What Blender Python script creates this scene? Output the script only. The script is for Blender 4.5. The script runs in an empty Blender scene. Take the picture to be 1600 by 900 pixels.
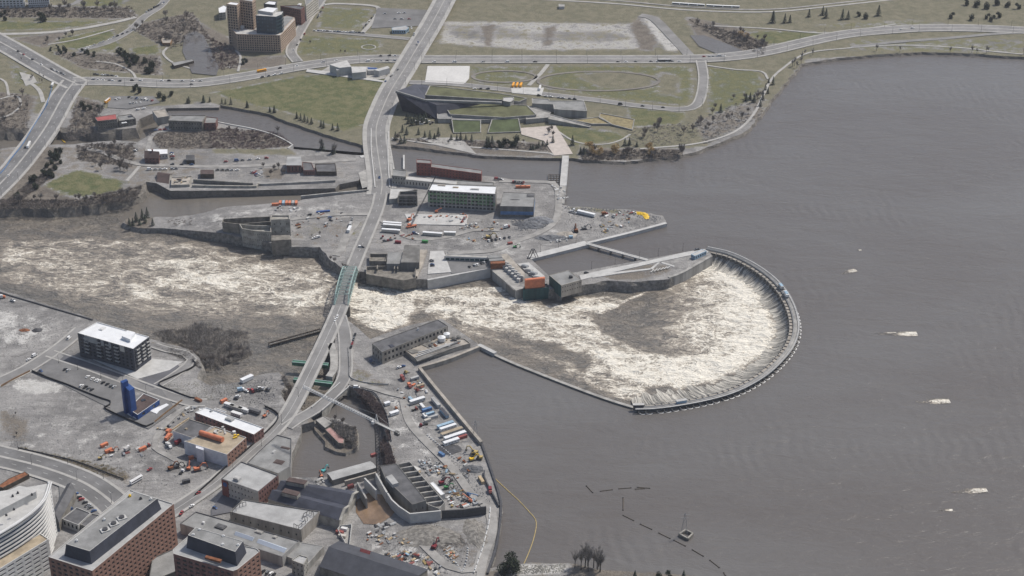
import bpy, bmesh, math, random
import numpy as np
from mathutils import Vector, Matrix
from mathutils.geometry import delaunay_2d_cdt, tessellate_polygon
random.seed(7); rng = np.random.default_rng(7)
S = bpy.context.scene
COL = S.collection

# ------------------------------------------------------------------ camera
F_PX, PITCH, CAM_H = 2800.0, math.radians(27.5), 790.0
CAM_Y = -CAM_H / math.tan(PITCH)
cam = bpy.data.cameras.new('camera'); camo = bpy.data.objects.new('camera', cam); COL.objects.link(camo)
cam.sensor_width = 36.0; cam.lens = 36.0 * F_PX / 1600.0
cam.clip_start = 1.0; cam.clip_end = 20000.0
camo.location = (0, CAM_Y, CAM_H); camo.rotation_euler = (math.pi/2 - PITCH, 0, 0)
S.camera = camo

# ------------------------------------------------------------------ light
SUN_EL, SUN_AZ = math.radians(54), math.radians(36)      # azimuth measured from +X towards +Y
w = bpy.data.worlds.new('World'); S.world = w; w.use_nodes = True
nt = w.node_tree; bg = nt.nodes['Background']
sky = nt.nodes.new('ShaderNodeTexSky'); sky.sky_type = 'NISHITA'; sky.sun_disc = False
sky.sun_elevation = SUN_EL; sky.sun_rotation = math.pi/2 - SUN_AZ
sky.air_density = 1.0; sky.dust_density = 2.5; sky.ozone_density = 1.0
nt.links.new(sky.outputs[0], bg.inputs[0]); bg.inputs[1].default_value = 0.10
sd = bpy.data.lights.new('sun', 'SUN'); so = bpy.data.objects.new('sun', sd); COL.objects.link(so)
sd.energy = 3.3; sd.angle = math.radians(2.0); sd.color = (1.0, 0.95, 0.87)
sdir = Vector((math.cos(SUN_AZ)*math.cos(SUN_EL), math.sin(SUN_AZ)*math.cos(SUN_EL), math.sin(SUN_EL)))
so.rotation_euler = sdir.to_track_quat('Z', 'Y').to_euler(); so.location = sdir * 1500
vs = S.view_settings; vs.view_transform = 'Standard'; vs.look = 'None'; vs.gamma = 1.0; vs.exposure = 0.2

# ------------------------------------------------------------------ survey: plan positions read off the aerial view
GZ, UZ, LZ = 3.0, 0.0, -9.0        # general ground, upper river, lower river
_c, _s = math.cos(PITCH), math.sin(PITCH)
def G(px, py, z=GZ):
    x, y = px - 800.0, py - 450.0
    up = -y*_c - F_PX*_s; fw = F_PX*_c - y*_s
    t = (z - CAM_H) / up
    return Vector((x*t, CAM_Y + fw*t, z))
def Gs(pts, z=GZ): return [G(p[0], p[1], z) for p in pts]
def inv(X, Y, Z):                  # plan position -> survey grid (arrays)
    dy = Y - CAM_Y; dz = Z - CAM_H
    dep = dy*_c - dz*_s; upc = dy*_s + dz*_c
    return 800 + F_PX*X/dep, 450 - F_PX*upc/dep

# ------------------------------------------------------------------ materials
M = {}
def new_mat(name):
    m = bpy.data.materials.new(name); m.use_nodes = True
    n = m.node_tree; b = n.nodes['Principled BSDF']
    return m, n, b
def nd(n, t, **kw):
    x = n.nodes.new(t)
    for k, v in kw.items(): setattr(x, k, v)
    return x
def noise(n, vec, scale, detail=4, rough=.55, dist=0.0):
    x = nd(n, 'ShaderNodeTexNoise'); x.inputs['Scale'].default_value = scale; x.inputs['Detail'].default_value = detail
    x.inputs['Roughness'].default_value = rough; x.inputs['Distortion'].default_value = dist
    if vec is not None: n.links.new(vec, x.inputs['Vector'])
    return x.outputs[0]
def math_(n, op, a, b=None, clamp=False):
    x = nd(n, 'ShaderNodeMath', operation=op, use_clamp=clamp)
    for i, v in enumerate((a, b)):
        if v is None: continue
        if isinstance(v, (int, float)): x.inputs[i].default_value = v
        else: n.links.new(v, x.inputs[i])
    return x.outputs[0]
def mixc(n, f, a, b):
    x = nd(n, 'ShaderNodeMix', data_type='RGBA'); 
    for i, v in ((0, f), (6, a), (7, b)):
        if isinstance(v, (int, float)): x.inputs[i].default_value = v
        elif isinstance(v, tuple): x.inputs[i].default_value = (*v[:3], 1)
        else: n.links.new(v, x.inputs[i])
    return x.outputs[2]
def ramp(n, f, lo, hi):
    x = nd(n, 'ShaderNodeMapRange', interpolation_type='SMOOTHSTEP')
    n.links.new(f, x.inputs[0]); x.inputs[1].default_value = lo; x.inputs[2].default_value = hi
    return x.outputs[0]
def pos(n, scale=(1, 1, 1)):
    g = nd(n, 'ShaderNodeNewGeometry')
    m = nd(n, 'ShaderNodeMapping'); m.inputs['Scale'].default_value = scale
    n.links.new(g.outputs['Position'], m.inputs[0]); return m.outputs[0]
def bump(n, b, h, strength, dist):
    x = nd(n, 'ShaderNodeBump'); x.inputs['Strength'].default_value = strength; x.inputs['Distance'].default_value = dist
    n.links.new(h, x.inputs['Height']); n.links.new(x.outputs[0], b.inputs['Normal'])
def mat(name, c, rough=.8, var=.25, sc=.25, tint=None, metal=0, spec=.3, streak=False, rnd=0.0, fine=.15):
    """weathered plain surface: base colour with large blotches, fine grain and optional vertical streaks"""
    m, n, b = new_mat(name)
    v = pos(n, (1, 1, .12) if streak else (1, 1, 1))
    a = noise(n, v, sc, 5, .6); f = noise(n, v, sc*9, 3, .6)
    dark = tuple(x*(1-var*1.3) for x in c); lite = tuple(min(.95, x*(1+var)) for x in c)
    if tint: dark = tint
    col = mixc(n, ramp(n, a, .28, .72), dark, lite)
    col = mixc(n, math_(n, 'MULTIPLY', ramp(n, f, .35, .75), fine*1.6), col, tuple(x*.55 for x in c))
    if rnd:
        oi = nd(n, 'ShaderNodeObjectInfo'); hs = nd(n, 'ShaderNodeHueSaturation')
        n.links.new(math_(n, 'ADD', math_(n, 'MULTIPLY', oi.outputs['Random'], rnd*2), 1-rnd), hs.inputs['Value'])
        n.links.new(col, hs.inputs['Color']); col = hs.outputs[0]
    n.links.new(col, b.inputs['Base Color'])
    b.inputs['Roughness'].default_value = rough; b.inputs['Metallic'].default_value = metal
    b.inputs['Specular IOR Level'].default_value = spec
    M[name] = m; return m

mat('asphalt', (.215, .21, .205), .9, .16, .05, fine=.1)
mat('asphalt_dark_and_shadow', (.12, .12, .13), .9, .15, .06)  # dark asphalt, also the painted shadow strip before the apartment block
mat('asphalt_mid', (.165, .163, .162), .9, .18, .05)
mat('pavement', (.36, .35, .33), .9, .12, .12)
mat('concrete', (.33, .32, .30), .9, .25, .12, streak=True)
mat('concrete_dark', (.17, .165, .155), .9, .35, .1, streak=True)
mat('concrete_light', (.46, .455, .44), .85, .12, .15)
mat('concrete_tan', (.34, .31, .27), .9, .25, .15, streak=True)
mat('marking', (.5, .5, .48), .8, .15, .4)
mat('track_gravel', (.29, .28, .265), .95, .2, .12)
mat('white_paint', (.64, .64, .63), .5, .08, .2)
mat('white_roof', (.70, .71, .72), .6, .06, .15)
mat('wrap', (.60, .61, .65), .5, .1, .3)
mat('grey_roof', (.24, .24, .235), .9, .2, .1)
mat('grey_roof_light', (.36, .36, .355), .9, .16, .1)
mat('grey_roof_dark', (.115, .115, .12), .9, .25, .12)
mat('navy_roof', (.048, .052, .07), .7, .25, .1)
mat('slate', (.06, .063, .075), .75, .15, .15)
mat('brown_roof', (.085, .06, .055), .8, .2, .2)
mat('tan_roof', (.36, .30, .22), .9, .2, .15)
mat('red_roof', (.33, .09, .085), .8, .2, .2)
mat('brick_red', (.235, .085, .07), .9, .2, .25)
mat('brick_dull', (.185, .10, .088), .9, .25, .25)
mat('brick_orange', (.25, .145, .11), .9, .14, .3)
mat('brick_tan', (.42, .32, .245), .9, .16, .3)
mat('stone', (.21, .195, .17), .95, .35, .22, fine=.35)
mat('stone_light', (.34, .325, .29), .95, .3, .2, fine=.3)
mat('cream', (.50, .47, .42), .85, .12, .2)
mat('dark_clad', (.065, .07, .085), .6, .2, .25)
mat('copper_dark', (.038, .04, .055), .5, .25, .2)
mat('blue_clad', (.02, .065, .22), .5, .15, .2)
mat('blue_paint', (.10, .20, .38), .6, .2, .25)
mat('green_panel', (.10, .30, .10), .6, .2, .3)
mat('teal_steel', (.29, .39, .365), .5, .2, .3)
mat('teal_dark', (.022, .075, .078), .6, .3, .2, streak=True)
mat('green_steel', (.06, .17, .11), .6, .2, .2)
mat('steel', (.30, .31, .32), .5, .15, .4, metal=.3)
mat('steel_dark', (.06, .06, .065), .6, .2, .4)
mat('silt', (.022, .022, .024), .7, .3, .5)
mat('wood', (.24, .15, .085), .9, .25, .4)
mat('wood_pale', (.46, .36, .23), .9, .25, .5)
mat('wood_dark', (.085, .07, .055), .95, .3, .3)
mat('orange', (.56, .19, .10), .6, .15, .3)
mat('red', (.27, .08, .07), .5, .15, .4)
mat('maroon', (.18, .022, .03), .5, .15, .4)
mat('yellow', (.75, .48, .03), .5, .12, .3)
mat('dull_yellow', (.42, .32, .13), .7, .2, .4)
mat('machine_green', (.06, .24, .08), .5, .2, .4)
mat('cyan_paint', (.10, .45, .46), .5, .2, .4)
mat('sky_blue', (.30, .42, .52), .5, .15, .3)
mat('rust', (.22, .09, .045), .9, .3, .4)
mat('rock', (.225, .212, .192), .95, .45, .35, fine=.5)
mat('rubble', (.16, .165, .175), .95, .4, .5, fine=.5, rnd=.25)
mat('bark', (.10, .085, .07), .95, .2, .6)
mat('twig', (.215, .188, .168), .95, .2, .15, rnd=.2)
mat('twig_grey', (.25, .232, .215), .95, .2, .15, rnd=.2)
mat('twig_red', (.185, .145, .138), .95, .2, .15, rnd=.2)
mat('willow', (.42, .29, .13), .9, .25, .2, rnd=.15)
mat('conifer', (.042, .054, .038), .9, .4, .3, rnd=.25)
mat('pine', (.038, .05, .03), .9, .4, .3, rnd=.2)
mat('tyre', (.02, .02, .02), .9, .1, 1)
mat('grass_roof', (.115, .118, .062), .95, .28, .08, fine=.3)
mat('grass_roof_green', (.085, .105, .05), .95, .25, .08, fine=.3)
mat('straw', (.30, .25, .14), .95, .25, .3, fine=.3)
mat('plaza', (.47, .42, .38), .9, .1, .2)
mat('sand_court', (.56, .55, .53), .95, .05, .05)
for nm, c in dict(white=(.78,.78,.77), black=(.018,.018,.02), silver=(.42,.43,.44), grey=(.12,.125,.13), red=(.30,.045,.045), blue=(.04,.09,.22)).items():
    mat('paint_'+nm, c, .35, .04, .5, spec=.5, fine=.03)
mat('school_yellow', (.80, .36, .03), .5, .08, .4)
def glass(name, c, rough=.12, rnd=.35):
    m, n, b = new_mat(name)
    oi = nd(n, 'ShaderNodeObjectInfo'); hs = nd(n, 'ShaderNodeHueSaturation'); hs.inputs['Color'].default_value = (*c, 1)
    n.links.new(math_(n, 'ADD', math_(n, 'MULTIPLY', oi.outputs['Random'], rnd*2), 1-rnd), hs.inputs['Value'])
    n.links.new(hs.outputs[0], b.inputs['Base Color']); b.inputs['Roughness'].default_value = rough
    b.inputs['Specular IOR Level'].default_value = .6; M[name] = m
glass('glass', (.025, .028, .033)); glass('glass_blue', (.045, .085, .12)); glass('glass_pale', (.22, .25, .28)); glass('skylight', (.42, .47, .54), .3)
glass('car_glass', (.02, .022, .025))

# ground: weights painted per vertex (grass, dry, scrub, pale) with noise-broken borders
def ground_mat():
    m, n, b = new_mat('ground')
    p = pos(n); a = nd(n, 'ShaderNodeVertexColor', layer_name='zone'); sp = nd(n, 'ShaderNodeSeparateColor'); n.links.new(a.outputs[0], sp.inputs[0])
    big = noise(n, p, .018, 6, .6); mid = noise(n, p, .09, 6, .65); fine = noise(n, p, .6, 5, .7)
    strk = noise(n, pos(n, (.03, .16, .1)), 1.0, 6, .65, .8)
    br = math_(n, 'ADD', math_(n, 'MULTIPLY', mid, .6), math_(n, 'MULTIPLY', fine, .4))
    col = mixc(n, ramp(n, big, .3, .7), (.165, .16, .156), (.30, .29, .28))
    col = mixc(n, ramp(n, mid, .45, .75), col, (.36, .35, .335))
    col = mixc(n, math_(n, 'MULTIPLY', ramp(n, strk, .46, .72), .7), col, (.135, .131, .13))
    blot = noise(n, p, .035, 7, .7, 1.2); col = mixc(n, math_(n, 'MULTIPLY', ramp(n, blot, .56, .64), .5), col, (.115, .112, .11)); col = mixc(n, math_(n, 'MULTIPLY', ramp(n, blot, .42, .34), .5), col, (.37, .36, .345))
    col = mixc(n, math_(n, 'MULTIPLY', ramp(n, fine, .52, .68), .48), col, (.105, .102, .098)); col = mixc(n, math_(n, 'MULTIPLY', ramp(n, fine, .45, .32), .32), col, (.42, .41, .39))
    def lay(col, w, c0, c1, gate=.45, soft=.16):
        t = math_(n, 'ADD', w, math_(n, 'MULTIPLY', math_(n, 'SUBTRACT', br, .5), 2.3))
        return mixc(n, ramp(n, t, gate-soft, gate+soft), col, mixc(n, ramp(n, math_(n, 'ADD', math_(n,'MULTIPLY',mid,.5), math_(n,'MULTIPLY',fine,.5)), .40, .60), c0, c1))
    col = lay(col, a.outputs[1], (.36, .35, .33), (.50, .49, .47))
    col = lay(col, sp.outputs[1], (.125, .122, .082), (.195, .178, .128))
    col = lay(col, sp.outputs[2], (.10, .088, .075), (.19, .168, .142))
    col = lay(col, sp.outputs[0], (.078, .094, .042), (.165, .155, .085))
    n.links.new(col, b.inputs['Base Color']); b.inputs['Roughness'].default_value = .95; b.inputs['Specular IOR Level'].default_value = .15
    bump(n, b, math_(n, 'ADD', fine, math_(n, 'MULTIPLY', mid, 2.0)), .6, 1.2)
    M['ground'] = m
ground_mat()
def bank_mat():
    m, n, b = new_mat('bank'); p = pos(n)
    a = noise(n, p, .25, 6, .7, .5); f = noise(n, p, 1.2, 4, .7)
    col = mixc(n, ramp(n, a, .3, .7), (.115, .105, .092), (.235, .212, .182)); col = mixc(n, ramp(n, f, .5, .75), col, (.24, .225, .2))
    n.links.new(col, b.inputs['Base Color']); b.inputs['Roughness'].default_value = .95; bump(n, b, f, 1, 1.5); M['bank'] = m
bank_mat()
def river_mat(name, c0, c1, rough, bs, streaks):
    m, n, b = new_mat(name); p = pos(n)
    a = noise(n, pos(n, (.0022, .004, 1)), 1, 5, .6, .6); rp = noise(n, pos(n, (.10, .20, .1)), 1, 6, .68, .9); rp2 = noise(n, pos(n, (.022, .05, .1)), 1, 5, .6, .6)
    col = mixc(n, ramp(n, a, .3, .7), c0, c1)
    st = noise(n, pos(n, (.03, .11, .1)), 1, 8, .78, 1.6); gate = noise(n, pos(n, (.006, .009, 1)), 1, 4, .6)
    fl = math_(n, 'MULTIPLY', ramp(n, st, .60, .74), ramp(n, gate, .46, .72))
    col = mixc(n, math_(n, 'MULTIPLY', fl, streaks), col, (.36, .33, .29))
    n.links.new(col, b.inputs['Base Color']); b.inputs['Roughness'].default_value = rough; b.inputs['IOR'].default_value = 1.33
    wvn = nd(n, 'ShaderNodeTexWave'); mpw = pos(n, (.05, .09, .1)); n.links.new(mpw, wvn.inputs[0]); wvn.inputs['Scale'].default_value = .55; wvn.inputs['Distortion'].default_value = 7; wvn.inputs['Detail'].default_value = 3; wvn.inputs['Detail Scale'].default_value = .6
    h = math_(n, 'ADD', math_(n, 'ADD', math_(n, 'MULTIPLY', rp, .35), math_(n, 'MULTIPLY', rp2, 1.0)), math_(n, 'MULTIPLY', math_(n, 'MULTIPLY', wvn.outputs['Fac'], ramp(n, gate, .46, .70)), .17))
    bump(n, b, h, bs, 1.6); M[name] = m
river_mat('upper_water', (.108, .097, .089), (.132, .126, .120), .2, .9, .32)
river_mat('lower_water', (.118, .108, .095), (.155, .14, .12), .24, .9, .9)
def foam_mat():
    m, n, b = new_mat('whitewater')
    at = nd(n, 'ShaderNodeAttribute', attribute_name='foam'); fo = at.outputs['Fac']
    base = pos(n, (.022, .036, .04))
    wn = nd(n, 'ShaderNodeTexNoise'); n.links.new(base, wn.inputs['Vector']); wn.inputs['Scale'].default_value = 1.3; wn.inputs['Detail'].default_value = 4
    wv = nd(n, 'ShaderNodeVectorMath', operation='MULTIPLY_ADD'); n.links.new(wn.outputs['Color'], wv.inputs[0]); wv.inputs[1].default_value = (1.9, 1.9, 1.9); n.links.new(base, wv.inputs[2])
    q = wv.outputs[0]
    def thread(sc, wd):      # thin warped filaments along the zero line of a noise field
        r = math_(n, 'ABSOLUTE', math_(n, 'SUBTRACT', noise(n, q, sc, 7, .6), .5)); return math_(n, 'SUBTRACT', 1, ramp(n, r, 0, wd))
    fil = math_(n, 'MAXIMUM', thread(1.6, .045), math_(n, 'MAXIMUM', math_(n, 'MULTIPLY', thread(3.4, .05), .85), math_(n, 'MULTIPLY', thread(7.5, .06), .6)))
    body = noise(n, q, 1.5, 8, .6); churn = noise(n, pos(n, (.12, .2, .2)), 1, 6, .62, 1.0)
    lvl = math_(n, 'ADD', math_(n, 'MULTIPLY', math_(n, 'SUBTRACT', body, .5), 1.7), math_(n, 'MULTIPLY', math_(n, 'SUBTRACT', churn, .5), 1.1))
    fl = nd(n, 'ShaderNodeAttribute', attribute_name='flow'); fm = nd(n, 'ShaderNodeMapping'); n.links.new(fl.outputs['Vector'], fm.inputs[0]); fm.inputs['Scale'].default_value = (.04, .15, 1)
    stk = noise(n, fm.outputs[0], 1, 7, .68, 2.2)
    lvl = math_(n, 'ADD', lvl, math_(n, 'MULTIPLY', math_(n, 'SUBTRACT', stk, .5), 1.5))
    t = math_(n, 'ADD', math_(n, 'ADD', fo, lvl), math_(n, 'MULTIPLY', math_(n, 'MULTIPLY', fil, .95), math_(n, 'MAXIMUM', math_(n, 'MINIMUM', math_(n, 'ADD', fo, .3), .9), 0.0)))
    k = ramp(n, t, .54, .96)
    col = mixc(n, ramp(n, body, .38, .62), (.115, .105, .092), (.185, .16, .13))
    col = mixc(n, math_(n, 'MULTIPLY', ramp(n, t, .1, .62), .6), col, (.30, .255, .205))
    col = mixc(n, k, col, mixc(n, ramp(n, t, .7, 1.3), (.45, .40, .325), (.78, .74, .65)))
    n.links.new(col, b.inputs['Base Color'])
    n.links.new(math_(n, 'ADD', math_(n, 'MULTIPLY', k, .6), .28), b.inputs['Roughness'])
    bump(n, b, math_(n, 'ADD', math_(n, 'MULTIPLY', churn, 1.6), math_(n, 'MULTIPLY', body, 2.2)), .9, 2.4)
    M['whitewater'] = m
foam_mat()
def chute_mat():
    m, n, b = new_mat('falling_water')
    uv = nd(n, 'ShaderNodeUVMap'); mp = nd(n, 'ShaderNodeMapping'); n.links.new(uv.outputs[0], mp.inputs[0]); mp.inputs['Scale'].default_value = (.42, .035, 1)
    s1 = noise(n, mp.outputs[0], 1, 6, .7, .7)
    mp2 = nd(n, 'ShaderNodeMapping'); n.links.new(uv.outputs[0], mp2.inputs[0]); mp2.inputs['Scale'].default_value = (1.3, .09, 1)
    s2 = noise(n, mp2.outputs[0], 1, 5, .7, .5)
    sx = nd(n, 'ShaderNodeSeparateXYZ'); n.links.new(uv.outputs[0], sx.inputs[0])
    down = math_(n, 'MULTIPLY', sx.outputs[1], 1/16.0)
    t = math_(n, 'ADD', math_(n, 'ADD', math_(n, 'MULTIPLY', s1, .9), math_(n, 'MULTIPLY', s2, .6)), math_(n, 'MULTIPLY', down, .10))
    col = mixc(n, ramp(n, t, .70, 1.0), (.09, .085, .075), (.66, .62, .54))
    n.links.new(col, b.inputs['Base Color']); b.inputs['Roughness'].default_value = .4; bump(n, b, s1, 1, 1.5); M['falling_water'] = m
chute_mat()
def dirt_water():
    mat('muddy_water', (.20, .135, .085), .25, .25, .1, spec=.5)
dirt_water()

# ------------------------------------------------------------------ scene helpers
def link(o): COL.objects.link(o); return o
def tag(o, label=None, cat=None, group=None, kind=None):
    for k, v in (('label', label), ('category', cat), ('group', group), ('kind', kind)):
        if v: o[k] = v
    return o
def empty(name, loc, label=None, cat=None, group=None, rz=0):
    o = bpy.data.objects.new(name, None); o.location = loc; o.rotation_euler = (0, 0, rz); o.empty_display_size = 1
    return tag(link(o), label, cat, group)
def part(name, me, parent=None, m=None, loc=None, rz=None):
    o = bpy.data.objects.new(name, me); link(o)
    if parent is not None:
        o.parent = parent
        if loc is None:     # geometry given in world space
            o.matrix_parent_inverse = PW(parent).inverted()
    if loc is not None: o.location = loc
    if rz is not None: o.rotation_euler = (0, 0, rz)
    return o
def PW(o):
    mw = Matrix.Translation(o.location) @ o.rotation_euler.to_matrix().to_4x4() @ Matrix.Diagonal((*o.scale, 1))
    if o.parent: mw = PW(o.parent) @ o.matrix_parent_inverse @ mw
    return mw
class MB:
    """collects shapes; build() links them as one mesh object"""
    def __init__(s): s.v = []; s.f = []; s.mi = []; s.cur = 0
    def face(s, pts):
        i = len(s.v); s.v += [tuple(p) for p in pts]; s.f.append(tuple(range(i, i+len(pts)))); s.mi.append(s.cur)
    def prism(s, base, z0, z1, top=True, bottom=False, taper=None):
        """base: plan polygon, counter-clockwise"""
        b = ccw(base); n = len(b)
        if taper is None: t = b
        else:
            c = sum((Vector((p[0], p[1])) for p in b), Vector((0, 0)))/n; t = [c + (Vector((p[0], p[1]))-c)*taper for p in b]
        for i in range(n):
            j = (i+1) % n
            s.face([(b[i][0], b[i][1], z0), (b[j][0], b[j][1], z0), (t[j][0], t[j][1], z1), (t[i][0], t[i][1], z1)])
        if top: s.ngon([(p[0], p[1], z1) for p in t])
        if bottom: s.ngon([(p[0], p[1], z0) for p in reversed(b)])
    def ngon(s, pts):
        if len(pts) <= 4: s.face(pts); return
        i = len(s.v); s.v += [tuple(p) for p in pts]
        for t in tessellate_polygon([[Vector(p) for p in pts]]):
            a, b, c = [Vector(pts[k]) for k in t]
            t = t if (b-a).cross(c-a).z > 0 else tuple(reversed(t))
            s.f.append(tuple(i+k for k in t)); s.mi.append(s.cur)
    def box(s, c, d, rz=0.0):
        """c centre of base, d (length, width, height)"""
        ca, sa = math.cos(rz), math.sin(rz); hx, hy = d[0]/2, d[1]/2
        q = [(c[0]+x*ca-y*sa, c[1]+x*sa+y*ca) for x, y in ((-hx, -hy), (hx, -hy), (hx, hy), (-hx, hy))]
        s.prism(q, c[2], c[2]+d[2], True, True)
    def bar(s, a, b, w, h=None):
        a = Vector(a); b = Vector(b); h = h or w; d = (b-a)
        if d.length < 1e-6: return
        d.normalize(); u = d.cross(Vector((0, 0, 1)))
        if u.length < 1e-3: u = Vector((1, 0, 0))
        u.normalize(); v = u.cross(d)
        q = [[p + u*(w/2*i) + v*(h/2*j) for i, j in ((-1, -1), (1, -1), (1, 1), (-1, 1))] for p in (a, b)]
        for k in range(4):
            l = (k+1) % 4; s.face([q[0][k], q[0][l], q[1][l], q[1][k]])
        s.face(list(reversed(q[0]))); s.face(q[1])
    def cyl(s, a, b, r, n=8, r2=None, caps=True):
        a = Vector(a); b = Vector(b); r2 = r if r2 is None else r2; d = (b-a).normalized()
        u = d.orthogonal().normalized(); v = d.cross(u)
        A = [a + (u*math.cos(t) + v*math.sin(t))*r for t in [2*math.pi*k/n for k in range(n)]]
        B = [b + (u*math.cos(t) + v*math.sin(t))*r2 for t in [2*math.pi*k/n for k in range(n)]]
        for k in range(n): l = (k+1) % n; s.face([A[k], A[l], B[l], B[k]])
        if caps: s.face(list(reversed(A))); s.face(B)
    def mesh(s, name, *mats):
        me = bpy.data.meshes.new(name); me.from_pydata(s.v, [], s.f)
        for m in mats: me.materials.append(M[m])
        if len(mats) > 1: me.polygons.foreach_set('material_index', s.mi)
        me.update(); return me
    def build(s, name, mats, parent=None):
        if isinstance(mats, str): mats = (mats,)
        return part(name, s.mesh(name, *mats), parent)
def ccw(p):
    a = sum(p[i][0]*p[(i+1) % len(p)][1] - p[(i+1) % len(p)][0]*p[i][1] for i in range(len(p)))
    return list(p) if a > 0 else list(reversed(p))
def inset(poly, d):
    """offset a counter-clockwise plan polygon inward by d"""
    n = len(poly); out = []
    for i in range(n):
        p0, p1, p2 = [Vector((poly[k % n][0], poly[k % n][1])) for k in (i-1, i, i+1)]
        a = (p1-p0).normalized(); b = (p2-p1).normalized(); na = Vector((-a.y, a.x)); nb = Vector((-b.y, b.x))
        m = na+nb; L = m.length
        if L < .2: m = na; k = 1
        else: m /= L; k = min(2.5, 1/max(.3, m.dot(na)))
        out.append(p1 + m*d*k)
    return out
def spline(pts, step=6.0):
    """Catmull-Rom through 3-D points, resampled"""
    P = [Vector(p) for p in pts]; P = [P[0]*2-P[1]] + P + [P[-1]*2-P[-2]]; out = []
    for i in range(1, len(P)-2):
        a, b, c, d = P[i-1:i+3]; n = max(1, int((c-b).length/step))
        for k in range(n):
            t = k/n; out.append(.5*((2*b) + (c-a)*t + (2*a-5*b+4*c-d)*t*t + (3*b-a-3*c+d)*t**3))
    out.append(P[-2]); return out
def normals2(c):
    o = []
    for i in range(len(c)):
        d = c[min(i+1, len(c)-1)] - c[max(i-1, 0)]; o.append(Vector((-d.y, d.x, 0)).normalized())
    return o
def strip(mb, c, o0, o1, dz, th=0.0):
    """ribbon along centreline c between lateral offsets o0<o1, raised dz, with optional side faces th deep"""
    N = normals2(c); o0, o1 = min(o0, o1), max(o0, o1)
    g = lambda o, i: (o[i] if isinstance(o, (list, tuple)) else o)
    L = [c[i]+N[i]*o1+Vector((0, 0, dz)) for i in range(len(c))]; R = [c[i]+N[i]*o0+Vector((0, 0, dz)) for i in range(len(c))]
    dn = Vector((0, 0, -th))
    for i in range(len(c)-1):
        mb.face([R[i], R[i+1], L[i+1], L[i]])
        if th:
            mb.face([R[i]+dn, R[i+1]+dn, R[i+1], R[i]]); mb.face([L[i], L[i+1], L[i+1]+dn, L[i]+dn])
    if th:
        mb.face([R[0]+dn, R[0], L[0], L[0]+dn]); mb.face([R[-1], R[-1]+dn, L[-1]+dn, L[-1]])
    return L, R
# numpy noise / polygon distance
def vnoise(x, y, seed=0):
    def h(i, j):
        k = (i*374761393 + j*668265263 + seed*974711) & 0x7fffffff
        k = ((k ^ (k >> 13))*1274126177) & 0x7fffffff
        return ((k ^ (k >> 16)) & 0xffff)/65535.0
    i = np.floor(x).astype(np.int64); j = np.floor(y).astype(np.int64); u = x-i; v = y-j
    u = u*u*(3-2*u); v = v*v*(3-2*v)
    return (h(i, j)*(1-u)+h(i+1, j)*u)*(1-v) + (h(i, j+1)*(1-u)+h(i+1, j+1)*u)*v
def fbm(x, y, oct=4, seed=0):
    a, t, s = .5, 0, 0
    for o in range(oct): t = t + a*vnoise(x*2**o, y*2**o, seed+o*17); s += a; a *= .5
    return t/s
def sdist(X, Y, poly):
    """signed distance (positive inside) of points to plan polygon"""
    P = np.array([(p[0], p[1]) for p in poly]); d = np.full(X.shape, 1e9); ins = np.zeros(X.shape, bool)
    for k in range(len(P)):
        ax, ay = P[k]; bx, by = P[(k+1) % len(P)]; ex, ey = bx-ax, by-ay
        t = np.clip(((X-ax)*ex+(Y-ay)*ey)/(ex*ex+ey*ey+1e-12), 0, 1)
        d = np.minimum(d, np.hypot(X-ax-t*ex, Y-ay-t*ey))
        if ey != 0:
            c = ((ay > Y) != (by > Y)) & (X < ex*(Y-ay)/ey+ax); ins ^= c
    return np.where(ins, d, -d)
def sstep(x, a, b): t = np.clip((x-a)/(b-a), 0, 1); return t*t*(3-2*t)
# ================================================================== THE SETTING
def plane(name, x0, x1, y0, y1, z, m):
    mb = MB(); mb.face([(x0, y0, z), (x1, y0, z), (x1, y1, z), (x0, y1, z)]); o = mb.build(name, m); o['kind'] = 'structure'; return o
mat('far_land', (.15, .14, .09), .95, .3, .01)
plane('terrain', -9000, 9000, -3000, 14000, -16.0, 'far_land')

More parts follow.
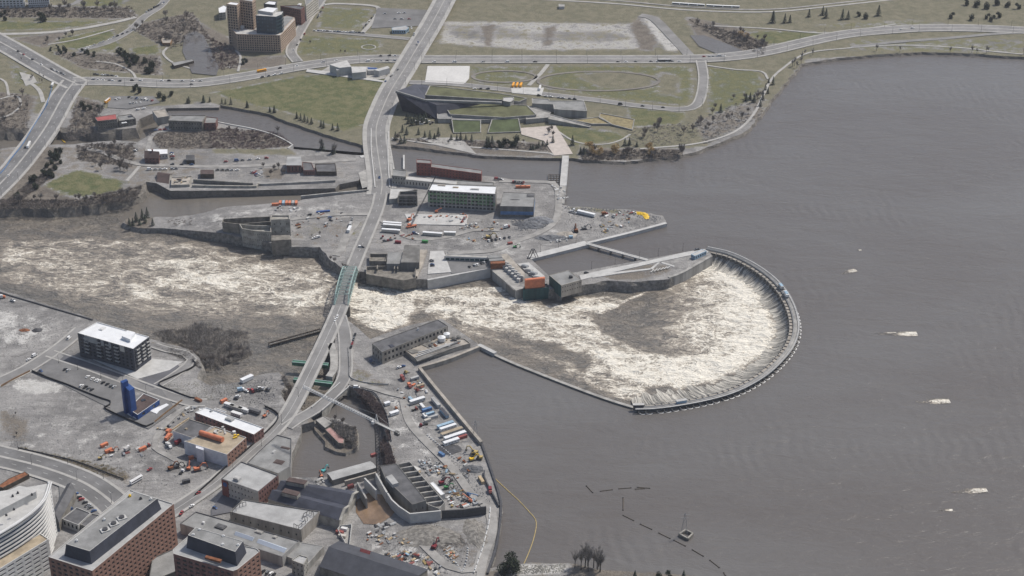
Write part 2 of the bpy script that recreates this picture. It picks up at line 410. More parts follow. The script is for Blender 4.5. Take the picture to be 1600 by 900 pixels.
# painted ground zones: (kind, outline): g grass, d dry grass and soil, s scrub floor, p pale gravel or concrete
ZONES = [
 ('d', [(-300,-160),(1900,-160),(1900,110),(1440,84),(1260,92),(1190,180),(1100,230),(900,250),(612,236),(580,236),(430,195),(330,160),(-300,200)], 1),
 ('s', [(-300,236),(210,226),(250,232),(330,236),(330,262),(230,290),(200,312),(-300,330)], .5), ('s', [(230,236),(570,246),(560,280),(240,282)], .30),
 ('g', [(330,145),(470,118),(545,112),(605,122),(578,192),(540,205),(470,180),(400,165)], 1),
 ('g', [(660,104),(845,103),(800,135),(735,128),(735,110)], .75),
 ('g', [(860,103),(1080,103),(1085,150),(1070,166),(960,155),(850,138)], .8),
 ('d', [(900,118),(960,112),(1020,118),(1015,138),(940,136)], 1.3), ('d', [(1030,112),(1062,120),(1060,150),(1030,146)], 1),
 ('g', [(1105,105),(1185,110),(1195,135),(1165,165),(1105,180)], .8),
 ('g', [(870,195),(960,205),(985,218),(900,228),(868,210)], .9), ('g', [(980,168),(1075,176),(1060,195),(985,200)], .95),
 ('g', [(60,290),(120,265),(160,275),(200,285),(180,300),(130,308),(70,305)], 1.1),
 ('g', [(90,62),(170,44),(180,55),(130,80),(95,72)], 1.1), ('g', [(150,72),(180,62),(190,70),(170,82)], 1),
 ('g', [(205,75),(245,70),(255,90),(240,102),(210,90)], 1.1), ('d', [(245,82),(290,80),(295,98),(250,100)], 1.2),
 ('g', [(-60,28),(40,34),(170,32),(110,44),(-60,50)], .9), ('g', [(120,0),(210,-10),(190,10),(125,12)], .8),
 ('g', [(15,95),(55,120),(70,140),(20,130)], .8), ('g', [(500,10),(585,14),(565,46),(495,44)], .75), ('g', [(470,55),(600,62),(590,82),(462,86)], .8),
 ('p', [(690,32),(1000,36),(1010,78),(830,80),(682,68)], .66), ('d', [(690,40),(760,38),(830,52),(940,48),(1000,60),(930,66),(800,60),(720,62)], .52), ('s', [(750,40),(775,38),(768,72),(758,72)], .9), ('s', [(850,42),(870,40),(862,70),(848,74)], .9),
 ('s', [(1000,25),(1030,60),(1020,80),(1000,78),(985,40)], 1), ('p', [(1000,24),(1030,25),(1070,80),(1040,82)], .8),
 ('g', [(1200,48),(1300,50),(1290,58),(1200,70),(1120,55)], .95), ('d', [(1220,20),(1560,10),(1600,40),(1300,45)], .8), ('g', [(1250,40),(1420,30),(1500,38),(1360,44)], .6),
 ('s', [(1070,25),(1160,45),(1200,72),(1150,90),(1090,60)], 1), ('g', [(1330,62),(1600,60),(1600,84),(1330,78)], .6),
 ('s', [(-60,10),(200,12),(220,30),(0,26)], 1.1), ('s', [(200,40),(300,20),(330,60),(250,70)], 1), ('s', [(60,55),(110,48),(70,75),(20,60)], 1),
 ('s', [(80,80),(250,85),(255,118),(130,108)], .9), ('s', [(-40,140),(60,150),(40,205),(-40,205)], .9),
 ('s', [(300,30),(360,60),(380,100),(320,112),(330,60)], 1), ('s', [(380,90),(450,85),(445,105),(360,110)], .8), ('s', [(610,215),(860,222),(880,248),(610,236)], .8),
 ('s', [(905,232),(1070,232),(1060,250),(905,252)], 1), ('d', [(980,200),(1100,190),(1080,225),(980,230)], .9), ('s', [(1080,190),(1200,150),(1190,185),(1100,225)], .6),
 ('s', [(120,150),(160,160),(140,215),(100,225)], 1), ('s', [(120,228),(215,228),(205,262),(120,250)], 1), ('s', [(230,205),(330,205),(330,232),(250,232)], 1),
 ('s', [(320,200),(440,205),(460,228),(400,235),(330,232)], 1.1), ('s', [(0,300),(70,290),(120,312),(200,300),(225,285),(215,312),(20,330)], 1.1), ('s', [(60,230),(100,230),(80,280),(20,320),(0,320)], 1.1),
 ('d', [(330,232),(460,232),(460,243),(330,240)], 1), ('s', [(405,262),(448,262),(445,282),(410,280)], .8), ('s', [(190,325),(240,330),(235,360),(190,358)], 1),
 ('s', [(235,535),(300,548),(316,575),(290,560),(240,545)], 1.1), ('s', [(0,640),(45,655),(48,690),(0,690)], .9), ('s', [(30,698),(200,735),(205,755),(30,712)], 1),
 ('p', [(10,480),(80,505),(85,520),(60,535),(0,545),(-40,520),(-40,480)], .55), ('p', [(25,590),(95,600),(110,612),(60,618),(20,605)], .9), ('p', [(-40,650),(150,660),(270,700),(250,760),(100,720),(-40,700)], .3),
 ('s', [(930,431),(1010,412),(1045,414),(1055,424),(1010,436),(960,440)], .75), ('s', [(548,565),(605,600),(600,608),(548,590)], .9), ('g', [(548,572),(600,600),(590,604),(548,592)], .55), ('s', [(485,655),(570,655),(575,730),(490,730)], 1.0), ('s', [(545,600),(600,625),(612,690),(625,735),(600,690),(585,650),(545,615)], 1),
 ('s', [(640,815),(715,830),(735,850),(700,860),(640,850)], .7), ('s', [(720,820),(760,810),(740,900),(722,870)], .55), ('p', [(600,590),(650,640),(720,740),(700,760),(620,700)], .45), ('p', [(570,850),(640,845),(720,890),(640,900)], .5),
 ('s', [(820,868),(1200,900),(1200,1000),(700,1000),(760,890)], .8), ('p', [(800,882),(890,882),(880,896),(800,898)], 1.2),
 ('s', [(455,330),(560,322),(548,380),(530,410),(500,384),(455,384)], .42), ('s', [(580,375),(660,372),(640,384),(580,392)], .4), ('d', [(480,350),(520,345),(500,368),(470,370)], .5), ('p', [(265,338),(380,328),(470,318),(560,318),(555,345),(345,352),(265,352)], .35), ('g', [(552,345),(572,345),(545,400),(536,400)], .45),
 ('p', [(690,360),(800,380),(860,350),(870,300),(880,300),(880,360),(800,400),(690,372)], .4), ('d', [(890,322),(960,326),(1000,334),(960,334),(890,330)], .8),
]
ZP = [(k, [(q.x, q.y) for q in Gs(o)], wgt) for k, o, wgt in ZONES]
def land(name, outline, z=GZ, zb=-11.5, flare=4.0, cell=6.5, rough=1.0, skirt='bank', relief=.5, zf=None):
    """land sheet with a bank or wall round it; outline in survey points (x, y[, flare])"""
    ring = []; fl = []
    pts = [(G(p[0], p[1], z+(zf(p[0]) if zf else 0)), (p[2] if len(p) > 2 else flare)) for p in outline]
    if sum(pts[i][0].x*pts[(i+1) % len(pts)][0].y-pts[(i+1) % len(pts)][0].x*pts[i][0].y for i in range(len(pts))) < 0:
        pts = [pts[0]] + pts[:0:-1]
        pts = [(pts[i][0], pts[i][1]) for i in range(len(pts))]
    for i in range(len(pts)):
        a, fa = pts[i]; b, fb = pts[(i+1) % len(pts)]; L = (b-a).length; n = max(1, int(L/7)) if max(fa, fb) > 1 else 1
        if L > 900: n = 12
        nn = Vector((-(b-a).y, (b-a).x, 0)).normalized()
        for k in range(n):
            t = k/n; p = a.lerp(b, t); f = fa*(1-t)+fb*t
            if k and f > 1: p = p + nn*(rough*random.uniform(-1, 1)*min(1.6, f*.35))
            ring.append(Vector((p.x, p.y))); fl.append(f)
    X = np.array([p.x for p in ring]); Y = np.array([p.y for p in ring])
    gx, gy = np.meshgrid(np.arange(X.min(), X.max(), cell), np.arange(Y.min(), Y.max(), cell))
    gx = (gx + rng.uniform(-.35, .35, gx.shape)*cell).ravel(); gy = (gy + rng.uniform(-.35, .35, gy.shape)*cell).ravel()
    ok = np.zeros(gx.shape, bool)
    sdv = sdist(gx, gy, ring); ok = sdv > cell*.6
    u, v = inv(gx, gy, z); ok &= (u > -420) & (u < 2020) & (v > -330) & (v < 1150)
    inner = [Vector((a, b)) for a, b in zip(gx[ok], gy[ok])]
    n = len(ring)
    V, E_, Fc, *_ = delaunay_2d_cdt(ring+inner, [(i, (i+1) % n) for i in range(n)], [], 1, 1e-4)
    vx = np.array([p.x for p in V]); vy = np.array([p.y for p in V])
    sdi = np.zeros(len(V)); sdi[:] = 0
    d_in = sdist(vx, vy, ring)
    vz = z + (fbm(vx*.02, vy*.02, 3, 5)-.5)*2*relief*np.clip(d_in/15, 0, 1)
    drop = (lambda X_, Y_: np.array([zf(u_) for u_ in inv(X_, Y_, z)[0]])) if zf else (lambda X_, Y_: np.zeros(len(X_)))
    vz = vz + drop(vx, vy); rd = drop(np.array([p.x for p in ring]), np.array([p.y for p in ring]))
    wts = {k: np.zeros(len(V)) for k in 'gdsp'}
    for k, poly, wg in ZP:
        px = [p[0] for p in poly]; py = [p[1] for p in poly]
        bb = (vx > min(px)-15) & (vx < max(px)+15) & (vy > min(py)-15) & (vy < max(py)+15)
        if not bb.any(): continue
        s = np.zeros(len(V)); s[bb] = sstep(sdist(vx[bb], vy[bb], poly), -7, 7)*wg
        for o in 'gdsp':
            if o != k: wts[o] *= (1-np.clip(s, 0, 1)*.85)
        wts[k] = np.maximum(wts[k], s*.8)
    verts = [(a, b, c) for a, b, c in zip(vx, vy, vz)]; faces = [tuple(f) for f in Fc]; nf = len(faces)
    nrm = []
    for i in range(n):
        d = ring[(i+1) % n]-ring[i-1]; nrm.append(Vector((d.y, -d.x)).normalized())
    i0 = len(verts); levels = [(0, 0), (.45, -3.2), (1.0, None)]
    for lv, zz in levels:
        for i in range(n):
            j = (random.uniform(-.25, .25) if 0 < lv and fl[i] > 1 else 0)
            q = ring[i]+nrm[i]*fl[i]*(lv+j); verts.append((q.x, q.y, (zb if zz is None else z+rd[i]+zz) + (random.uniform(-.6, .6) if lv == .45 and fl[i] > 1 else 0)))
    for k in range(2):
        for i in range(n):
            j = (i+1) % n; faces.append((i0+k*n+i, i0+(k+1)*n+i, i0+(k+1)*n+j, i0+k*n+j))
    me = bpy.data.meshes.new(name); me.from_pydata(verts, [], faces)
    me.materials.append(M['ground']); me.materials.append(M[skirt])
    mi = np.zeros(len(faces), np.int32); mi[nf:] = 1; me.polygons.foreach_set('material_index', mi)
    ca = me.color_attributes.new('zone', 'FLOAT_COLOR', 'POINT'); arr = np.zeros((len(verts), 4))
    for c, k in enumerate('gdsp'): arr[:len(V), c] = wts[k]
    ca.data.foreach_set('color', arr.ravel())
    me.polygons.foreach_set('use_smooth', [i < nf for i in range(len(faces))]); me.update()
    # orient upwards
    o = link(bpy.data.objects.new(name, me)); o['kind'] = 'structure'
    if me.polygons[0].normal.z < 0: me.flip_normals()
    return ring
NORTH = [(-420,199,12),(0,199,12),(50,201,12),(100,199,11),(150,202,10),(190,202,9),(212,200,6),(218,186,1),(256,170,1),(262,169,.4),(342,168,.4),(344,164,3),(420,178,3),(448,190,3),(500,207,3),(540,219,3),(582,231,2),(612,226),(690,235),(752,243),(856,247,1),(896,247,1),(912,250),(976,253),(1046,245),(1080,239),(1100,232),(1140,216),(1165,205),(1190,178),(1210,150),(1235,120),(1252,100),(1290,93),(1350,87),(1440,81),(1500,83),(1600,89),(1750,100),(2050,125),(2050,-330),(-420,-330)]
VICT = [(-420,232),(0,232),(60,227),(100,226),(140,223),(180,219),(215,222),(240,206),(255,190,1),(325,190,1),(345,192,1),(358,193,.6),(396,200,.6),(430,210,.6),(458,226,.6),(452,231),(470,234),(506,237),(540,241),(574,243,1),(576,262,1),(560,282,1),(530,288,.4),(524,294,.4),(400,297,.4),(302,298,.4),(266,298,.4),(244,286,1),(228,284,6),(220,294,10),(200,304,12),(150,312,13),(90,319,13),(20,317,13),(-420,327,13)]
CHAUD_W = [(192,348),(215,356),(262,357,1),(345,364,.5),(455,386,.5),(500,386),(512,402),(536,420,1),(560,424,.5),(575,425,.4),(630,438,.4),(656,436,.4),(668,437,.4),(766,417,.4),(806,448,.4),(860,452,.4),(905,447,1),(950,438),(1000,440),(1046,436,.5),(1062,428,.5),(1112,398,.5),(1104,388,.4),(1075,393,.4),(1010,405,.4),(902,425,.4),(858,431,.4),(828,403,.4),(917,381,.4),(930,377,.4),(1042,349,.4),(1036,337),(992,328),(960,327),(892,323),(874,318,.4),(882,300,.4),(870,290,.4),(856,288,1),(780,277,.6),(760,275,.6),(640,268,.6),(612,266,.4),(604,262,.4),(582,292,.4),(572,300,.4),(536,304,.4),(472,312,.6),(468,314),(420,318),(362,322),(320,332),(262,339),(205,338)]
SOUTH = [(-420,372),(0,452),(149,499),(205,522),(300,548),(312,560),(316,575),(308,592),(330,603),(376,596),(404,586),(436,582),(446,592),(440,618),(452,640,.5),(470,640,.5),(491,658,.4),(471,664,.4),(470,677,.5),(456,709,.5),(452,745,1),(483,746),(512,745,.4),(588,736,.4),(604,742),(622,735),(615,715),(607,690),(604,668),(600,650),(590,630),(575,615),(548,606,.5),(524,596,.4),(527,580,.4),(523,540,.4),(524,520,.4),(543,500,1),(560,513,.6),(578,530,.4),(640,508,.4),(690,498,.4),(745,536,.4),(752,542,.4),(655,574,.4),(730,665,.4),(752,690,.6),(768,735,1.5),(780,770,2.5),(782,797,3),(775,850,3),(764,888,3),(800,880,4),(890,880,4),(930,889),(985,893),(1050,897),(1110,904),(1200,914),(1500,1100),(-420,1100)]
land('ground', NORTH); land('ground', VICT); land('ground', CHAUD_W, cell=5.5, skirt='rock', zf=lambda u: -6.3*float(sstep(np.array(-u), -350., -270.))); land('ground', SOUTH, cell=5.5, skirt='rock')
land('rocky_islet', [(491,655),(505,650),(530,655),(556,668),(560,690),(558,700),(540,708),(526,706),(508,698),(508,690),(492,672)], -2.5, flare=3, cell=4, skirt='rock')

# ------------------------------------------------------------------ ring dam line (survey, read clockwise from the park end)
RING_PX = [(1103,391),(1140,400),(1180,420),(1212,446),(1232,477),(1240,510),(1234,538),(1216,563),(1188,588),(1150,609),(1110,622),(1060,632),(1020,637),(992,638)]
RING = spline(Gs(RING_PX, 2.0), 3.0)
HEAD_WALL = [(752,542),(770,552),(800,566),(860,590),(920,613),(960,627),(990,636)]

# ------------------------------------------------------------------ water
def sheet(name, poly, z, m, kind='structure', parent=None, world=False):
    P = [Vector((p[0], p[1], z)) for p in poly] if world else Gs(poly, z)
    mb = MB(); mb.ngon(ccw([tuple(p) for p in P])); o = mb.build(name, m, parent)
    if kind: o['kind'] = kind
    return o
upper = [(p[0], p[1]) for p in HEAD_WALL] + [(p[0], p[1]) for p in reversed(RING_PX)] + [(1060,418),(905,438),(862,438),(815,404),(700,330),(606,285),(596,262),(594,240),(560,238),(455,229),(430,213),(345,196),(262,194),(262,160),(345,156),(600,205),(860,230),(1100,210),(1230,70),(1500,60),(2300,60),(2300,1350),(730,1350),(742,790),(640,575)]
sheet('river', upper, UZ, 'upper_water')
plane('lower_river', -1400, 300, -700, 1200, -8.6, 'lower_water')

# turbulent lower river: one displaced sheet
def turb():
    sp = 1.7
    x = np.arange(-640, 285, sp); y = np.arange(-265, 345, sp); X, Y = np.meshgrid(x, y)
    Zb = -7.0 - 1.0*sstep(-X, 40, 420)
    u, v = inv(X, Y, Zb)
    foam = np.full(X.shape, -.22)
    def blob(px, py, rx, ry, s, rot=0):
        nonlocal foam
        a = math.radians(rot); dx, dy = u-px, v-py
        r = ((dx*math.cos(a)+dy*math.sin(a))/rx)**2 + ((-dx*math.sin(a)+dy*math.cos(a))/ry)**2
        foam = np.maximum(foam, -.22+(s+.22)*np.exp(-r**1.5))
    def zone(poly, s, soft):
        nonlocal foam
        wpoly = [(G(p[0], p[1], -7.5).x, G(p[0], p[1], -7.5).y) for p in poly]
        wob = (fbm(X*.08, Y*.08, 4, 3)-.5)*14
        foam = np.maximum(foam, -.22+(s+.22)*sstep(sdist(X, Y, wpoly)+wob, -soft, soft))
    # gorge and downstream wash
    zone([(0,372),(120,368),(260,375),(400,390),(520,412),(560,432),(640,452),(655,480),(600,520),(520,500),(400,500),(250,495),(120,470),(0,440)], .28, 14)
    zone([(200,405),(300,398),(420,410),(540,440),(530,485),(430,475),(330,470),(240,450)], .45, 12)
    blob(320,435,75,20,.75,12); blob(370,432,40,10,.6); blob(450,470,80,18,.62); blob(285,420,30,9,.7,20); blob(95,415,70,9,.5); blob(20,400,30,22,.45); blob(230,460,60,14,.5,20)
    zone([(548,440),(600,444),(660,452),(655,470),(640,505),(600,522),(570,512),(545,492),(535,470)], .74, 8)
    zone([(640,455),(700,447),(800,450),(830,468),(850,478),(905,468),(960,462),(985,475),(955,487),(930,497),(925,512),(960,530),(985,560),(960,580),(880,545),(800,525),(740,512),(690,498),(650,482)], .52, 6)
    zone([(660,480),(700,490),(760,520),(840,545),(900,565),(880,580),(800,555),(700,520)], .30, 10)
    blob(760,470,90,11,.9,4); blob(700,480,50,10,.85,8); blob(930,480,55,9,.9,-8); blob(880,500,70,8,.85,10); blob(1000,462,60,4,.7,-22)
    # basin inside the ring
    zone([(1092,408),(1120,413),(1150,430),(1180,455),(1203,490),(1208,520),(1195,545),(1160,570),(1110,590),(1060,600),(1010,598),(960,580),(925,555),(930,540),(990,555),(1040,545),(1010,525),(1060,500),(1070,470),(1060,440),(1040,430),(1060,415)], .74, 7)
    zone([(930,540),(1000,500),(1050,450),(1090,420),(1200,500),(1150,560),(1050,590),(960,570)], .42, 10)
    zone([(1092,408),(1120,413),(1150,430),(1180,455),(1207,490),(1213,520),(1200,549),(1166,577),(1115,598),(1060,608),(1008,604),(958,584),(925,555),(945,550),(1000,575),(1060,575),(1120,560),(1160,535),(1172,500),(1150,460),(1110,425)], 1.02, 8)
    def dark(poly, k, soft):
        nonlocal foam
        wpoly = [(G(p[0], p[1], -7.5).x, G(p[0], p[1], -7.5).y) for p in poly]
        wob = (fbm(X*.05+9, Y*.08, 4, 8)-.5)*16
        q_ = k*sstep(sdist(X, Y, wpoly)+wob, -soft, soft); foam = foam*(1-q_) + (-.32)*q_
    pool = [(G(p[0], p[1], -7.5).x, G(p[0], p[1], -7.5).y) for p in ((922,503),(945,490),(970,482),(985,470),(1030,448),(1075,428),(1110,432),(1150,455),(1172,490),(1165,525),(1120,550),(1060,560),(1010,552),(970,535),(945,520))]
    ins = sstep(sdist(X, Y, pool)+(fbm(X*.09, Y*.12, 4, 31)-.5)*9, -2.5, 5); grad = np.clip((u-985+(v-480)*.25)/165, 0, 1)
    foam = foam*(1-ins) + ins*(-.34+1.12*grad**.8)
    dark([(690,420),(800,440),(800,450),(690,450)], .9, 4)
    dark([(640,515),(720,520),(800,545),(900,590),(930,612),(750,560)], .65, 8)
    dark([(905,450),(1000,446),(1040,440),(1000,455),(930,462)], .6, 4)
    zone([(925,558),(1012,598),(1000,632),(965,624),(900,592)], .47, 6); zone([(880,560),(925,585),(990,622),(960,624),(880,588)], .36, 5)
    dark([(240,500),(480,515),(540,540),(300,600),(240,560)], .8, 8)
    foam = np.clip(foam, -.4, 1.1)
    f1 = fbm(X*.035+3, Y*.06, 5, 1); f2 = fbm(X*.14, Y*.2, 4, 2); rid = 1-np.abs(fbm(X*.05+fbm(X*.03, Y*.03, 3, 6)*2, Y*.08, 4, 4)-.5)*4
    raw = foam + (f1-.5)*.45*np.clip(foam*2, 0, 1); foam = np.clip(raw, 0, 1.15)
    Z = Zb + (f1-.5)*3.2*np.clip(foam+.15, 0, 1) + (f2-.5)*(.5+2.0*foam) + rid*.7*np.clip(foam+.1, 0, 1)
    cl = [G(p[0], p[1], -7.5) for p in ((1260,500),(1200,508),(1120,520),(1040,535),(950,528),(860,500),(760,480),(660,470),(600,478),(540,460),(460,445),(380,438),(280,432),(180,425),(80,412),(-40,400),(-300,380))]
    fs = np.zeros(X.shape); fd = np.full(X.shape, 1e9); acc_ = 0
    for p_, q_ in zip(cl, cl[1:]):
        ex, ey = q_.x-p_.x, q_.y-p_.y; L_ = math.hypot(ex, ey); tt = np.clip(((X-p_.x)*ex+(Y-p_.y)*ey)/(L_*L_), 0, 1)
        dd = np.hypot(X-p_.x-tt*ex, Y-p_.y-tt*ey)*np.sign(ex*(Y-p_.y)-ey*(X-p_.x)+1e-9); m_ = np.abs(dd) < np.abs(fd); fs = np.where(m_, acc_+tt*L_, fs); fd = np.where(m_, dd, fd); acc_ += L_
    keep = np.ones(X.shape, bool)
    for ol, mg in ((SOUTH, 9), (CHAUD_W, 9), (VICT, 12)):
        keep &= sdist(X, Y, [(G(p[0], p[1]).x, G(p[0], p[1]).y) for p in ol]) < mg
    up = [(p.x, p.y) for p in RING] + [(G(a, b).x, G(a, b).y) for a, b in reversed(HEAD_WALL)] + [(G(700,555).x, G(700,555).y), (G(640,700).x, G(640,700).y)]
    side = [(G(a, b).x, G(a, b).y) for a, b in upper]
    keep &= sdist(X, Y, side) < 1.5
    idx = -np.ones(X.shape, np.int64); need = np.zeros(X.shape, bool)
    cell = keep[:-1, :-1] & keep[1:, :-1] & keep[:-1, 1:] & keep[1:, 1:]
    for a in (0, 1):
        for b in (0, 1): need[a:a+cell.shape[0], b:b+cell.shape[1]] |= cell
    idx[need] = np.arange(need.sum())
    fa = np.stack([idx[:-1, :-1][cell], idx[:-1, 1:][cell], idx[1:, 1:][cell], idx[1:, :-1][cell]], 1)
    me = bpy.data.meshes.new('rapids'); co = np.stack([X[need], Y[need], Z[need]], 1)
    me.vertices.add(len(co)); me.vertices.foreach_set('co', co.ravel())
    me.loops.add(fa.size); me.loops.foreach_set('vertex_index', fa.ravel()); me.polygons.add(len(fa))
    me.polygons.foreach_set('loop_start', np.arange(0, fa.size, 4)); me.polygons.foreach_set('use_smooth', np.ones(len(fa), bool)); me.update(calc_edges=True)
    at = me.attributes.new('foam', 'FLOAT', 'POINT'); at.data.foreach_set('value', np.clip(raw, -.4, 1.15)[need].astype(np.float32))
    fa_ = me.attributes.new('flow', 'FLOAT_VECTOR', 'POINT'); fa_.data.foreach_set('vector', np.stack([fs[need], fd[need], 0*fs[need]], 1).astype(np.float32).ravel())
    me.materials.append(M['whitewater']); o = link(bpy.data.objects.new('rapids', me)); o['kind'] = 'structure'
turb()
sheet('side_channel', [(300,530),(420,535),(540,503),(536,590),(505,642),(470,648),(430,600),(300,610)], -7.9, 'lower_water'); sheet('mill_pond', [(498,650),(552,601),(585,600),(612,650),(640,740),(600,755),(520,770),(440,760),(455,690)], -5.0, 'upper_water')
def back_channel():
    st = [(600,252,308,-3.2),(500,262,318,-3.4),(420,275,330,-3.6),(330,280,345,-4.4),(262,285,354,-5.9),(205,300,352,-7.4),(150,305,352,-8.9)]; mb = MB()
    for s0, s1 in zip(st, st[1:]):
        mb.face([G(s1[0], s1[2], s1[3]), G(s0[0], s0[2], s0[3]), G(s0[0], s0[1], s0[3]), G(s1[0], s1[1], s1[3])])
    o = mb.build('back_channel', 'lower_water'); o['kind'] = 'structure'
back_channel()
sheet('muddy_pool', [(556,782),(575,770),(590,772),(612,775),(625,790),(612,806),(590,820),(568,818),(556,800)], GZ+.35, 'muddy_water')
sheet('urban_creek', [(288,55),(305,48),(318,55),(330,80),(342,105),(338,118),(300,114),(285,80)], GZ+.78, 'upper_water')
sheet('urban_creek', [(1078,55),(1100,55),(1130,66),(1160,78),(1150,88),(1120,84),(1092,72)], GZ+.6, 'upper_water')
# water pouring from the gates down the inside of the ring
def chute():
    N = normals2(RING); verts = []; faces = []; uvs = []; n = len(RING); L = 0
    prof = [(-3.5, -.8), (-6, -2.0), (-9, -4.0), (-13, -6.2), (-17, -6.6), (-21, -6.9), (-25, -8.2)]; acc = [0]
    for i in range(1, n): acc.append(acc[-1]+(RING[i]-RING[i-1]).length)
    for i in range(n):
        s_ = i/(n-1); k = (.85+.35*vnoise(np.array([acc[i]*.16]), np.array([0.]), 4)[0])*(.95+1.15*max(0, (s_-.45)/.55))
        nn = N[i]*(1 if N[i].dot(G(1080,520)-RING[i]) > 0 else -1)
        for j, (o, z) in enumerate(prof):
            p = RING[i] + nn*(-o*(k if j > 1 else 1)); lump = (random.uniform(-.5, .5) if j > 1 else 0)
            verts.append((p.x, p.y, z+lump)); uvs.append((acc[i], -o))
    m = len(prof)
    for i in range(n-1):
        for j in range(m-1):
            faces.append((i*m+j, (i+1)*m+j, (i+1)*m+j+1, i*m+j+1))
    me = bpy.data.meshes.new('cascade'); me.from_pydata(verts, [], faces); uv = me.uv_layers.new(name='UVMap')
    for lp in me.loops: uv.data[lp.index].uv = uvs[lp.vertex_index]
    me.materials.append(M['falling_water']); me.polygons.foreach_set('use_smooth', [True]*len(faces)); me.update()
    o = link(bpy.data.objects.new('cascade', me)); o['kind'] = 'structure'
chute()
# white boils where rocks break the upper river
def boil(px, py, l, wd, rot):
    c = G(px, py, .03); verts = []; faces = []; fo = []; nu, nv = 26, 10
    for i in range(nu+1):
        for j in range(nv+1):
            t = i/nu; s = (j/nv-.5)*2; wdt = wd*(math.sin(min(1, t*1.15+.05)*math.pi*.62)**.8)*.5
            x = (t-.85)*l; y = s*wdt; h = .3*max(0, 1-abs(t-.82)*4)*(1-s*s)
            ca, sa = math.cos(rot), math.sin(rot)
            verts.append((c.x+x*ca-y*sa, c.y+x*sa+y*ca, .05+h+random.uniform(0, .18)*(1-s*s)))
            fo.append(.95*min(1, max(0, (1-s*s)*(.25+.95*sstep(np.array(t), .3, .85)))))
    for i in range(nu):
        for j in range(nv):
            a = i*(nv+1)+j
            if fo[a] > .1 and fo[a]+random.uniform(-.3, .2) > .18: faces.append((a, a+nv+1, a+nv+2, a+1))
    me = bpy.data.meshes.new('white_boil'); me.from_pydata(verts, [], faces)
    at = me.attributes.new('foam', 'FLOAT', 'POINT'); at.data.foreach_set('value', fo); me.materials.append(M['whitewater']); me.update()
    o = link(bpy.data.objects.new('white_boil', me)); o['kind'] = 'structure'
for a in ((1424,522,36,11,.02),(1476,627,30,11,.06),(1534,767,30,9,.1),(1334,423,18,9,.5),(1345,391,6,4,0),(1485,797,12,4,.1),(1395,520,20,3,.05)): boil(*a)

# ------------------------------------------------------------------ roads
def road(pts, wd, m='asphalt', z=.10, side=0.0, median=0.0, lines=0, step=7, name='road', smat='pavement'):
    P = []
    for p in pts: P.append(G(p[0], p[1], p[2] if len(p) > 2 else GZ))
    c = spline(P, step); mb = MB(); strip(mb, c, -wd/2, wd/2, z+.5, .55); o = mb.build(name, m); o['kind'] = 'structure'
    if side:
        for s in (-1, 1):
            mb = MB(); strip(mb, c, s*(wd/2+.02), s*(wd/2+side), z+.64, .7); q = mb.build('pavement', smat); q['kind'] = 'structure'
    if median:
        mb = MB(); strip(mb, c, -median/2, median/2, z+.66, .14); q = mb.build('median', smat, o); q['kind'] = 'structure'
    if lines:
        mb = MB(); N = normals2(c); acc = 0
        offs = [0] if lines == 1 else [wd*(k/lines-.5) for k in range(1, lines)]
        for i in range(len(c)-1):
            for of in offs:
                if abs(of) < .01 and lines > 1 and not median:
                    a, b = c[i], c[i+1]
                elif i % 2 == 0: a, b = c[i], c[i].lerp(c[i+1], .55)
                else: continue
                n0 = N[i]; w2 = .16
                mb.face([a+n0*(of-w2)+Vector((0,0,z+.52)), b+n0*(of-w2)+Vector((0,0,z+.52)), b+n0*(of+w2)+Vector((0,0,z+.52)), a+n0*(of+w2)+Vector((0,0,z+.52))])
        mb.build('lane_marking', 'marking', o)
    return c
R_PARK = road([(112,128),(150,127),(200,128),(260,131),(320,129),(400,117),(470,104),(540,95),(600,92),(660,93),(800,93),(1000,93),(1090,92),(1150,88),(1200,80),(1260,66),(1320,54),(1380,48),(1450,44),(1540,45),(1640,50),(1800,58)], 22, z=.12, side=3.0, median=2.4, lines=4)
R_BOOTH = road([(725,-60,10),(700,-10,10),(676,35,8),(650,78,4),(632,108),(612,140),(600,165),(589,195),(588,220),(592,250),(597,285),(595,305)], 21, z=.16, side=5.0, median=1.2, lines=4)
road([(595,303),(590,325),(576,360),(563,390),(549,424)], 10.5, z=.14, side=2.2, lines=1)
road([(533,477),(522,503),(505,540),(487,577),(468,615),(448,650),(422,680),(385,712),(340,752),(300,780),(262,805),(230,830),(190,870),(150,910)], 10.5, z=.16, side=2.4, lines=2)
road([(531,494),(538,520),(540,550),(540,580),(533,600),(515,622),(490,642),(462,658),(448,668)], 9.5, 'asphalt', z=.12, side=1.4)
road([(-160,-40),(-80,20),(-20,55),(20,77),(60,100),(95,120),(122,133)], 27, 'asphalt_mid', z=.09, side=4, median=2.2, lines=4)
R_PORT = road([(118,126),(98,152),(72,198),(42,240),(8,280),(-40,325),(-120,390),(-220,470)], 27, 'asphalt_mid', z=.13, side=3.2, median=2.0, lines=4)
road([(280,-40),(262,-5),(248,12),(225,27),(205,46),(170,66),(124,79)], 10, 'asphalt', z=.08, side=1.0)
road([(212,27),(180,35),(120,46),(60,52),(-20,54)], 8, 'pavement', z=.07)
road([(178,46),(120,62),(75,70)], 3, 'pavement', z=.06)
road([(-60,-8),(60,8),(110,8),(140,-12)], 8, 'asphalt', z=.06)
R_VIMY = road([(1095,95),(1099,120),(1096,148),(1086,166),(1060,171),(1000,166),(940,158),(880,151),(820,144),(760,137),(700,131),(640,129)], 9.5, z=.09, side=1.8)
road([(520,-25),(502,0),(480,30),(462,62),(455,82),(465,97)], 10, z=.1, side=2.2, lines=1)
road([(494,48),(560,54),(640,61)], 7, z=.08, side=1.6)
road([(500,10),(520,6),(580,9),(592,16),(582,34),(566,52)], 6, 'pavement', z=.07)
road([(1000,24),(1022,30),(1050,58),(1078,88)], 14, 'asphalt', z=.05)
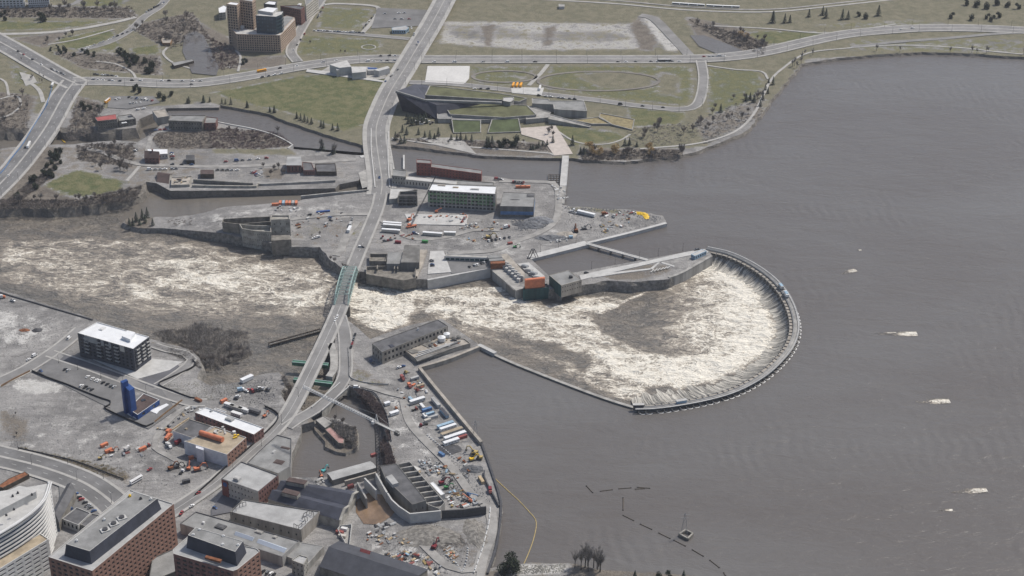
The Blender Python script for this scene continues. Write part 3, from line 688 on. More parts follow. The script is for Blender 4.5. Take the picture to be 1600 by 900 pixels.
for off in (0, 1):
    road([(840,-6+off*5),(960,1+off*5),(1060,10+off*5),(1150,15+off*4),(1220,14+off*4),(1300,6+off*4),(1400,-5+off*4),(1480,-14+off*4)], 4.0, ('track_gravel', 'pavement')[off], z=.06, name='railway_track')
road([(1330,74),(1400,66),(1480,60),(1560,53),(1640,50)], 6, z=.06, side=.6); road([(1400,38),(1300,52),(1200,45),(1100,40)], 3.5, 'pavement', z=.05)
road([(1900,105),(1600,85),(1500,75),(1400,71),(1320,76),(1260,84),(1222,108),(1205,125),(1192,150),(1180,175),(1160,198),(1130,214),(1080,226),(1000,233)], 3.2, 'pavement', z=.05, name='path')
road([(1100,102),(1150,109),(1190,112),(1200,124)], 3, 'pavement', z=.04, name='path'); road([(856,101),(845,115),(826,134)], 5, 'pavement', z=.05, name='path')
def loop(cx, cy, rx, ry, wd, m, name='path', a0=0, a1=360, z=.05):
    pts = [(cx+rx*math.cos(math.radians(a)), cy+ry*math.sin(math.radians(a))) for a in np.linspace(a0, a1, 22)]
    road(pts, wd, m, z=z, step=5, name=name)
mat('worn_path', (.20, .185, .165), .95, .2, .1)
loop(935,127,95,15,4,'worn_path'); loop(788,120,50,9,4,'worn_path'); loop(576,74,11,3.6,1.6,'pavement', z=.03)
road([(868,203),(900,222),(940,226),(968,220),(985,210)], 2.5, 'pavement', z=.04, name='path')
road([(612,216),(680,226),(760,232),(860,240),(866,243)], 3, 'pavement', z=.04, name='path'); road([(300,108),(270,98),(255,84),(262,74)], 3, 'pavement', z=.04, name='path')
road([(0,155),(25,150),(32,165),(10,182),(-30,186)], 3, 'pavement', z=.04, name='path'); road([(372,112),(376,90),(368,78)], 3, 'pavement', z=.04, name='path')
road([(-10,120),(8,128),(14,150)], 3, 'pavement', z=.04, name='path'); road([(35,122),(60,140),(68,160)], 5, 'pavement', z=.04, name='path')
road([(150,96),(180,100),(205,112),(212,122)], 3, 'pavement', z=.04, name='path')
# island tracks
road([(862,284),(872,300),(871,335),(862,352),(838,366),(800,380),(770,392),(700,396)], 7, 'track_gravel', z=.09, name='track')
road([(780,283),(830,284),(862,286),(870,294)], 7, 'track_gravel', z=.07, name='track')
road([(556,250),(520,252),(430,258),(340,261),(260,259),(225,258),(190,250),(160,238),(130,232)], 7, 'track_gravel', z=.08, name='track')
road([(222,258),(230,236),(236,215),(246,207),(262,205)], 5, 'track_gravel', z=.07, name='track'); road([(218,260),(208,272),(198,283)], 3.5, 'pavement', z=.05, name='path')
road([(590,340),(640,372),(690,372),(740,360),(780,360)], 6, 'track_gravel', z=.05, name='track'); road([(558,346),(540,372),(532,392),(525,400)], 8, 'track_gravel', z=.05, name='track')
road([(575,335),(520,336),(440,344),(380,340)], 6, 'track_gravel', z=.05, name='track')
# south bank streets
road([(-120,650),(-40,612),(0,597),(40,578),(75,556),(100,538),(128,514)], 11, 'asphalt', z=.09, side=2, name='road')
road([(78,553),(130,570),(190,592),(250,614),(300,630),(322,630)], 9, 'asphalt', z=.1, side=2)
R_FRONT = road([(100,554),(150,572),(195,588)], 5, 'asphalt_dark_and_shadow', z=.12)  # darkened as well, inside the apartment block's painted shadow
road([(246,603),(268,590),(293,572),(300,562),(290,553),(262,547),(240,540)], 6.5, 'asphalt', z=.08, side=1.5)
road([(300,632),(285,640),(262,660),(246,682),(242,700),(262,712),(290,728)], 5, 'track_gravel', z=.06, name='track')
R_BLVD = road([(-160,690),(-60,700),(0,714),(50,726),(100,742),(140,760),(175,786),(196,812),(205,840)], 24, 'asphalt_mid', z=.11, side=2.5, median=2.5, lines=4)
road([(545,598),(580,606),(605,614),(630,620)], 6, 'track_gravel', z=.07, name='track'); road([(630,625),(640,660),(665,690),(705,730),(735,770),(762,795),(768,830),(752,868),(742,890),(700,885),(655,845)], 7, 'track_gravel', z=.06, name='track')
road([(768,790),(771,830),(757,870),(748,915)], 6, 'track_gravel', z=.08, name='track')
# parking and plaza sheets
def lot(poly, m, z=GZ+.62, name='parking_lot', th=.6):
    z += .0071; mb = MB(); mb.prism([(p.x, p.y) for p in Gs(poly, z)], z-th, z); o = mb.build(name, m); o['kind'] = 'structure'; return o
lot([(82,558),(195,598),(196,630),(178,640),(152,628),(58,580)], 'asphalt_mid'); lot([(100,556),(190,586),(182,594),(92,563)], 'asphalt_dark_and_shadow', GZ+.66)  # second sheet: cast shadow of the apartment block, painted as a dark strip
lot([(215,596),(240,606),(280,572),(272,565)], 'asphalt_dark_and_shadow', GZ+.64); lot([(196,625),(250,605),(275,640),(232,670),(165,642)], 'asphalt_mid', GZ+.6)
lot([(590,12),(680,16),(660,40),(580,44)], 'asphalt_mid'); lot([(170,150),(240,150),(250,160),(200,170),(168,168)], 'asphalt_mid')
lot([(668,103),(734,103),(733,122),(725,131),(664,128)], 'sand_court', GZ+.6, 'sports_court'); lot([(798,136),(850,137),(846,149),(800,145)], 'concrete_light', GZ+.8)
lot([(655,215),(720,215),(745,241),(680,226)], 'pavement', GZ+.5, 'plaza'); lot([(812,200),(868,196),(880,215),(895,240),(866,243),(850,220),(815,210)], 'plaza', GZ+.72, 'plaza')
lot([(125,552),(145,545),(210,575),(235,560),(285,565),(265,578),(215,592)], 'concrete_light', GZ+.7, 'plaza')
lot([(672,392),(693,392),(705,425),(668,428)], 'concrete_light', GZ+.66); lot([(693,400),(760,402),(770,418),(706,428)], 'asphalt_mid', GZ+.62)
lot([(632,334),(732,336),(728,352),(640,350)], 'concrete_light', GZ+.7, 'concrete_slab'); lot([(30,112),(52,118),(58,128),(40,134)], 'pavement', GZ+.6, 'plaza')
lot([(330,795),(350,770),(372,780),(360,800),(330,806)], 'asphalt_dark_and_shadow', GZ+.62); lot([(92,755),(150,772),(165,800),(130,815),(95,812)], 'asphalt_mid', GZ+.6)
lot([(560,270),(578,262),(580,290),(566,294)], 'concrete', GZ+.5, 'quay')
# ================================================================== BUILDINGS
CAMV = Vector((0, CAM_Y, 0))
_win = {}
def window_mesh(wd, ht, g, fr):
    k = (round(wd, 1), round(ht, 1), g, fr)
    if k not in _win:
        wd, ht = k[0], k[1]; b = min(.16, wd*.1); mb = MB()
        o = [(0, 0), (wd, 0), (wd, ht), (0, ht)]; i = [(b, b), (wd-b, b), (wd-b, ht-b), (b, ht-b)]
        mb.cur = 1
        for a in range(4):
            c = (a+1) % 4; mb.face([(o[a][0], 0, o[a][1]), (o[c][0], 0, o[c][1]), (i[c][0], 0, i[c][1]), (i[a][0], 0, i[a][1])])
            mb.face([(i[a][0], 0, i[a][1]), (i[c][0], 0, i[c][1]), (i[c][0], .1, i[c][1]), (i[a][0], .1, i[a][1])])
        mb.cur = 0; mb.face([(p[0], .1, p[1]) for p in i]); _win[k] = mb.mesh('window', g, fr)
    return _win[k]
def grid_wall(mb, p0, p1, z0, z1, sp, panes):
    """wall with real openings; sp rows, cols, wf, hf, za, zb (fractions of height), mu"""
    p0 = Vector((p0[0], p0[1])); p1 = Vector((p1[0], p1[1])); d = p1-p0; W = d.length; d.normalize(); n = Vector((d.y, -d.x)); H = z1-z0
    rows, cols = sp['rows'], sp['cols']; wf, hf = sp.get('wf', .5), sp.get('hf', .55); mu = sp.get('mu', .02)*W
    a, b = z0+sp.get('za', .04)*H, z0+sp.get('zb', .96)*H; cw = (W-2*mu)/cols; ch = (b-a)/rows; dep = sp.get('depth', .35)
    us = [0]; vs_ = [z0]
    for c in range(cols): us += [mu+cw*(c+.5-wf/2), mu+cw*(c+.5+wf/2)]
    for r in range(rows): vs_ += [a+ch*(r+.5-hf/2), a+ch*(r+.5+hf/2)]
    us.append(W); vs_.append(z1)
    Q = lambda u, z, k=0.0: (p0.x+d.x*u-n.x*k, p0.y+d.y*u-n.y*k, z)
    for j in range(len(vs_)-1):
        if j % 2 == 0:
            mb.face([Q(0, vs_[j]), Q(W, vs_[j]), Q(W, vs_[j+1]), Q(0, vs_[j+1])]); continue
        for i in range(len(us)-1):
            u0, u1, v0, v1 = us[i], us[i+1], vs_[j], vs_[j+1]
            if i % 2 == 0: mb.face([Q(u0, v0), Q(u1, v0), Q(u1, v1), Q(u0, v1)])
            else:
                mb.face([Q(u0, v0), Q(u1, v0), Q(u1, v0, dep), Q(u0, v0, dep)]); mb.face([Q(u1, v1), Q(u0, v1), Q(u0, v1, dep), Q(u1, v1, dep)])
                mb.face([Q(u0, v1), Q(u0, v0), Q(u0, v0, dep), Q(u0, v1, dep)]); mb.face([Q(u1, v0), Q(u1, v1), Q(u1, v1, dep), Q(u1, v0, dep)])
                if random.random() >= sp.get('skip', 0): panes.append((Q(u0, v0, dep*.8), math.atan2(d.y, d.x), u1-u0, v1-v0, sp.get('glass', 'glass'), sp.get('frame', 'steel_dark')))
def add_panes(panes, root):
    for p, rz, wd, ht, g, fr in panes:
        me = window_mesh(wd, ht, g, fr); k = (round(wd, 1), round(ht, 1))
        o = bpy.data.objects.new('window', me); link(o); o.parent = root; o.matrix_parent_inverse = PW(root).inverted()
        o.location = p; o.rotation_euler = (0, 0, rz); o.scale = (wd/k[0], 1, ht/k[1])
def edges(poly):
    for i in range(len(poly)):
        p0, p1 = Vector((poly[i][0], poly[i][1])), Vector((poly[(i+1) % len(poly)][0], poly[(i+1) % len(poly)][1]))
        d = p1-p0; n = Vector((d.y, -d.x)); mid = (p0+p1)/2; tc = Vector((CAMV.x, CAMV.y))-mid
        vis = n.dot(tc) > 0
        yield p0, p1, (('L' if n.x < 0 else 'R') if vis else 'B')
def building(name, label, cat, roof, h, wall, roofm, zb=GZ, par=.7, win=None, units=(), group=None, wm=None, world=False, parent=None, trim=None, rpar=None):
    zt = zb+h; P = ccw([(p.x, p.y) for p in (Gs(roof, zt) if not world else roof)]); c = sum((Vector(p) for p in P), Vector((0, 0)))/len(P)
    root = parent or empty(name, (c.x, c.y, zb), label, cat, group)
    walls = {}; panes = []; zbb = zb-1.0
    for p0, p1, side in edges(P):
        m = (wm or {}).get(side, wall); mb = walls.setdefault(m, MB()); sp = (win or {}).get(side) or ((win or {}).get('A') if side != 'B' else None)
        if sp and (p1-p0).length > sp.get('minw', 5): 
            mb.face([(p0.x, p0.y, zbb), (p1.x, p1.y, zbb), (p1.x, p1.y, zb), (p0.x, p0.y, zb)]); grid_wall(mb, p0, p1, zb, zt, sp, panes)
        else: mb.face([(p0.x, p0.y, zbb), (p1.x, p1.y, zbb), (p1.x, p1.y, zt), (p0.x, p0.y, zt)])
    if par:
        pm = trim or wall; mb = walls.setdefault(pm, MB()); I = inset(P, .45); n = len(P)
        for i in range(n):
            j = (i+1) % n
            mb.face([(*P[i], zt), (*P[j], zt), (*I[j], zt), (*I[i], zt)]); mb.face([(*I[i], zt), (*I[j], zt), (*I[j], zt-par), (*I[i], zt-par)])
    else: I = P
    for m, mb in walls.items(): mb.build('wall', m, root)
    mb = MB(); mb.ngon([(p[0], p[1], zt-par) for p in I]); ro = mb.build('roof', roofm, root)
    add_panes(panes, root)
    for (px, py, l, wd, hh, m) in units:
        q = G(px, py, zt-par); mb = MB(); e = Vector(P[1])-Vector(P[0]); a = math.atan2(e.y, e.x)
        mb.box((q.x, q.y, zt-par-.02), (l, wd, hh), a); mb.box((q.x, q.y, zt-par+hh), (l*.7, wd*.7, .25), a); mb.build('roof_unit', m, ro)
    return root
def gable(name, label, cat, quad, h, rise, wall, roofm, zb=GZ, win=None, group=None, over=.5, chim=None):
    """quad eave corners a,b,c,d; the ridge runs parallel to a-b"""
    ze = zb+h; a, b, c, d = [Vector((p.x, p.y)) for p in Gs(quad, ze)]
    root = empty(name, (*((a+b+c+d)/4), zb), label, cat, group); P = ccw([a, b, c, d]); mb = MB(); panes = []
    for p0, p1, side in edges(P):
        sp = (win or {}).get(side) or ((win or {}).get('A') if side != 'B' else None)
        if sp: grid_wall(mb, p0, p1, zb, ze, sp, panes); mb.face([(*p0, zb-1), (*p1, zb-1), (*p1, zb), (*p0, zb)])
        else: mb.face([(*p0, zb-1), (*p1, zb-1), (*p1, ze), (*p0, ze)])
    r0, r1 = (a+d)/2, (b+c)/2; zr = ze+rise
    mb.face([(*a, ze), (*d, ze), (*r0, zr)]); mb.face([(*b, ze), (*c, ze), (*r1, zr)]); mb.build('wall', wall, root)
    u = (b-a).normalized()*over; v = (d-a).normalized(); k = rise/((d-a).length/2)
    mb = MB(); e0, e1, e2, e3 = a-u-v*over, b+u-v*over, c+u+v*over, d-u+v*over; R0, R1 = r0-u, r1+u
    for q in ([(*e0, ze-k*over), (*e1, ze-k*over), (*R1, zr), (*R0, zr)], [(*R0, zr), (*R1, zr), (*e2, ze-k*over), (*e3, ze-k*over)]):
        mb.face(q); mb.face([(x, y, z+.22) for x, y, z in q])
        for i in range(4):
            j = (i+1) % 4; mb.face([q[i], q[j], (q[j][0], q[j][1], q[j][2]+.22), (q[i][0], q[i][1], q[i][2]+.22)])
    rf = mb.build('roof', roofm, root); add_panes(panes, root)
    if chim:
        mb = MB(); q = a.lerp(b, chim[0]).lerp(d.lerp(c, chim[0]), chim[1]); mb.box((*q, ze), (1.4, 1.4, rise+2)); mb.box((*q, ze+rise+2), (1.8, 1.8, .3)); o = mb.build('chimney', 'brick_dull', rf)
    return root
W_ = lambda rows, cols, wf=.5, hf=.55, **k: dict(rows=rows, cols=cols, wf=wf, hf=hf, **k)
def z_(x0, y0, s, pts): return [(x0+a/s, y0+b/s) for a, b in pts]

# ---- riverside condominium, south bank
r = building('apartment_building', 'six storey charcoal apartment block with bright white flat roof by the rapids', 'apartment block', [(121,520),(152,503),(233,526),(208,545)], 23.5, 'dark_clad', 'white_roof', trim='white_paint',
    win={'L': W_(6,13,.55,.6,za=.12), 'R': W_(6,6,.6,.6,za=.12)}, units=((160,514,6,4,.8,'white_paint'),))
P = ccw([(p.x, p.y) for p in Gs([(121,520),(152,503),(233,526),(208,545)], GZ+23.5)])
for p0, p1, sd_ in edges(P):
    if sd_ == 'B': continue
    d = (p1-p0); L = d.length; d.normalize(); n = Vector((d.y, -d.x)); cols = ((.16, .38, .55, .70) if sd_ == 'L' else (.22, .55, .85))
    if sd_ == 'L':
        for f0, f1, m in ((.12, .36, 'grey_roof_light'), (.42, .47, 'grey_roof_light'), (.56, .60, 'concrete_light'), (.76, .84, 'cream')):
            mb = MB(); a, b = p0+d*L*f0+n*.05, p0+d*L*f1+n*.05
            mb.prism([a, b, b+n*.25, a+n*.25], GZ+17.5, GZ+23.2); mb.build('cladding_panel', m, r)
    for f in cols:
        for k in range(5):
            z = GZ+6.2+k*3.45; a, b = p0+d*(L*f-2.2), p0+d*(L*f+2.2); mb = MB()
            mb.prism([a, b, b+n*1.7, a+n*1.7], z, z+.22, True, True); bo = mb.build('balcony', 'concrete_light' if sd_ == 'R' else 'grey_roof_light', r); mb = MB()
            for u0, u1 in ((a+n*1.65, b+n*1.65), (a, a+n*1.65), (b, b+n*1.65)): mb.bar((*u0, z+.75), (*u1, z+.75), .08, 1.0)
            mb.build('railing', 'concrete_light' if sd_ == 'R' else 'grey_roof_light', bo)
mb = MB(); q = [(190,525),(199,516),(211,519),(203,530)]; mb.prism([(p.x, p.y) for p in Gs(q, GZ+26)], GZ+22.6, GZ+26); mb.build('penthouse', 'white_roof', r)
for x in ((176,590,193,598),):
    pass
# ---- blue exhibition pavilion with tower
r = building('blue_pavilion', 'royal blue pavilion with tall blank tower and low brown roofed wing', 'pavilion', z_(0,560,5,[(1120,272),(1245,322),(1075,440),(1000,392)]), 5.5, 'blue_clad', 'brown_roof', par=.4, trim='white_paint', win={'R': W_(1,2,.25,.5)})
for q, zt in (([(188,595.5),(197,592),(200,594.5),(191,598.5)], 34), ([(191,600),(199,597.5),(210,606),(202,611)], 29)):
    mb = MB(); P = [(p.x, p.y) for p in Gs(q, zt)]; mb.prism(P, GZ-.5, zt); mb.build('tower', 'blue_clad', r)
mb = MB(); q = G(224, 625.5, GZ+5.2); mb.box((q.x, q.y, GZ+5.1), (3.6, 3.0, .5), .5); mb.build('skylight', 'glass', r)
lot(z_(0,560,5,[(1000,395),(1075,445),(1300,352),(1320,362),(1240,412),(1225,432),(1165,408),(1060,470),(985,430)]), 'white_roof', GZ+.9, 'terrace')
# ---- brick works with white roof
building('brick_warehouse', 'long red brick building with plain white roof beside the approach road', 'warehouse', z_(240,600,6.667,[(545,240),(1145,455),(1045,525),(430,295)]), 9.5, 'brick_dull', 'white_roof', trim='white_paint', win={'L': W_(2,14,.4,.5), 'R': W_(2,3,.35,.45)}, units=((359,656,7,4,1.6,'grey_roof_light'), (330,643,2,2,.8,'steel')))
building('shed', 'small white flat roofed shed at the end of the long brick building', 'shed', z_(240,600,6.667,[(470,250),(520,245),(540,262),(480,285)]), 7, 'white_paint', 'white_roof')
building('shed', 'white lean-to shed along the back of the long brick building', 'shed', z_(240,600,6.667,[(645,248),(760,285),(740,300),(625,262)]), 4, 'white_paint', 'white_roof')
r = building('brick_factory', 'brick factory wrapped in white sheeting with tan roof under repair', 'factory', z_(240,600,6.667,[(640,440),(965,555),(765,735),(315,595),(385,575)]), 12.5, 'brick_orange', 'tan_roof', wm={'L': 'wrap'}, trim='concrete_light', win={'R': W_(3,6,.38,.5)})
mb = MB(); a, b = G(313, 676, GZ+14.2), G(348, 687, GZ+14.2); mb.cyl(a, b, 2.3, 14); mb.build('tarpaulin_roll', 'orange', r)
mb = MB()
for k in range(16): 
    q = G(random.uniform(330,352), random.uniform(668,678), GZ+11.9); mb.box(q, (random.uniform(1,2.4), random.uniform(.8,1.6), random.uniform(.4,1.2)), random.random()*3)
mb.build('roofing_bundles', 'concrete_light', r)
mb = MB()
for x, y in ((367,681),(369,684),(372,681),(366,685)): mb.box(G(x, y, GZ+11.9), (1.8, 1.3, 1.2), .4)
mb.build('pallet_stack', 'yellow', r); mb = MB(); mb.box(G(366,677,GZ+11.9), (2.4,2.4,2), .4); mb.build('roof_unit', 'white_paint', r)
for k in range(3):     # pleats of the wrapped front
    a = G(287+34*(k+.5)/1.5, 690+10*(k+.5)/1.5, GZ+12.3)
mb = MB(); q = z_(240,600,6.667,[(440,640),(520,665),(520,690),(440,665)]); P = [(p.x, p.y) for p in Gs(q, GZ+13)]; mb.prism(P, GZ, GZ+13); mb.build('stair_tower', 'wrap', r)
building('annex', 'dark roofed annex with grey walls behind the wrapped brick factory', 'annex', z_(240,600,6.667,[(370,362),(610,437),(430,568),(200,490)]), 9, 'wrap', 'grey_roof_dark', trim='concrete_tan', units=((291,671,2,2,1,'tan_roof'),))
# ---- flat grey mills along the street
building('grey_mill', 'low grey flat roofed mill with patched roof at the pond edge', 'mill', [(433,679),(455.5,685),(454,728),(435,740),(386,723),(405,704)], 10, 'concrete', 'grey_roof', trim='grey_roof_dark', units=((428,706,5,2.2,.5,'grey_roof_light'),(436,722,6,8,.15,'brown_roof'),(446,700,3,8,.15,'brown_roof')))
r = building('mill_building', 'four storey cream and red brick mill with light grey roof', 'mill', z_(280,680,5.625,[(545,230),(870,350),(695,495),(370,380)]), 16, 'cream', 'grey_roof_light', trim='grey_roof_dark', wm={'R': 'brick_dull'}, win={'R': W_(3,8,.4,.45), 'L': W_(3,8,.28,.35,mu=.14)}, units=((371,750,5,4,2.4,'concrete_light'),))
P = ccw([(p.x, p.y) for p in Gs(z_(280,680,5.625,[(545,230),(870,350),(695,495),(370,380)]), GZ+16)])
for p0, p1, s_ in edges(P):
    if s_ == 'L':
        d = (p1-p0).normalized(); n = Vector((d.y, -d.x)); mb = MB(); mb.prism([p0, p0+d*6.5, p0+d*6.5+n*.12, p0+n*.12], GZ, GZ+15.2); mb.build('brick_panel', 'brick_red', r)
        c = p0+d*3.3+n*.2; mb = MB(); mb.cyl((c.x, c.y, GZ+11.5), (c.x+n.x*.1, c.y+n.y*.1, GZ+11.5), 2.0, 16); mb.build('round_emblem', 'blue_clad', r)
# twin gabled dark hall
def twin():
    ze = GZ+8.5; a, b, c, d = [Vector((p.x, p.y)) for p in Gs(z_(280,680,5.625,[(930,395),(1560,495),(1405,750),(780,560)]), ze)]
    root = empty('mill_hall', (*((a+b+c+d)/4), GZ), 'wide mill hall with twin dark slate gables and stone end wall', 'hall')
    mb = MB()
    for p0, p1, s_ in edges(ccw([a, b, c, d])): mb.face([(*p0, GZ-1), (*p1, GZ-1), (*p1, ze), (*p0, ze)])
    for k in range(2):
        q = [a.lerp(d, k/2), b.lerp(c, k/2), b.lerp(c, (k+1)/2), a.lerp(d, (k+1)/2)]; r0, r1 = (q[0]+q[3])/2, (q[1]+q[2])/2; zr = ze+4
        mb.face([(*q[1], ze), (*q[2], ze), (*r1, zr)]); mb.face([(*q[0], ze), (*q[3], ze), (*r0, zr)])
        m2 = MB(); m2.face([(*q[0], ze+.03), (*q[1], ze+.03), (*r1, zr+.03), (*r0, zr+.03)]); m2.face([(*r0, zr+.03), (*r1, zr+.03), (*q[2], ze+.03), (*q[3], ze+.03)]); m2.build('roof', 'navy_roof', root)
        m3 = MB(); e = r1-r0; u0 = r0+e*(.1+.06*k); u1 = r0+e*(.36+.02*k); v = (d-a).normalized()*2.6
        m3.prism([u0-v, u1-v, u1+v, u0+v], ze+2, zr+2.2, False); m3.build('monitor_wall', 'stone_light', root)
        m4 = MB(); m4.prism([u0-v*1.15, u1-v*1.15, u1+v*1.15, u0+v*1.15], zr+2.2, zr+2.8, True, True, .96); m4.build('monitor_roof', 'brown_roof', root)
    # raised stone coping on the end wall
    n = (b-a).normalized()*.9
    for k in range(2):
        q1, q2 = b.lerp(c, k/2), b.lerp(c, (k+1)/2); r1 = (q1+q2)/2
        mb.bar((*(q1+n), ze+.3), (*(r1+n), ze+4.3), 2.0, .7); mb.bar((*(r1+n), ze+4.3), (*(q2+n), ze+.3), 2.0, .7)
    mb.build('wall', 'stone_light', root)
twin()
r = building('warehouse', 'beige concrete warehouse with stained grey roof and steel pipe racks', 'warehouse', z_(280,680,5.625,[(560,563),(1235,668),(1072,832),(445,672)]), 11, 'concrete_tan', 'grey_roof_light', trim='concrete_dark', win={'L': W_(1,9,.18,.2)})
for (x0, y0, x1, y1) in ((474,803,484,797),(484,797,490,801),(466,822,477,812),(459,818,466,822),(472,806,480,808),(363,799,374,787),(374,787,384,784)):
    zt = GZ+10.3; mb = MB(); a, b = G(x0, y0, zt+3.4), G(x1, y1, zt+3.4)
    mb.bar(a, b, .35)
    for t in (0, .5, 1): q = a.lerp(b, t); mb.bar((q.x, q.y, zt), (q.x, q.y, zt+3.4), .35)
    mb.build('pipe_rack', 'steel_dark', r)
r = building('long_workshop', 'long low grey workshop with two glazed skylights behind brick tower', 'workshop', [(306,799),(468,845),(441,870),(281,818)], 9, 'concrete', 'grey_roof', trim='grey_roof_dark', units=((318,818,2,2,1.4,'white_paint'),(345,824,8,5,1.2,'grey_roof_dark'),(405,832,6,3,1,'concrete'),(430,840,3,3,1,'concrete')))
for q in ([(366,836),(370,830.5),(398,840),(394,845.5)], [(401,848),(406,842),(449,857),(444,864)]):
    zt = GZ+8.4; a, b, c, d = [Vector((p.x, p.y)) for p in Gs(q, zt)]; mb = MB(); m0, m1 = (a+b)/2, (c+d)/2
    for s, t in (((a, d), 1), ((b, c), -1)): mb.face([(*s[0], zt), (*s[1], zt), (*m1, zt+1.8), (*m0, zt+1.8)])
    mb.face([(*a, zt), (*b, zt), (*m0, zt+1.8)]); mb.face([(*c, zt), (*d, zt), (*m1, zt+1.8)]); mb.build('skylight', 'skylight', r)
building('low_store', 'low grey store roof beside the slate roofed hall', 'store', [(443,867),(469,847),(506,853),(480,882)], 6, 'concrete', 'grey_roof', par=.3)
building('stone_house', 'narrow pale stone house with small paired windows beside the slate hall', 'house', z_(240,760,5.333,[(1215,568),(1285,588),(1250,652),(1148,612)]), 13, 'stone_light', 'grey_roof_light', win={'A': W_(3,3,.35,.4)})
r = gable('slate_hall', 'large hall with dark blue slate roof and white eaves at the site edge', 'hall', [(500,885),(640,930),(668,890),(530,846)], 7, 6, 'stone', 'slate')
r2 = gable('brick_cabin', 'tiny brick cabin with reddish gable roof above the slate hall', 'cabin', [(563,864),(577,868),(579,862),(566,858)], 9, 2.2, 'stone_light', 'red_roof')
# ---- brick office towers
r = building('office_tower', 'tall orange brick office slab with square windows and dark sloped penthouse', 'office tower', [(271.5,787),(144,892),(75.5,870),(203,765)], 43, 'brick_orange', 'grey_roof_light', win={'R': W_(11,20,.55,.52,za=.0,zb=.965,depth=.6), 'L': W_(11,7,.55,.52,za=0,zb=.965,depth=.6)}, trim='concrete_light')
def mansard(root, top, z0, z1, out, m, rm):
    T = ccw([Vector((p.x, p.y)) for p in Gs(top, z1)]); B = inset(T, -out); mb = MB(); n = len(T)
    for i in range(n): j = (i+1) % n; mb.face([(*B[i], z0), (*B[j], z0), (*T[j], z1), (*T[i], z1)])
    mb.build('penthouse_wall', m, root); I = inset(T, .4); mb = MB(); mb.ngon([(*p, z1-.3) for p in I]); mb.build('penthouse_roof', rm, root)
    mb = MB()
    for i in range(n): j = (i+1) % n; mb.face([(*T[i], z1), (*T[j], z1), (*I[j], z1), (*I[i], z1)]); mb.face([(*I[i], z1), (*I[j], z1), (*I[j], z1-.3), (*I[i], z1-.3)])
    mb.build('coping', 'concrete_light', root)
mansard(r, z_(0,700,4.5,[(940,305),(1105,355),(630,725),(465,675)]), GZ+42.2, GZ+52, 1.6, 'navy_roof', 'grey_roof')
for x, y in ((190.5,810),(178,819.5),(164.5,829)):
    c = G(x, y, GZ+51.7); mb = MB(); mb.box(c, (6.5,5,.9), .55); mb.build('fan_plinth', 'concrete_light', r); mb = MB(); mb.cyl((c.x,c.y,c.z+.9), (c.x,c.y,c.z+1.9), 1.9, 14); mb.build('roof_fan', 'steel_dark', r)
for x, y, m in ((203,776,'yellow'),(163,813,'white_paint'),(120,846,'white_paint'),(220,780,'steel_dark'),(236,781,'white_paint')):
    c = G(x, y, GZ+51.7); mb = MB(); mb.box(c, (1.8,1.6,1.3), .5); mb.cyl((c.x,c.y,c.z+1.3), (c.x,c.y,c.z+2), .5, 8); mb.build('roof_vent', m, r)
building('service_block', 'low grey service block between the two brick office towers', 'service block', [(238,872),(274,856),(280,890),(232,910)], 12, 'concrete_dark', 'grey_roof')
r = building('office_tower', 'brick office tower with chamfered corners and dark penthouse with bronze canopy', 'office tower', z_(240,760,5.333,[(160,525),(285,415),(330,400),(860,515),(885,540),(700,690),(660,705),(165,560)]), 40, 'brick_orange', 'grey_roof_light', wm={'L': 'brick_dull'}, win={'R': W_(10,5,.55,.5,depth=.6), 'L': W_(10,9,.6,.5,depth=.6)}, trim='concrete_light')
mansard(r, z_(240,760,5.333,[(350,340),(745,455),(680,545),(285,405)]), GZ+39.2, GZ+50, 1.4, 'navy_roof', 'grey_roof')
mb = MB(); a, b, c, d = [Vector(p) for p in Gs(z_(240,760,5.333,[(440,572),(570,608),(555,625),(425,590)]), GZ+43.5)]; mb.face([a,b,c,d]); mb.face([a-Vector((0,0,.5)),b-Vector((0,0,.5)),c-Vector((0,0,1.6)),d-Vector((0,0,1.6))]); mb.face([d,c,c-Vector((0,0,1.4)),d-Vector((0,0,1.4))]); mb.build('canopy', 'rust', r)
for x, y in ((348,851),(372,852),(349,838),(302,836),(312,828)):
    c = G(x, y, GZ+49.7); mb = MB(); mb.box(c, (2,1.5,.7), .4); mb.box((c.x,c.y,c.z+.7), (1.1,.9,.5), .4); mb.build('roof_vent', 'white_paint', r)
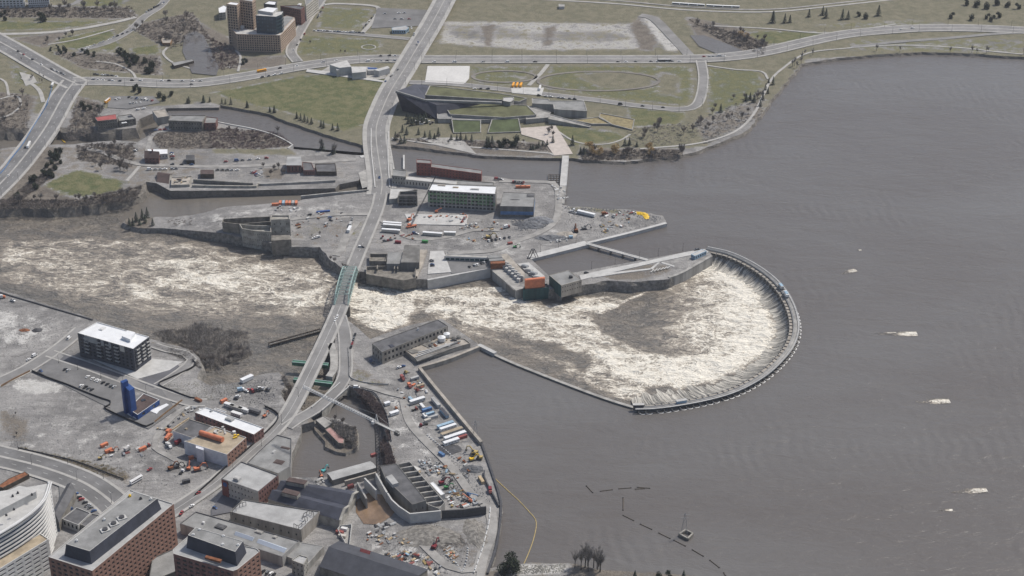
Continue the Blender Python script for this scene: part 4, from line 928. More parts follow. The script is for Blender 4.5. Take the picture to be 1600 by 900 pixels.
# ---- white office building with curved front
def curved():
    zt = GZ+48; arc = spline([G(x, y, zt) for x, y in ((-90,878),(-40,853),(0,831),(28,814),(52,796),(68,778),(76.5,754))], 3.0)
    root = empty('curved_office', (arc[0].x, arc[0].y, GZ), 'white office block with curved front of stacked white bands and glass', 'office block')
    back = [G(x, y, zt) for x, y in ((40,760),(0,766),(-90,790))]
    P = ccw([(p.x, p.y) for p in arc+back]); mb = MB(); mb.ngon([(p[0], p[1], zt-.8) for p in P]); mb.build('roof', 'concrete_light', root)
    mb = MB(); q = arc[-1]; mb.bar((q.x, q.y, GZ), (q.x, q.y, zt+.4), 1.6); mb.build('end_fin', 'white_paint', root)
    N = normals2(arc); core = [p+n*(.9 if n.dot(Vector((1,-1,0))) < 0 else -.9) for p, n in zip(arc, N)]
    mb = MB()
    for i in range(len(core)-1): mb.face([(core[i].x,core[i].y,GZ-1),(core[i+1].x,core[i+1].y,GZ-1),(core[i+1].x,core[i+1].y,zt-.5),(core[i].x,core[i].y,zt-.5)])
    mb.build('curtain_wall', 'glass_blue', root)
    fl = 15; hh = (zt-GZ)/fl
    for k in range(fl+1):
        mb = MB(); c = [Vector((p.x, p.y, GZ+k*hh-(.6 if k == fl else 0))) for p in arc]
        strip(mb, c, -.9, .2, .7 if k == fl else .0, 1.15); mb.build('spandrel_band', 'white_paint', root)
    mb = MB(); strip(mb, [Vector((p.x, p.y, zt)) for p in arc], -2.4, -1.6, .5, 1.0); mb.build('parapet', 'white_paint', root)
    q = [(-90,835),(-40,818),(0,797),(25,784),(56,768),(57,764),(30,759),(0,772),(-90,790)]; Q = ccw([(p.x, p.y) for p in Gs(q, zt+5)]); mb = MB(); mb.prism(Q, zt-1, zt+5); mb.build('penthouse', 'concrete_light', root)
    for x, y in ((28,771),(20,776),(50,774),(10,806),(22,797)): c = G(x, y, zt+5); mb = MB(); mb.box(c, (1.6,1.2,1.1), .3); mb.cyl((c.x,c.y,c.z+1.1), (c.x,c.y,c.z+1.9), .4, 7); mb.build('roof_vent', 'steel_dark', root)
curved()
r = building('white_annex', 'white stepped office annex with ribbon balconies and planted tan roof', 'office annex', [(63,833),(76,842),(-60,925),(-78,910)], 27, 'white_paint', 'tan_roof', win={'A': W_(7,10,.78,.42,depth=1.2), 'R': W_(7,10,.78,.42,depth=1.2)})
gable('grey_shed', 'steep grey metal roofed shed beside the curved office', 'shed', [(82,800),(105,757),(118,766),(92,815)], 9, 4, 'stone', 'grey_roof_dark')
building('dark_workshop', 'flat dark roofed workshop next to the office car park', 'workshop', z_(60,740,5.625,[(335,295),(460,345),(350,450),(205,395)]), 7, 'concrete_light', 'grey_roof_dark', win={'L': W_(1,4,.5,.5)})
building('dark_workshop', 'lower black roofed extension of the workshop behind the brick slab', 'workshop', z_(60,740,5.625,[(470,350),(560,365),(440,470),(355,440)]), 6, 'concrete', 'grey_roof_dark', win={'L': W_(1,4,.5,.5)})
building('timber_store', 'long low timber store with rusty roof beside the boulevard', 'store', z_(0,700,4.5,[(60,215),(175,165),(205,185),(20,280),(-20,270)]), 4, 'wood_dark', 'rust', par=.2)
# ---- riverside powerhouse
r = building('powerhouse', 'long beige powerhouse with dark flat roof and tall windows above the gorge', 'powerhouse', z_(540,480,5,[(205,280),(285,350),(800,145),(720,95)]), 12.5, 'concrete_tan', 'grey_roof_dark', par=.5, win={'R': W_(2,17,.55,.5), 'L': W_(2,4,.4,.5)}, trim='concrete_dark', units=((653,516,1.2,1.2,2.2,'white_paint'),(612,541,6,4,.3,'navy_roof')))
r = building('intake_deck', 'concrete intake deck with sunken bays beside the long powerhouse', 'intake', z_(540,480,5,[(455,330),(620,220),(930,245),(975,280),(545,400)]), 4.5, 'concrete_tan', 'concrete_tan', par=.8)
for q in ([(470,335),(535,330),(590,345),(525,365)], [(590,290),(640,260),(705,280),(650,320)], [(540,400),(880,285),(905,300),(560,425)]):
    mb = MB(); P = [(p.x, p.y) for p in Gs(z_(540,480,5,q), GZ+4.0)]; mb.prism(P, GZ+3.4, GZ+3.85+.1*len(q)); mb.build('sunken_bay', 'concrete_dark', r)
for k in range(5):
    a, b = G(540+(545+k*5)/5, 480+(392-k*9)/5, GZ+5), G(540+(880+k*5)/5, 480+(270-k*2)/5, GZ+5)
    if k % 2 == 0: mb = MB(); mb.bar(a, b, .9); mb.build('gantry_rail', 'concrete_light', r)
for i, (x, y, rr, hh) in enumerate(((690,532,3.6,5),(698,526,3.0,4.5),(676,522,4.6,3.5),(709,530,2,2.5),(717,527,2.2,2))):
    c = G(x, y, GZ+4.5); o = empty('storage_tank', c, ('white round storage tank with domed top on the intake deck', 'smaller white round tank behind the domed one on the intake deck', 'broad white tent covered tank on the intake deck', 'grey pump housing on the intake deck', 'small pale pump housing at the deck end')[i], 'tank')
    mb = MB(); mb.cyl(c, c+Vector((0,0,hh*.7)), rr, 16); mb.build('shell', 'white_paint' if i < 3 else 'concrete', o); mb = MB(); mb.cyl(c+Vector((0,0,hh*.7)), c+Vector((0,0,hh)), rr*1.03, 16, .5); mb.build('lid', 'white_roof' if i < 3 else 'concrete_dark', o)
# ---- construction powerhouse in the pit
r = building('new_powerhouse', 'unfinished concrete powerhouse with dark slab roof in the excavation', 'powerhouse', z_(480,690,5.293,[(600,200),(740,180),(985,485),(870,520),(650,310)]), 12, 'concrete_dark', 'grey_roof_dark', par=.4, win={'R': W_(1,2,.15,.2)}, trim='concrete_dark')
mb = MB(); P = [(p.x, p.y) for p in Gs(z_(480,690,5.293,[(650,290),(700,270),(755,340),(705,355)]), GZ+14.5)]; mb.prism(P, GZ+11.5, GZ+14.5); mb.build('roof_hatch', 'grey_roof_light', r)
r = building('draft_tube_bays', 'row of open concrete intake bays alongside the new powerhouse', 'intake bays', z_(480,690,5.293,[(735,190),(850,165),(1140,500),(1090,555),(1000,520)]), 7, 'concrete', 'concrete_dark', par=3.5)
for k in range(8):
    t = (k+.5)/8; a = G(480+(750+t*250)/5.293, 690+(200+t*330)/5.293, GZ+7); b = G(480+(860+t*270)/5.293, 690+(180+t*330)/5.293, GZ+7); mb = MB(); mb.bar(a-Vector((0,0,1.7)), b-Vector((0,0,1.7)), 1.1, 3.4); mb.build('dividing_wall', 'concrete', r)
def wall_thing(name, label, pts, z0, z1, th, m, cat='wall', group=None, px_z=None, step=6, straight=False):
    P = Gs(pts, z1 if px_z is None else px_z); c = P if straight else spline(P, step); c = [Vector((p.x, p.y, 0)) for p in c]
    mb = MB(); strip(mb, c, -th/2, th/2, z1, z1-z0); o = mb.build(name, m); tag(o, label, cat, group); return o
wall_thing('retaining_wall', 'curved pale concrete retaining wall below the new powerhouse', z_(480,690,5.293,[(665,425),(700,480),(760,535),(850,595),(1105,570)]), GZ-.5, GZ+9, 1.2, 'concrete_light', straight=True)
wall_thing('sheet_pile_wall', 'black sheet pile wall along the edge of the works yard', z_(480,690,5.293,[(1110,570),(1290,560),(1480,535)]), GZ-.5, GZ+7.5, 1.0, 'steel_dark', straight=True)
for i, q in enumerate(([(415,335),(490,470)], [(475,300),(570,400)], [(570,262),(660,420)])):
    wall_thing('draft_tube_wall', ('leftmost', 'middle', 'longest')[i] + ' tall concrete divider wall standing over the muddy pool' if False else ('tall thin concrete divider beside the slate twin hall', 'tall concrete divider between two others over the muddy pool', 'long tall concrete wall between muddy pool and new powerhouse')[i], z_(480,690,5.293,q), GZ-1, GZ+9.5, 1.3, 'concrete_light' if i else 'concrete', straight=True)
r = gable('control_shed', 'long pale grey roofed dam shed across the end of the pond', 'shed', z_(480,690,5.293,[(165,262),(520,165),(570,215),(210,318)]), 5, 1.0, 'concrete_dark', 'grey_roof_light', over=.3)
wall_thing('dam_beam', 'concrete beam along the foot of the pond shed', z_(480,690,5.293,[(310,325),(580,250)]), GZ-.5, GZ+4.5, 1.4, 'concrete_tan', straight=True)
building('white_site_office', 'long white roofed site office next to the intake bays', 'site office', z_(480,690,5.293,[(1010,340),(1045,330),(1140,430),(1105,445)]), 5, 'concrete_light', 'white_roof', par=.2)
building('stone_end_wall', 'roofless enclosure with red skips beside the twin gabled hall', 'enclosure', z_(480,690,5.293,[(270,690),(370,680),(345,895),(250,720)]), 3.2, 'concrete_light', 'concrete', par=2.6)
# ---- Chaudiere island works
r = building('construction_block', 'five storey concrete block under construction with green window surrounds', 'building shell', [(673,287),(776,291),(774,303),(668,297)], 20, 'concrete', 'white_roof', par=.5, win={'L': W_(5,17,.7,.62,za=.02,zb=.98,depth=1.2,skip=.1), 'R': W_(5,17,.7,.62,za=.02,zb=.98,depth=1.2,skip=.1)}, units=((690,290,8,3,.6,'concrete_tan'),(742,296,9,3,.8,'concrete_light'),(712,293,6,3,.4,'tan_roof')))
P = ccw([(p.x, p.y) for p in Gs([(673,287),(776,291),(774,303),(668,297)], GZ+20)])
for p0, p1, s_ in edges(P):
    if s_ == 'B' or (p1-p0).length < 40: continue
    d = (p1-p0); L = d.length; d.normalize(); n = Vector((d.y, -d.x))
    for row in range(3):
        for c_ in range(22):
            if abs(c_-13) < 1: continue
            if random.random() < .12: continue
            u = L*(c_+.5)/22; z = GZ+7.0+row*3.9; a = p0+d*(u-.95)+n*.08; mb = MB()
            for s0, s1, y0, y1 in ((0,1.9,0,.55),(0,1.9,2.1,2.6),(0,.4,.55,2.1),(1.5,1.9,.55,2.1)):
                A, B = a+d*s0, a+d*s1; mb.prism([A, B, B+n*.16, A+n*.16], z+y0, z+y1, True, True)
            mb.build('window_surround', 'green_panel', r)
r = building('brick_mill', 'long low red brick mill with square end tower at the channel', 'mill', [(671,255),(753,266),(752,271.5),(670,260.5)], 10, 'brick_red', 'grey_roof', win={'A': W_(3,16,.3,.4)}, par=.4)
building('brick_tower', 'x', 'x', [(651,248.5),(674,250),(673.5,255.5),(650.5,254)], 15, 'brick_red', 'grey_roof', win={'A': W_(4,4,.3,.4)}, parent=r)
building('stone_mill', 'two storey pale stone mill by the island causeway', 'mill', [(613,264),(636,266),(634,276),(612,274)], 11, 'stone_light', 'grey_roof', win={'A': W_(2,5,.35,.4)})
building('stone_mill', 'long cream mill with narrow windows behind the construction block', 'mill', [(635,275),(714,283),(713,288),(632,280)], 8, 'cream', 'concrete_light', win={'A': W_(1,16,.35,.45)}, par=.3)
building('stone_mill', 'low grey roofed mill range behind the red brick mill yard', 'mill', [(712,281),(772,285),(772,290),(712,288)], 7, 'stone', 'grey_roof')
r = building('burnt_building', 'burnt out dark building with open broken floors by the causeway', 'ruin', [(625,299),(652,299),(652,306),(622,306)], 12, 'concrete_dark', 'steel_dark', par=2.5, win={'A': W_(3,5,.8,.55,depth=1.5,skip=.8)})
building('flat_annex', 'pale flat roofed annex between causeway and burnt building', 'annex', [(610,294),(652,296),(624,300),(621,310),(608,311)], 6, 'concrete', 'concrete_light', par=.3)
r = building('grey_works', 'grey flat roofed works with bright blue painted band', 'works', [(786,300),(836,302),(834,323),(781,322)], 12, 'concrete_dark', 'grey_roof', par=.4, win={'A': W_(1,6,.25,.15,za=0,zb=.3)}, units=((829,306,8,7,.4,'grey_roof_dark'),(805,312,10,2,.1,'grey_roof_dark')))
P = ccw([(p.x, p.y) for p in Gs([(786,300),(836,302),(834,323),(781,322)], GZ+12)])
for p0, p1, s_ in edges(P):
    if s_ != 'B' and (p1-p0).length > 25 and (p0.y+p1.y) < 2*sum(p[1] for p in P)/4:
        d = (p1-p0).normalized(); n = Vector((d.y, -d.x)); mb = MB(); mb.prism([p0+d*.6, p1-d*.6, p1-d*.6+n*.15, p0+d*.6+n*.15], GZ+2.6, GZ+6.2, True, True); mb.build('blue_band', 'blue_paint', r)
# roofless mill ruin above the gorge
r = empty('gorge_ruin', G(615,430,GZ), 'roofless stone mill ruin on the gorge edge beside the green bridge', 'ruin')
for q, h, m, hollow in (([(632,383),(656,383),(655,410),(626,410)], 9, 'concrete_dark', 0), ([(606,394),(629,394),(626,412),(604,412)], 7, 'grey_roof', 0), ([(577,396),(606,396),(603,408),(577,408)], 5, 'stone', 3), ([(572,416),(650,414),(650,434),(630,438),(572,428)], 3.5, 'stone', 3.2), ([(656,390),(668,390),(660,415),(652,432),(646,428)], 2.2, 'concrete_tan', 0)):
    zt = GZ+h; P = ccw([(p.x, p.y) for p in Gs(q, zt)]); mb = MB(); I = inset(P, .9); n = len(P)
    for i in range(n):
        j = (i+1) % n; mb.face([(*P[i], GZ-7 if q[0][0] == 572 else GZ-1), (*P[j], GZ-7 if q[0][0] == 572 else GZ-1), (*P[j], zt), (*P[i], zt)])
        if hollow: mb.face([(*P[i], zt), (*P[j], zt), (*I[j], zt), (*I[i], zt)]); mb.face([(*I[i], zt), (*I[j], zt), (*I[j], zt-hollow), (*I[i], zt-hollow)])
    mb.ngon([(p[0], p[1], zt-hollow) for p in I]) if hollow else mb.ngon([(p[0], p[1], zt) for p in P]); mb.build('ruined_block', m, r)
for x in (590,617,622): mb = MB(); a = G(x, 416, GZ+3.5); mb.bar(a, a+Vector((0,-8,0)), 1, 2.5); mb.build('cross_wall', 'stone', r)
# carbide mill ruin with square tower
r = empty('tower_ruin', G(400,385,GZ), 'roofless concrete mill ruin with square tower above the rapids', 'ruin')
def ruinblock(q, zt, zb, m, hollow=0, win=None, nm='ruined_wall'):
    P = ccw([(p.x, p.y) for p in Gs(q, zt)]); mb = MB(); I = inset(P, .8); n = len(P); panes = []
    for p0, p1, s_ in edges(P):
        if win and s_ != 'B' and (p1-p0).length > 12: grid_wall(mb, p0, p1, zb, zt, win, panes)
        else: mb.face([(*p0, zb), (*p1, zb), (*p1, zt), (*p0, zt)])
    for i in range(n):
        j = (i+1) % n
        if hollow: mb.face([(*P[i], zt), (*P[j], zt), (*I[j], zt), (*I[i], zt)]); mb.face([(*I[i], zt), (*I[j], zt), (*I[j], zt-hollow), (*I[i], zt-hollow)])
    mb.ngon([(p[0], p[1], zt-(hollow or 0)) for p in (I if hollow else P)]); o = mb.build(nm, m, r); add_panes(panes, r); return o
ruinblock([(424,336),(452,336),(453,342),(423,343)], GZ+19, -6, 'stone_light', 1.5, W_(3,3,.14,.2), 'square_tower')
ruinblock([(348,342),(376,340),(423,338),(423,346),(372,350),(347,347)], GZ+11, -6, 'stone', 6)
ruinblock([(374,350),(398,352),(423,352),(424,362),(400,361),(378,357)], GZ+11, -6, 'stone_light', 4, W_(3,8,.25,.25), 'mill_wall')
ruinblock([(424,368),(453,367),(455,374),(424,376)], GZ+8, -6, 'stone', 0, None, 'buttress')
# generating station
r = building('turbine_house', 'dark green clad turbine house with grey roof standing in the white water', 'powerhouse', z_(740,360,5,[(740,310),(845,385),(685,430),(590,350)]), 12, 'concrete_tan', 'grey_roof', zb=GZ-2, wm={'L': 'teal_dark'}, win={'R': W_(2,8,.35,.3,za=.2)}, par=.3, units=((892,434,3,2.5,2,'steel_dark'),))
mb = MB()
for x, y in ((868,458),(874,462),(866,452)): c = G(x, y, -3); mb.cyl(c-Vector((0,0,6)), c+Vector((0,0,3)), 3.2, 12)
mb.build('draft_tube', 'concrete_dark', r)
r = building('gate_house', 'dark green gate house topped by a bright orange hood over the tailrace', 'gate house', z_(740,360,5,[(400,425),(575,415),(588,445),(385,462)]), 13, 'teal_dark', 'steel_dark', zb=-8, par=.8)
mb = MB(); P = [(p.x, p.y) for p in Gs(z_(740,360,5,[(398,378),(555,362),(557,376),(402,392)]), 14)]; mb.prism(P, 4.4, 14, True, True); mb.prism(inset(ccw(P), .5), 14, 14.4); mb.build('orange_hood', 'orange', r)
for k in range(9):
    p = Vector(G(740+(400+k*19)/5, 360+(462-k*2)/5, 5)); mb = MB(); mb.bar((p.x, p.y-.35, -8), (p.x, p.y-.35, 4.9), .5); mb.build('rib', 'teal_dark', r)
r = empty('intake_dam', G(800,420,GZ), 'pale concrete intake dam with stepped sluice piers and roadway', 'dam')
mb = MB(); q = z_(740,360,5,[(205,190),(260,180),(400,330),(395,370),(330,330)]); P = [(p.x, p.y) for p in Gs(q, GZ+3)]; mb.prism(P, -9, GZ+3); mb.build('roadway', 'concrete_tan', r)
mb = MB(); q = z_(740,360,5,[(110,250),(215,250),(390,390),(395,450),(330,470),(150,320)]); P = [(p.x, p.y) for p in Gs(q, GZ)]; mb.prism(P, -9, GZ); mb.build('sluice_floor', 'concrete', r)
for k in range(6):
    t = k/5; c = G(740+(250+t*115)/5, 360+(285+t*105)/5, GZ); mb = MB(); mb.box(c, (7, 1.2, 5.5), -.55); mb.box((c.x-1.5, c.y-2.5, c.z), (3.2,3.6,3.4), -.55); mb.build('sluice_pier', 'sky_blue' if False else 'concrete_light', r)
for k, m in enumerate(('grey_roof', 'grey_roof', 'rust')):
    c = G(740+(165+k*12)/5, 360+(205+k*22)/5, GZ+6); mb = MB(); mb.box((c.x, c.y, GZ), (14, 5, 6), .12); mb.build('hoist_house', m, r)
mb = MB(); q = z_(740,360,5,[(340,260),(430,250),(560,360),(520,365),(470,362)]); P = [(p.x, p.y) for p in Gs(q, GZ+1.5)]; mb.prism(P, -6, GZ+1.5); mb.build('intake_deck', 'concrete_light', r)
for k in range(4):
    c = G(740+(400+k*34)/5, 360+(285+k*28)/5, GZ+1.5); mb = MB(); mb.box(c, (7,4,1.6), -.5); mb.box((c.x,c.y,c.z+1.6), (5,2.6,.5), -.5); mb.build('trash_rack', 'concrete_light' if k % 2 else 'steel', r)
mb = MB(); a = G(824,404,GZ+.5); b = G(831,389,GZ+8)
for s in (0, 2.5): mb.bar(a+Vector((s,0,0)), b+Vector((s,0,0)), .6); mb.bar(b+Vector((s,0,0)), G(837,402,GZ+1)+Vector((s,0,0)), .5)
mb.bar(a, a+Vector((2.5,0,0)), .5); mb.bar(b, b+Vector((2.5,0,0)), .5); mb.build('rake_frame', 'steel_dark', r)
building('green_door_garage', 'sunken concrete garage with row of dark green doors on the island', 'garage', [(698,396),(768,399),(766,403),(694,400)], 5, 'concrete_light', 'concrete', win={'A': W_(1,9,.85,.6,za=0,zb=.8,glass='teal_dark',depth=.5)}, par=.4)
# ---- Victoria island
building('red_roof_mill', 'square stone mill with dull red roof at the creek', 'mill', [(148,183),(181,178),(183,186),(152,189)], 11, 'stone', 'red_roof', par=.3, win={'A': W_(3,8,.35,.35)})
building('flat_mill', 'grey mill range with open roof pit next to the red roofed mill', 'mill', [(183,181),(205,178),(212,185),(186,189)], 8, 'stone', 'grey_roof', win={'A': W_(2,5,.35,.35)}, units=((194,192,6,3,.4,'white_paint'),(204,182,6,5,.4,'navy_roof')))
building('stone_mill', 'two storey grey stone mill with long roof beside the canal', 'mill', [(267,180),(322,180),(316,190),(263,188)], 12, 'stone', 'grey_roof', win={'A': W_(2,12,.4,.35)})
building('canal_house', 'small brick house at the end of the grey canal mill', 'house', [(322,182),(340,184),(337,192),(319,192)], 9, 'brick_dull', 'grey_roof', win={'A': W_(2,2,.3,.3)})
building('sluice_house', 'concrete sluice house at the head of the creek', 'sluice house', [(238,173),(258,170),(264,181),(246,184)], 9, 'concrete', 'concrete_tan', par=.4)
gable('heritage_house', 'dark brick house with steep brown gables on the island lane', 'house', [(226,246),(248,247),(249,240),(228,238)], 7, 5, 'brick_dull', 'brown_roof', win={'A': W_(2,4,.4,.45)}, chim=(.55,.5))
building('metal_shed', 'shed with bright white metal roof behind the steep gabled house', 'shed', [(230,233),(262,233),(262,240),(247,241),(231,238)], 6, 'concrete_light', 'white_roof', par=.1, win={'A': W_(1,3,.3,.4)})
gable('dark_cottage', 'small dark cottage with grey roof by the lane car park', 'cottage', [(291,250),(304,250),(303,242),(292,242)], 5, 2.5, 'wood_dark', 'grey_roof_dark')
gable('pump_house', 'stone pump house with tall brown roof rising from the channel', 'pump house', [(245,284),(263,287),(268,272),(249,269)], 7, 5, 'stone_light', 'brown_roof', zb=-4)
r = building('mill_ruin', 'roofless ruined mill floor with tan debris beside the pump house', 'ruin', [(268,277),(300,275),(296,288),(267,289)], 3, 'stone_light', 'concrete_tan', par=.8, units=((280,281,5,2,.8,'brown_roof'),(288,284,5,2,.8,'concrete_dark'),(276,285,4,1.5,.8,'concrete_dark')))
building('timber_shed', 'brown roofed shed above the long channel wall', 'shed', [(313,265),(334,265),(334,272),(313,272)], 5, 'wood_dark', 'brown_roof', par=.1)
for lab, q, z0, z1, m in (('long dark channel wall with inner ledge on the island', [(302,280),(345,283),(395,286)], GZ-1, GZ+4, 'concrete_dark'), ('pale masonry quay wall under the island road', [(300,289),(400,290),(405,285)], -8, GZ+2.5, 'stone_light'), ('dark concrete quay wall beside the brick hydro house', [(402,287),(470,284),(524,281)], -8, GZ+2.5, 'concrete'), ('low stone wall along the south side of the channel', [(470,306),(520,301),(576,296)], -8, GZ+2, 'concrete'), ('thin pale canal wall curving along the scrubby mound', [(340,190),(360,194),(396,201),(430,211),(457,226),(450,231)], -3, GZ+1, 'concrete_light')):
    wall_thing('quay_wall', lab, q, z0, z1, 1.6, m, straight=False)
r = gable('hydro_house', 'tall brown brick hydro house with grey gable roof on the island', 'house', [(448,258),(471,258),(469,245),(450,245)], 9, 3, 'brick_dull', 'grey_roof_light', win={'A': W_(1,4,.3,.6)})
building('hydro_annex', 'x', 'x', [(472,253),(487,254),(492,266),(474,266)], 6, 'brick_dull', 'grey_roof_dark', parent=r, win={'A': W_(1,6,.4,.5)})
building('dark_sheds', 'cluster of dark flat sheds against the island trees', 'shed', [(492,256),(524,255),(526,268),(495,268)], 5, 'wood_dark', 'grey_roof_dark')
# ---- northern quarter
r = building('brick_apartments', 'seven storey brick and tan apartment perimeter block below blue glass tower', 'apartment block', z_(300,0,5,[(310,225),(370,215),(680,260),(800,135),(806,150),(690,275),(345,265)]), 23, 'brick_tan', 'concrete_light', win={'L': W_(7,18,.55,.62), 'R': W_(7,14,.55,.62)}, units=((378,44,6,4,3,'white_paint'),))
building('courtyard', 'x', 'x', z_(300,0,5,[(370,215),(520,190),(715,130),(740,120),(800,135),(680,260)]), 21, 'brick_tan', 'grey_roof', parent=r, par=.3)
building('glass_tower', 'blue glass apartment tower with white stepped roof', 'apartment tower', z_(300,0,5,[(497,120),(560,88),(712,88),(700,112),(655,130)]), 46, 'glass_blue', 'concrete_light', win={'L': W_(9,8,.75,.6,glass='glass_blue'), 'R': W_(9,8,.75,.6,glass='glass_blue')}, trim='concrete_light')
building('roof_cap', 'flat white plant room on top of the blue glass tower', 'plant room', z_(300,0,5,[(512,80),(590,55),(670,62),(630,98)]), 3.5, 'concrete_light', 'white_roof', zb=GZ+45.5, par=.2)
building('brick_tower_block', 'tall tan brick apartment tower with white balconies above the creek', 'apartment tower', z_(300,0,5,[(268,30),(300,12),(372,20),(350,40)]), 56, 'brick_tan', 'white_roof', win={'L': W_(15,4,.62,.6), 'R': W_(15,4,.62,.6)})
building('brick_tower_block', 'slender brick apartment tower behind the blue glass tower', 'apartment tower', z_(300,0,5,[(370,-5),(430,-20),(495,-10),(470,12)]), 58, 'brick_tan', 'grey_roof_light', win={'L': W_(15,5,.62,.6), 'R': W_(15,5,.62,.6)})
building('brick_midrise', 'dark brick midrise block along the street with parked cars', 'apartment block', z_(300,0,5,[(690,45),(800,40),(880,50),(850,75)]), 22, 'brick_dull', 'grey_roof_dark', win={'A': W_(6,10,.5,.5)}, units=((468,8,6,4,1.5,'white_paint'),))
building('brick_midrise', 'pale midrise row behind the dark brick block', 'apartment block', z_(300,0,5,[(880,-5),(950,-40),(985,-30),(890,45)]), 22, 'cream', 'grey_roof', win={'A': W_(6,10,.5,.5)})
building('townhouses', 'white roofed low block beside the tan towers', 'apartment block', z_(300,0,5,[(205,60),(250,38),(275,50),(262,95),(210,100)]), 10, 'concrete', 'white_roof', win={'A': W_(3,4,.5,.5)})
building('dark_block', 'dark glazed block behind the blue glass tower', 'apartment block', z_(300,0,5,[(560,28),(600,5),(660,10),(650,38)]), 26, 'dark_clad', 'white_roof', win={'A': W_(7,6,.5,.5)})
for i, q in enumerate(([(-20,-7),(16,-9),(38,-8),(36,-4),(-20,-3)], [(43,-8),(60,-10),(76,-9),(76,-5),(43,-4)])):
    building('white_apartments', ('white balconied apartment block at the wooded edge', 'shorter white balconied block next to the first one')[i], 'apartment block', q, 14, 'white_paint', 'white_roof', win={'A': W_(4,10,.6,.5)})
# angular concrete monument
r = empty('monument', G(565,110), 'angular pale concrete memorial of leaning triangular walls', 'memorial')
for q, h in (([(515,101),(542,94),(549,104),(530,106)], 11), ([(549,104),(573,104),(572,112),(550,114)], 9), ([(573,104),(590,106),(588,110),(574,110)], 6), ([(584,109),(606,103),(609,106),(592,111)], 8), ([(525,107),(531,106),(530,109),(526,110)], 9)):
    zt = GZ+h; P = ccw([(p.x, p.y) for p in Gs(q, zt)]); mb = MB(); mb.prism(P, GZ-1, zt, True, False); mb.build('leaning_wall', 'concrete_light', r)
mb = MB(); P = [(p.x, p.y) for p in Gs([(574,105),(590,106),(588,108),(575,108)], GZ+6.3)]; mb.prism(P, GZ+5.6, GZ+6.3, True, True); mb.build('blue_inset', 'blue_clad', r)
lot([(500,112),(520,100),(600,112),(605,122),(590,124)], 'concrete', GZ+.6, 'memorial_court'); lot([(480,108),(520,112),(600,126),(598,128),(478,112)], 'concrete_light', GZ+.75, 'plaza')
building('pavilion', 'low grey roofed boat pavilion beside the creek pool', 'pavilion', [(268,98),(300,92),(303,95),(272,103)], 4, 'wood_dark', 'grey_roof', par=.1)
building('pavilion', 'square gazebo with pale roof on the green slope', 'pavilion', z_(0,0,5,[(1255,305),(1290,290),(1345,310),(1330,335),(1270,335)]), 4, 'wood', 'concrete_tan', par=.1)
building('site_kiosk', 'small pale blue flat roofed office beside the viaduct', 'office', [(612,43),(634,40),(639,43),(634,47),(613,47)], 5, 'sky_blue', 'grey_roof_light', par=.2, win={'A': W_(1,6,.6,.5)})
building('footbridge_shelter', 'little white framed shelter on the far railway path', 'shelter', [(873,6),(882,7),(882,10),(873,10)], 4, 'concrete_light', 'concrete', par=.1)
# ---- war museum
r = empty('museum', G(760,190), 'low angular museum with dark copper prow and grass roofs', 'museum')
def slab(nm, pts, z, m, zb=GZ-.5, wm='concrete', par_=r):
    """pts with own heights (x, y, z)"""
    P = [G(p[0], p[1], p[2] if len(p) > 2 else z) for p in pts]
    a = sum(P[i].x*P[(i+1) % len(P)].y-P[(i+1) % len(P)].x*P[i].y for i in range(len(P)))
    if a < 0: P.reverse()
    mb = MB(); n = len(P)
    for i in range(n): j = (i+1) % n; mb.face([(P[i].x,P[i].y,zb),(P[j].x,P[j].y,zb),P[j],P[i]])
    mb.build(nm+'_wall', wm, par_); mb = MB(); mb.ngon([tuple(p+Vector((0,0,.02))) for p in P]); mb.build(nm, m, par_)
    mb = MB()
    for i in range(n): j = (i+1) % n; mb.bar(P[i]+Vector((0,0,.3)), P[j]+Vector((0,0,.3)), .9, .7)
    mb.build(nm+'_coping', 'concrete' if wm != 'copper_dark' else 'copper_dark', par_)
def prow():
    A, B, C_ = G(618.5,143,28), G(664.5,157,20), G(733,161,14); D, E_ = G(629,173,GZ), G(683,187,GZ); F_ = G(784,166,GZ); H_, I_ = G(649,131,20), G(672,134,17)
    mb = MB(); T = G(682,164,17)
    mb.face([D, E_, T, B, A]); mb.face([E_, F_, C_, T]); mb.face([T, C_, B]); mb.face([A, H_, G(646,140,GZ), D]); mb.build('prow_wall', 'copper_dark', r)
    mb = MB(); mb.face([A, B, G(664,149,17), I_, H_]); mb.build('prow_roof', 'navy_roof', r); mb = MB(); mb.bar(A, B, 2.0, 2.2); mb.bar(B, G(784,161,13), 3.0, 2.6); mb.build('fascia', 'grey_roof', r)
prow()
slab('grass_roof', [(672,134,17),(784,147,13),(823,154,11),(812,159,11),(784,156.5,13),(664.5,149,17)], 15, 'grass_roof')
slab('grass_roof', [(682.5,163.5),(730.5,160.5),(784,163.5),(823,165),(838,180),(787,184),(703.5,179),(699,172),(682,171)], 10, 'grass_roof')
slab('lower_terrace', [(703.5,179),(787,184),(838,180),(838,184),(812,187),(706,188)], 7, 'grey_roof')
slab('lawn_roof', [(706,187.5,8),(751,188.5,8),(751,207,3.8),(709,208,3.8)], 5, 'grass_roof_green'); slab('lawn_roof', [(769,187,8),(810,185.5,8),(814,206,3.8),(762,208,3.8)], 5, 'grass_roof_green')
slab('grey_roof', [(831.5,154),(858,155.5),(858,158),(912,158),(917,174),(866,171),(865,163.5),(832,162)], 12, 'grey_roof'); slab('entrance_roof', [(826,166),(860,176),(857,184),(822,187)], 8, 'concrete')
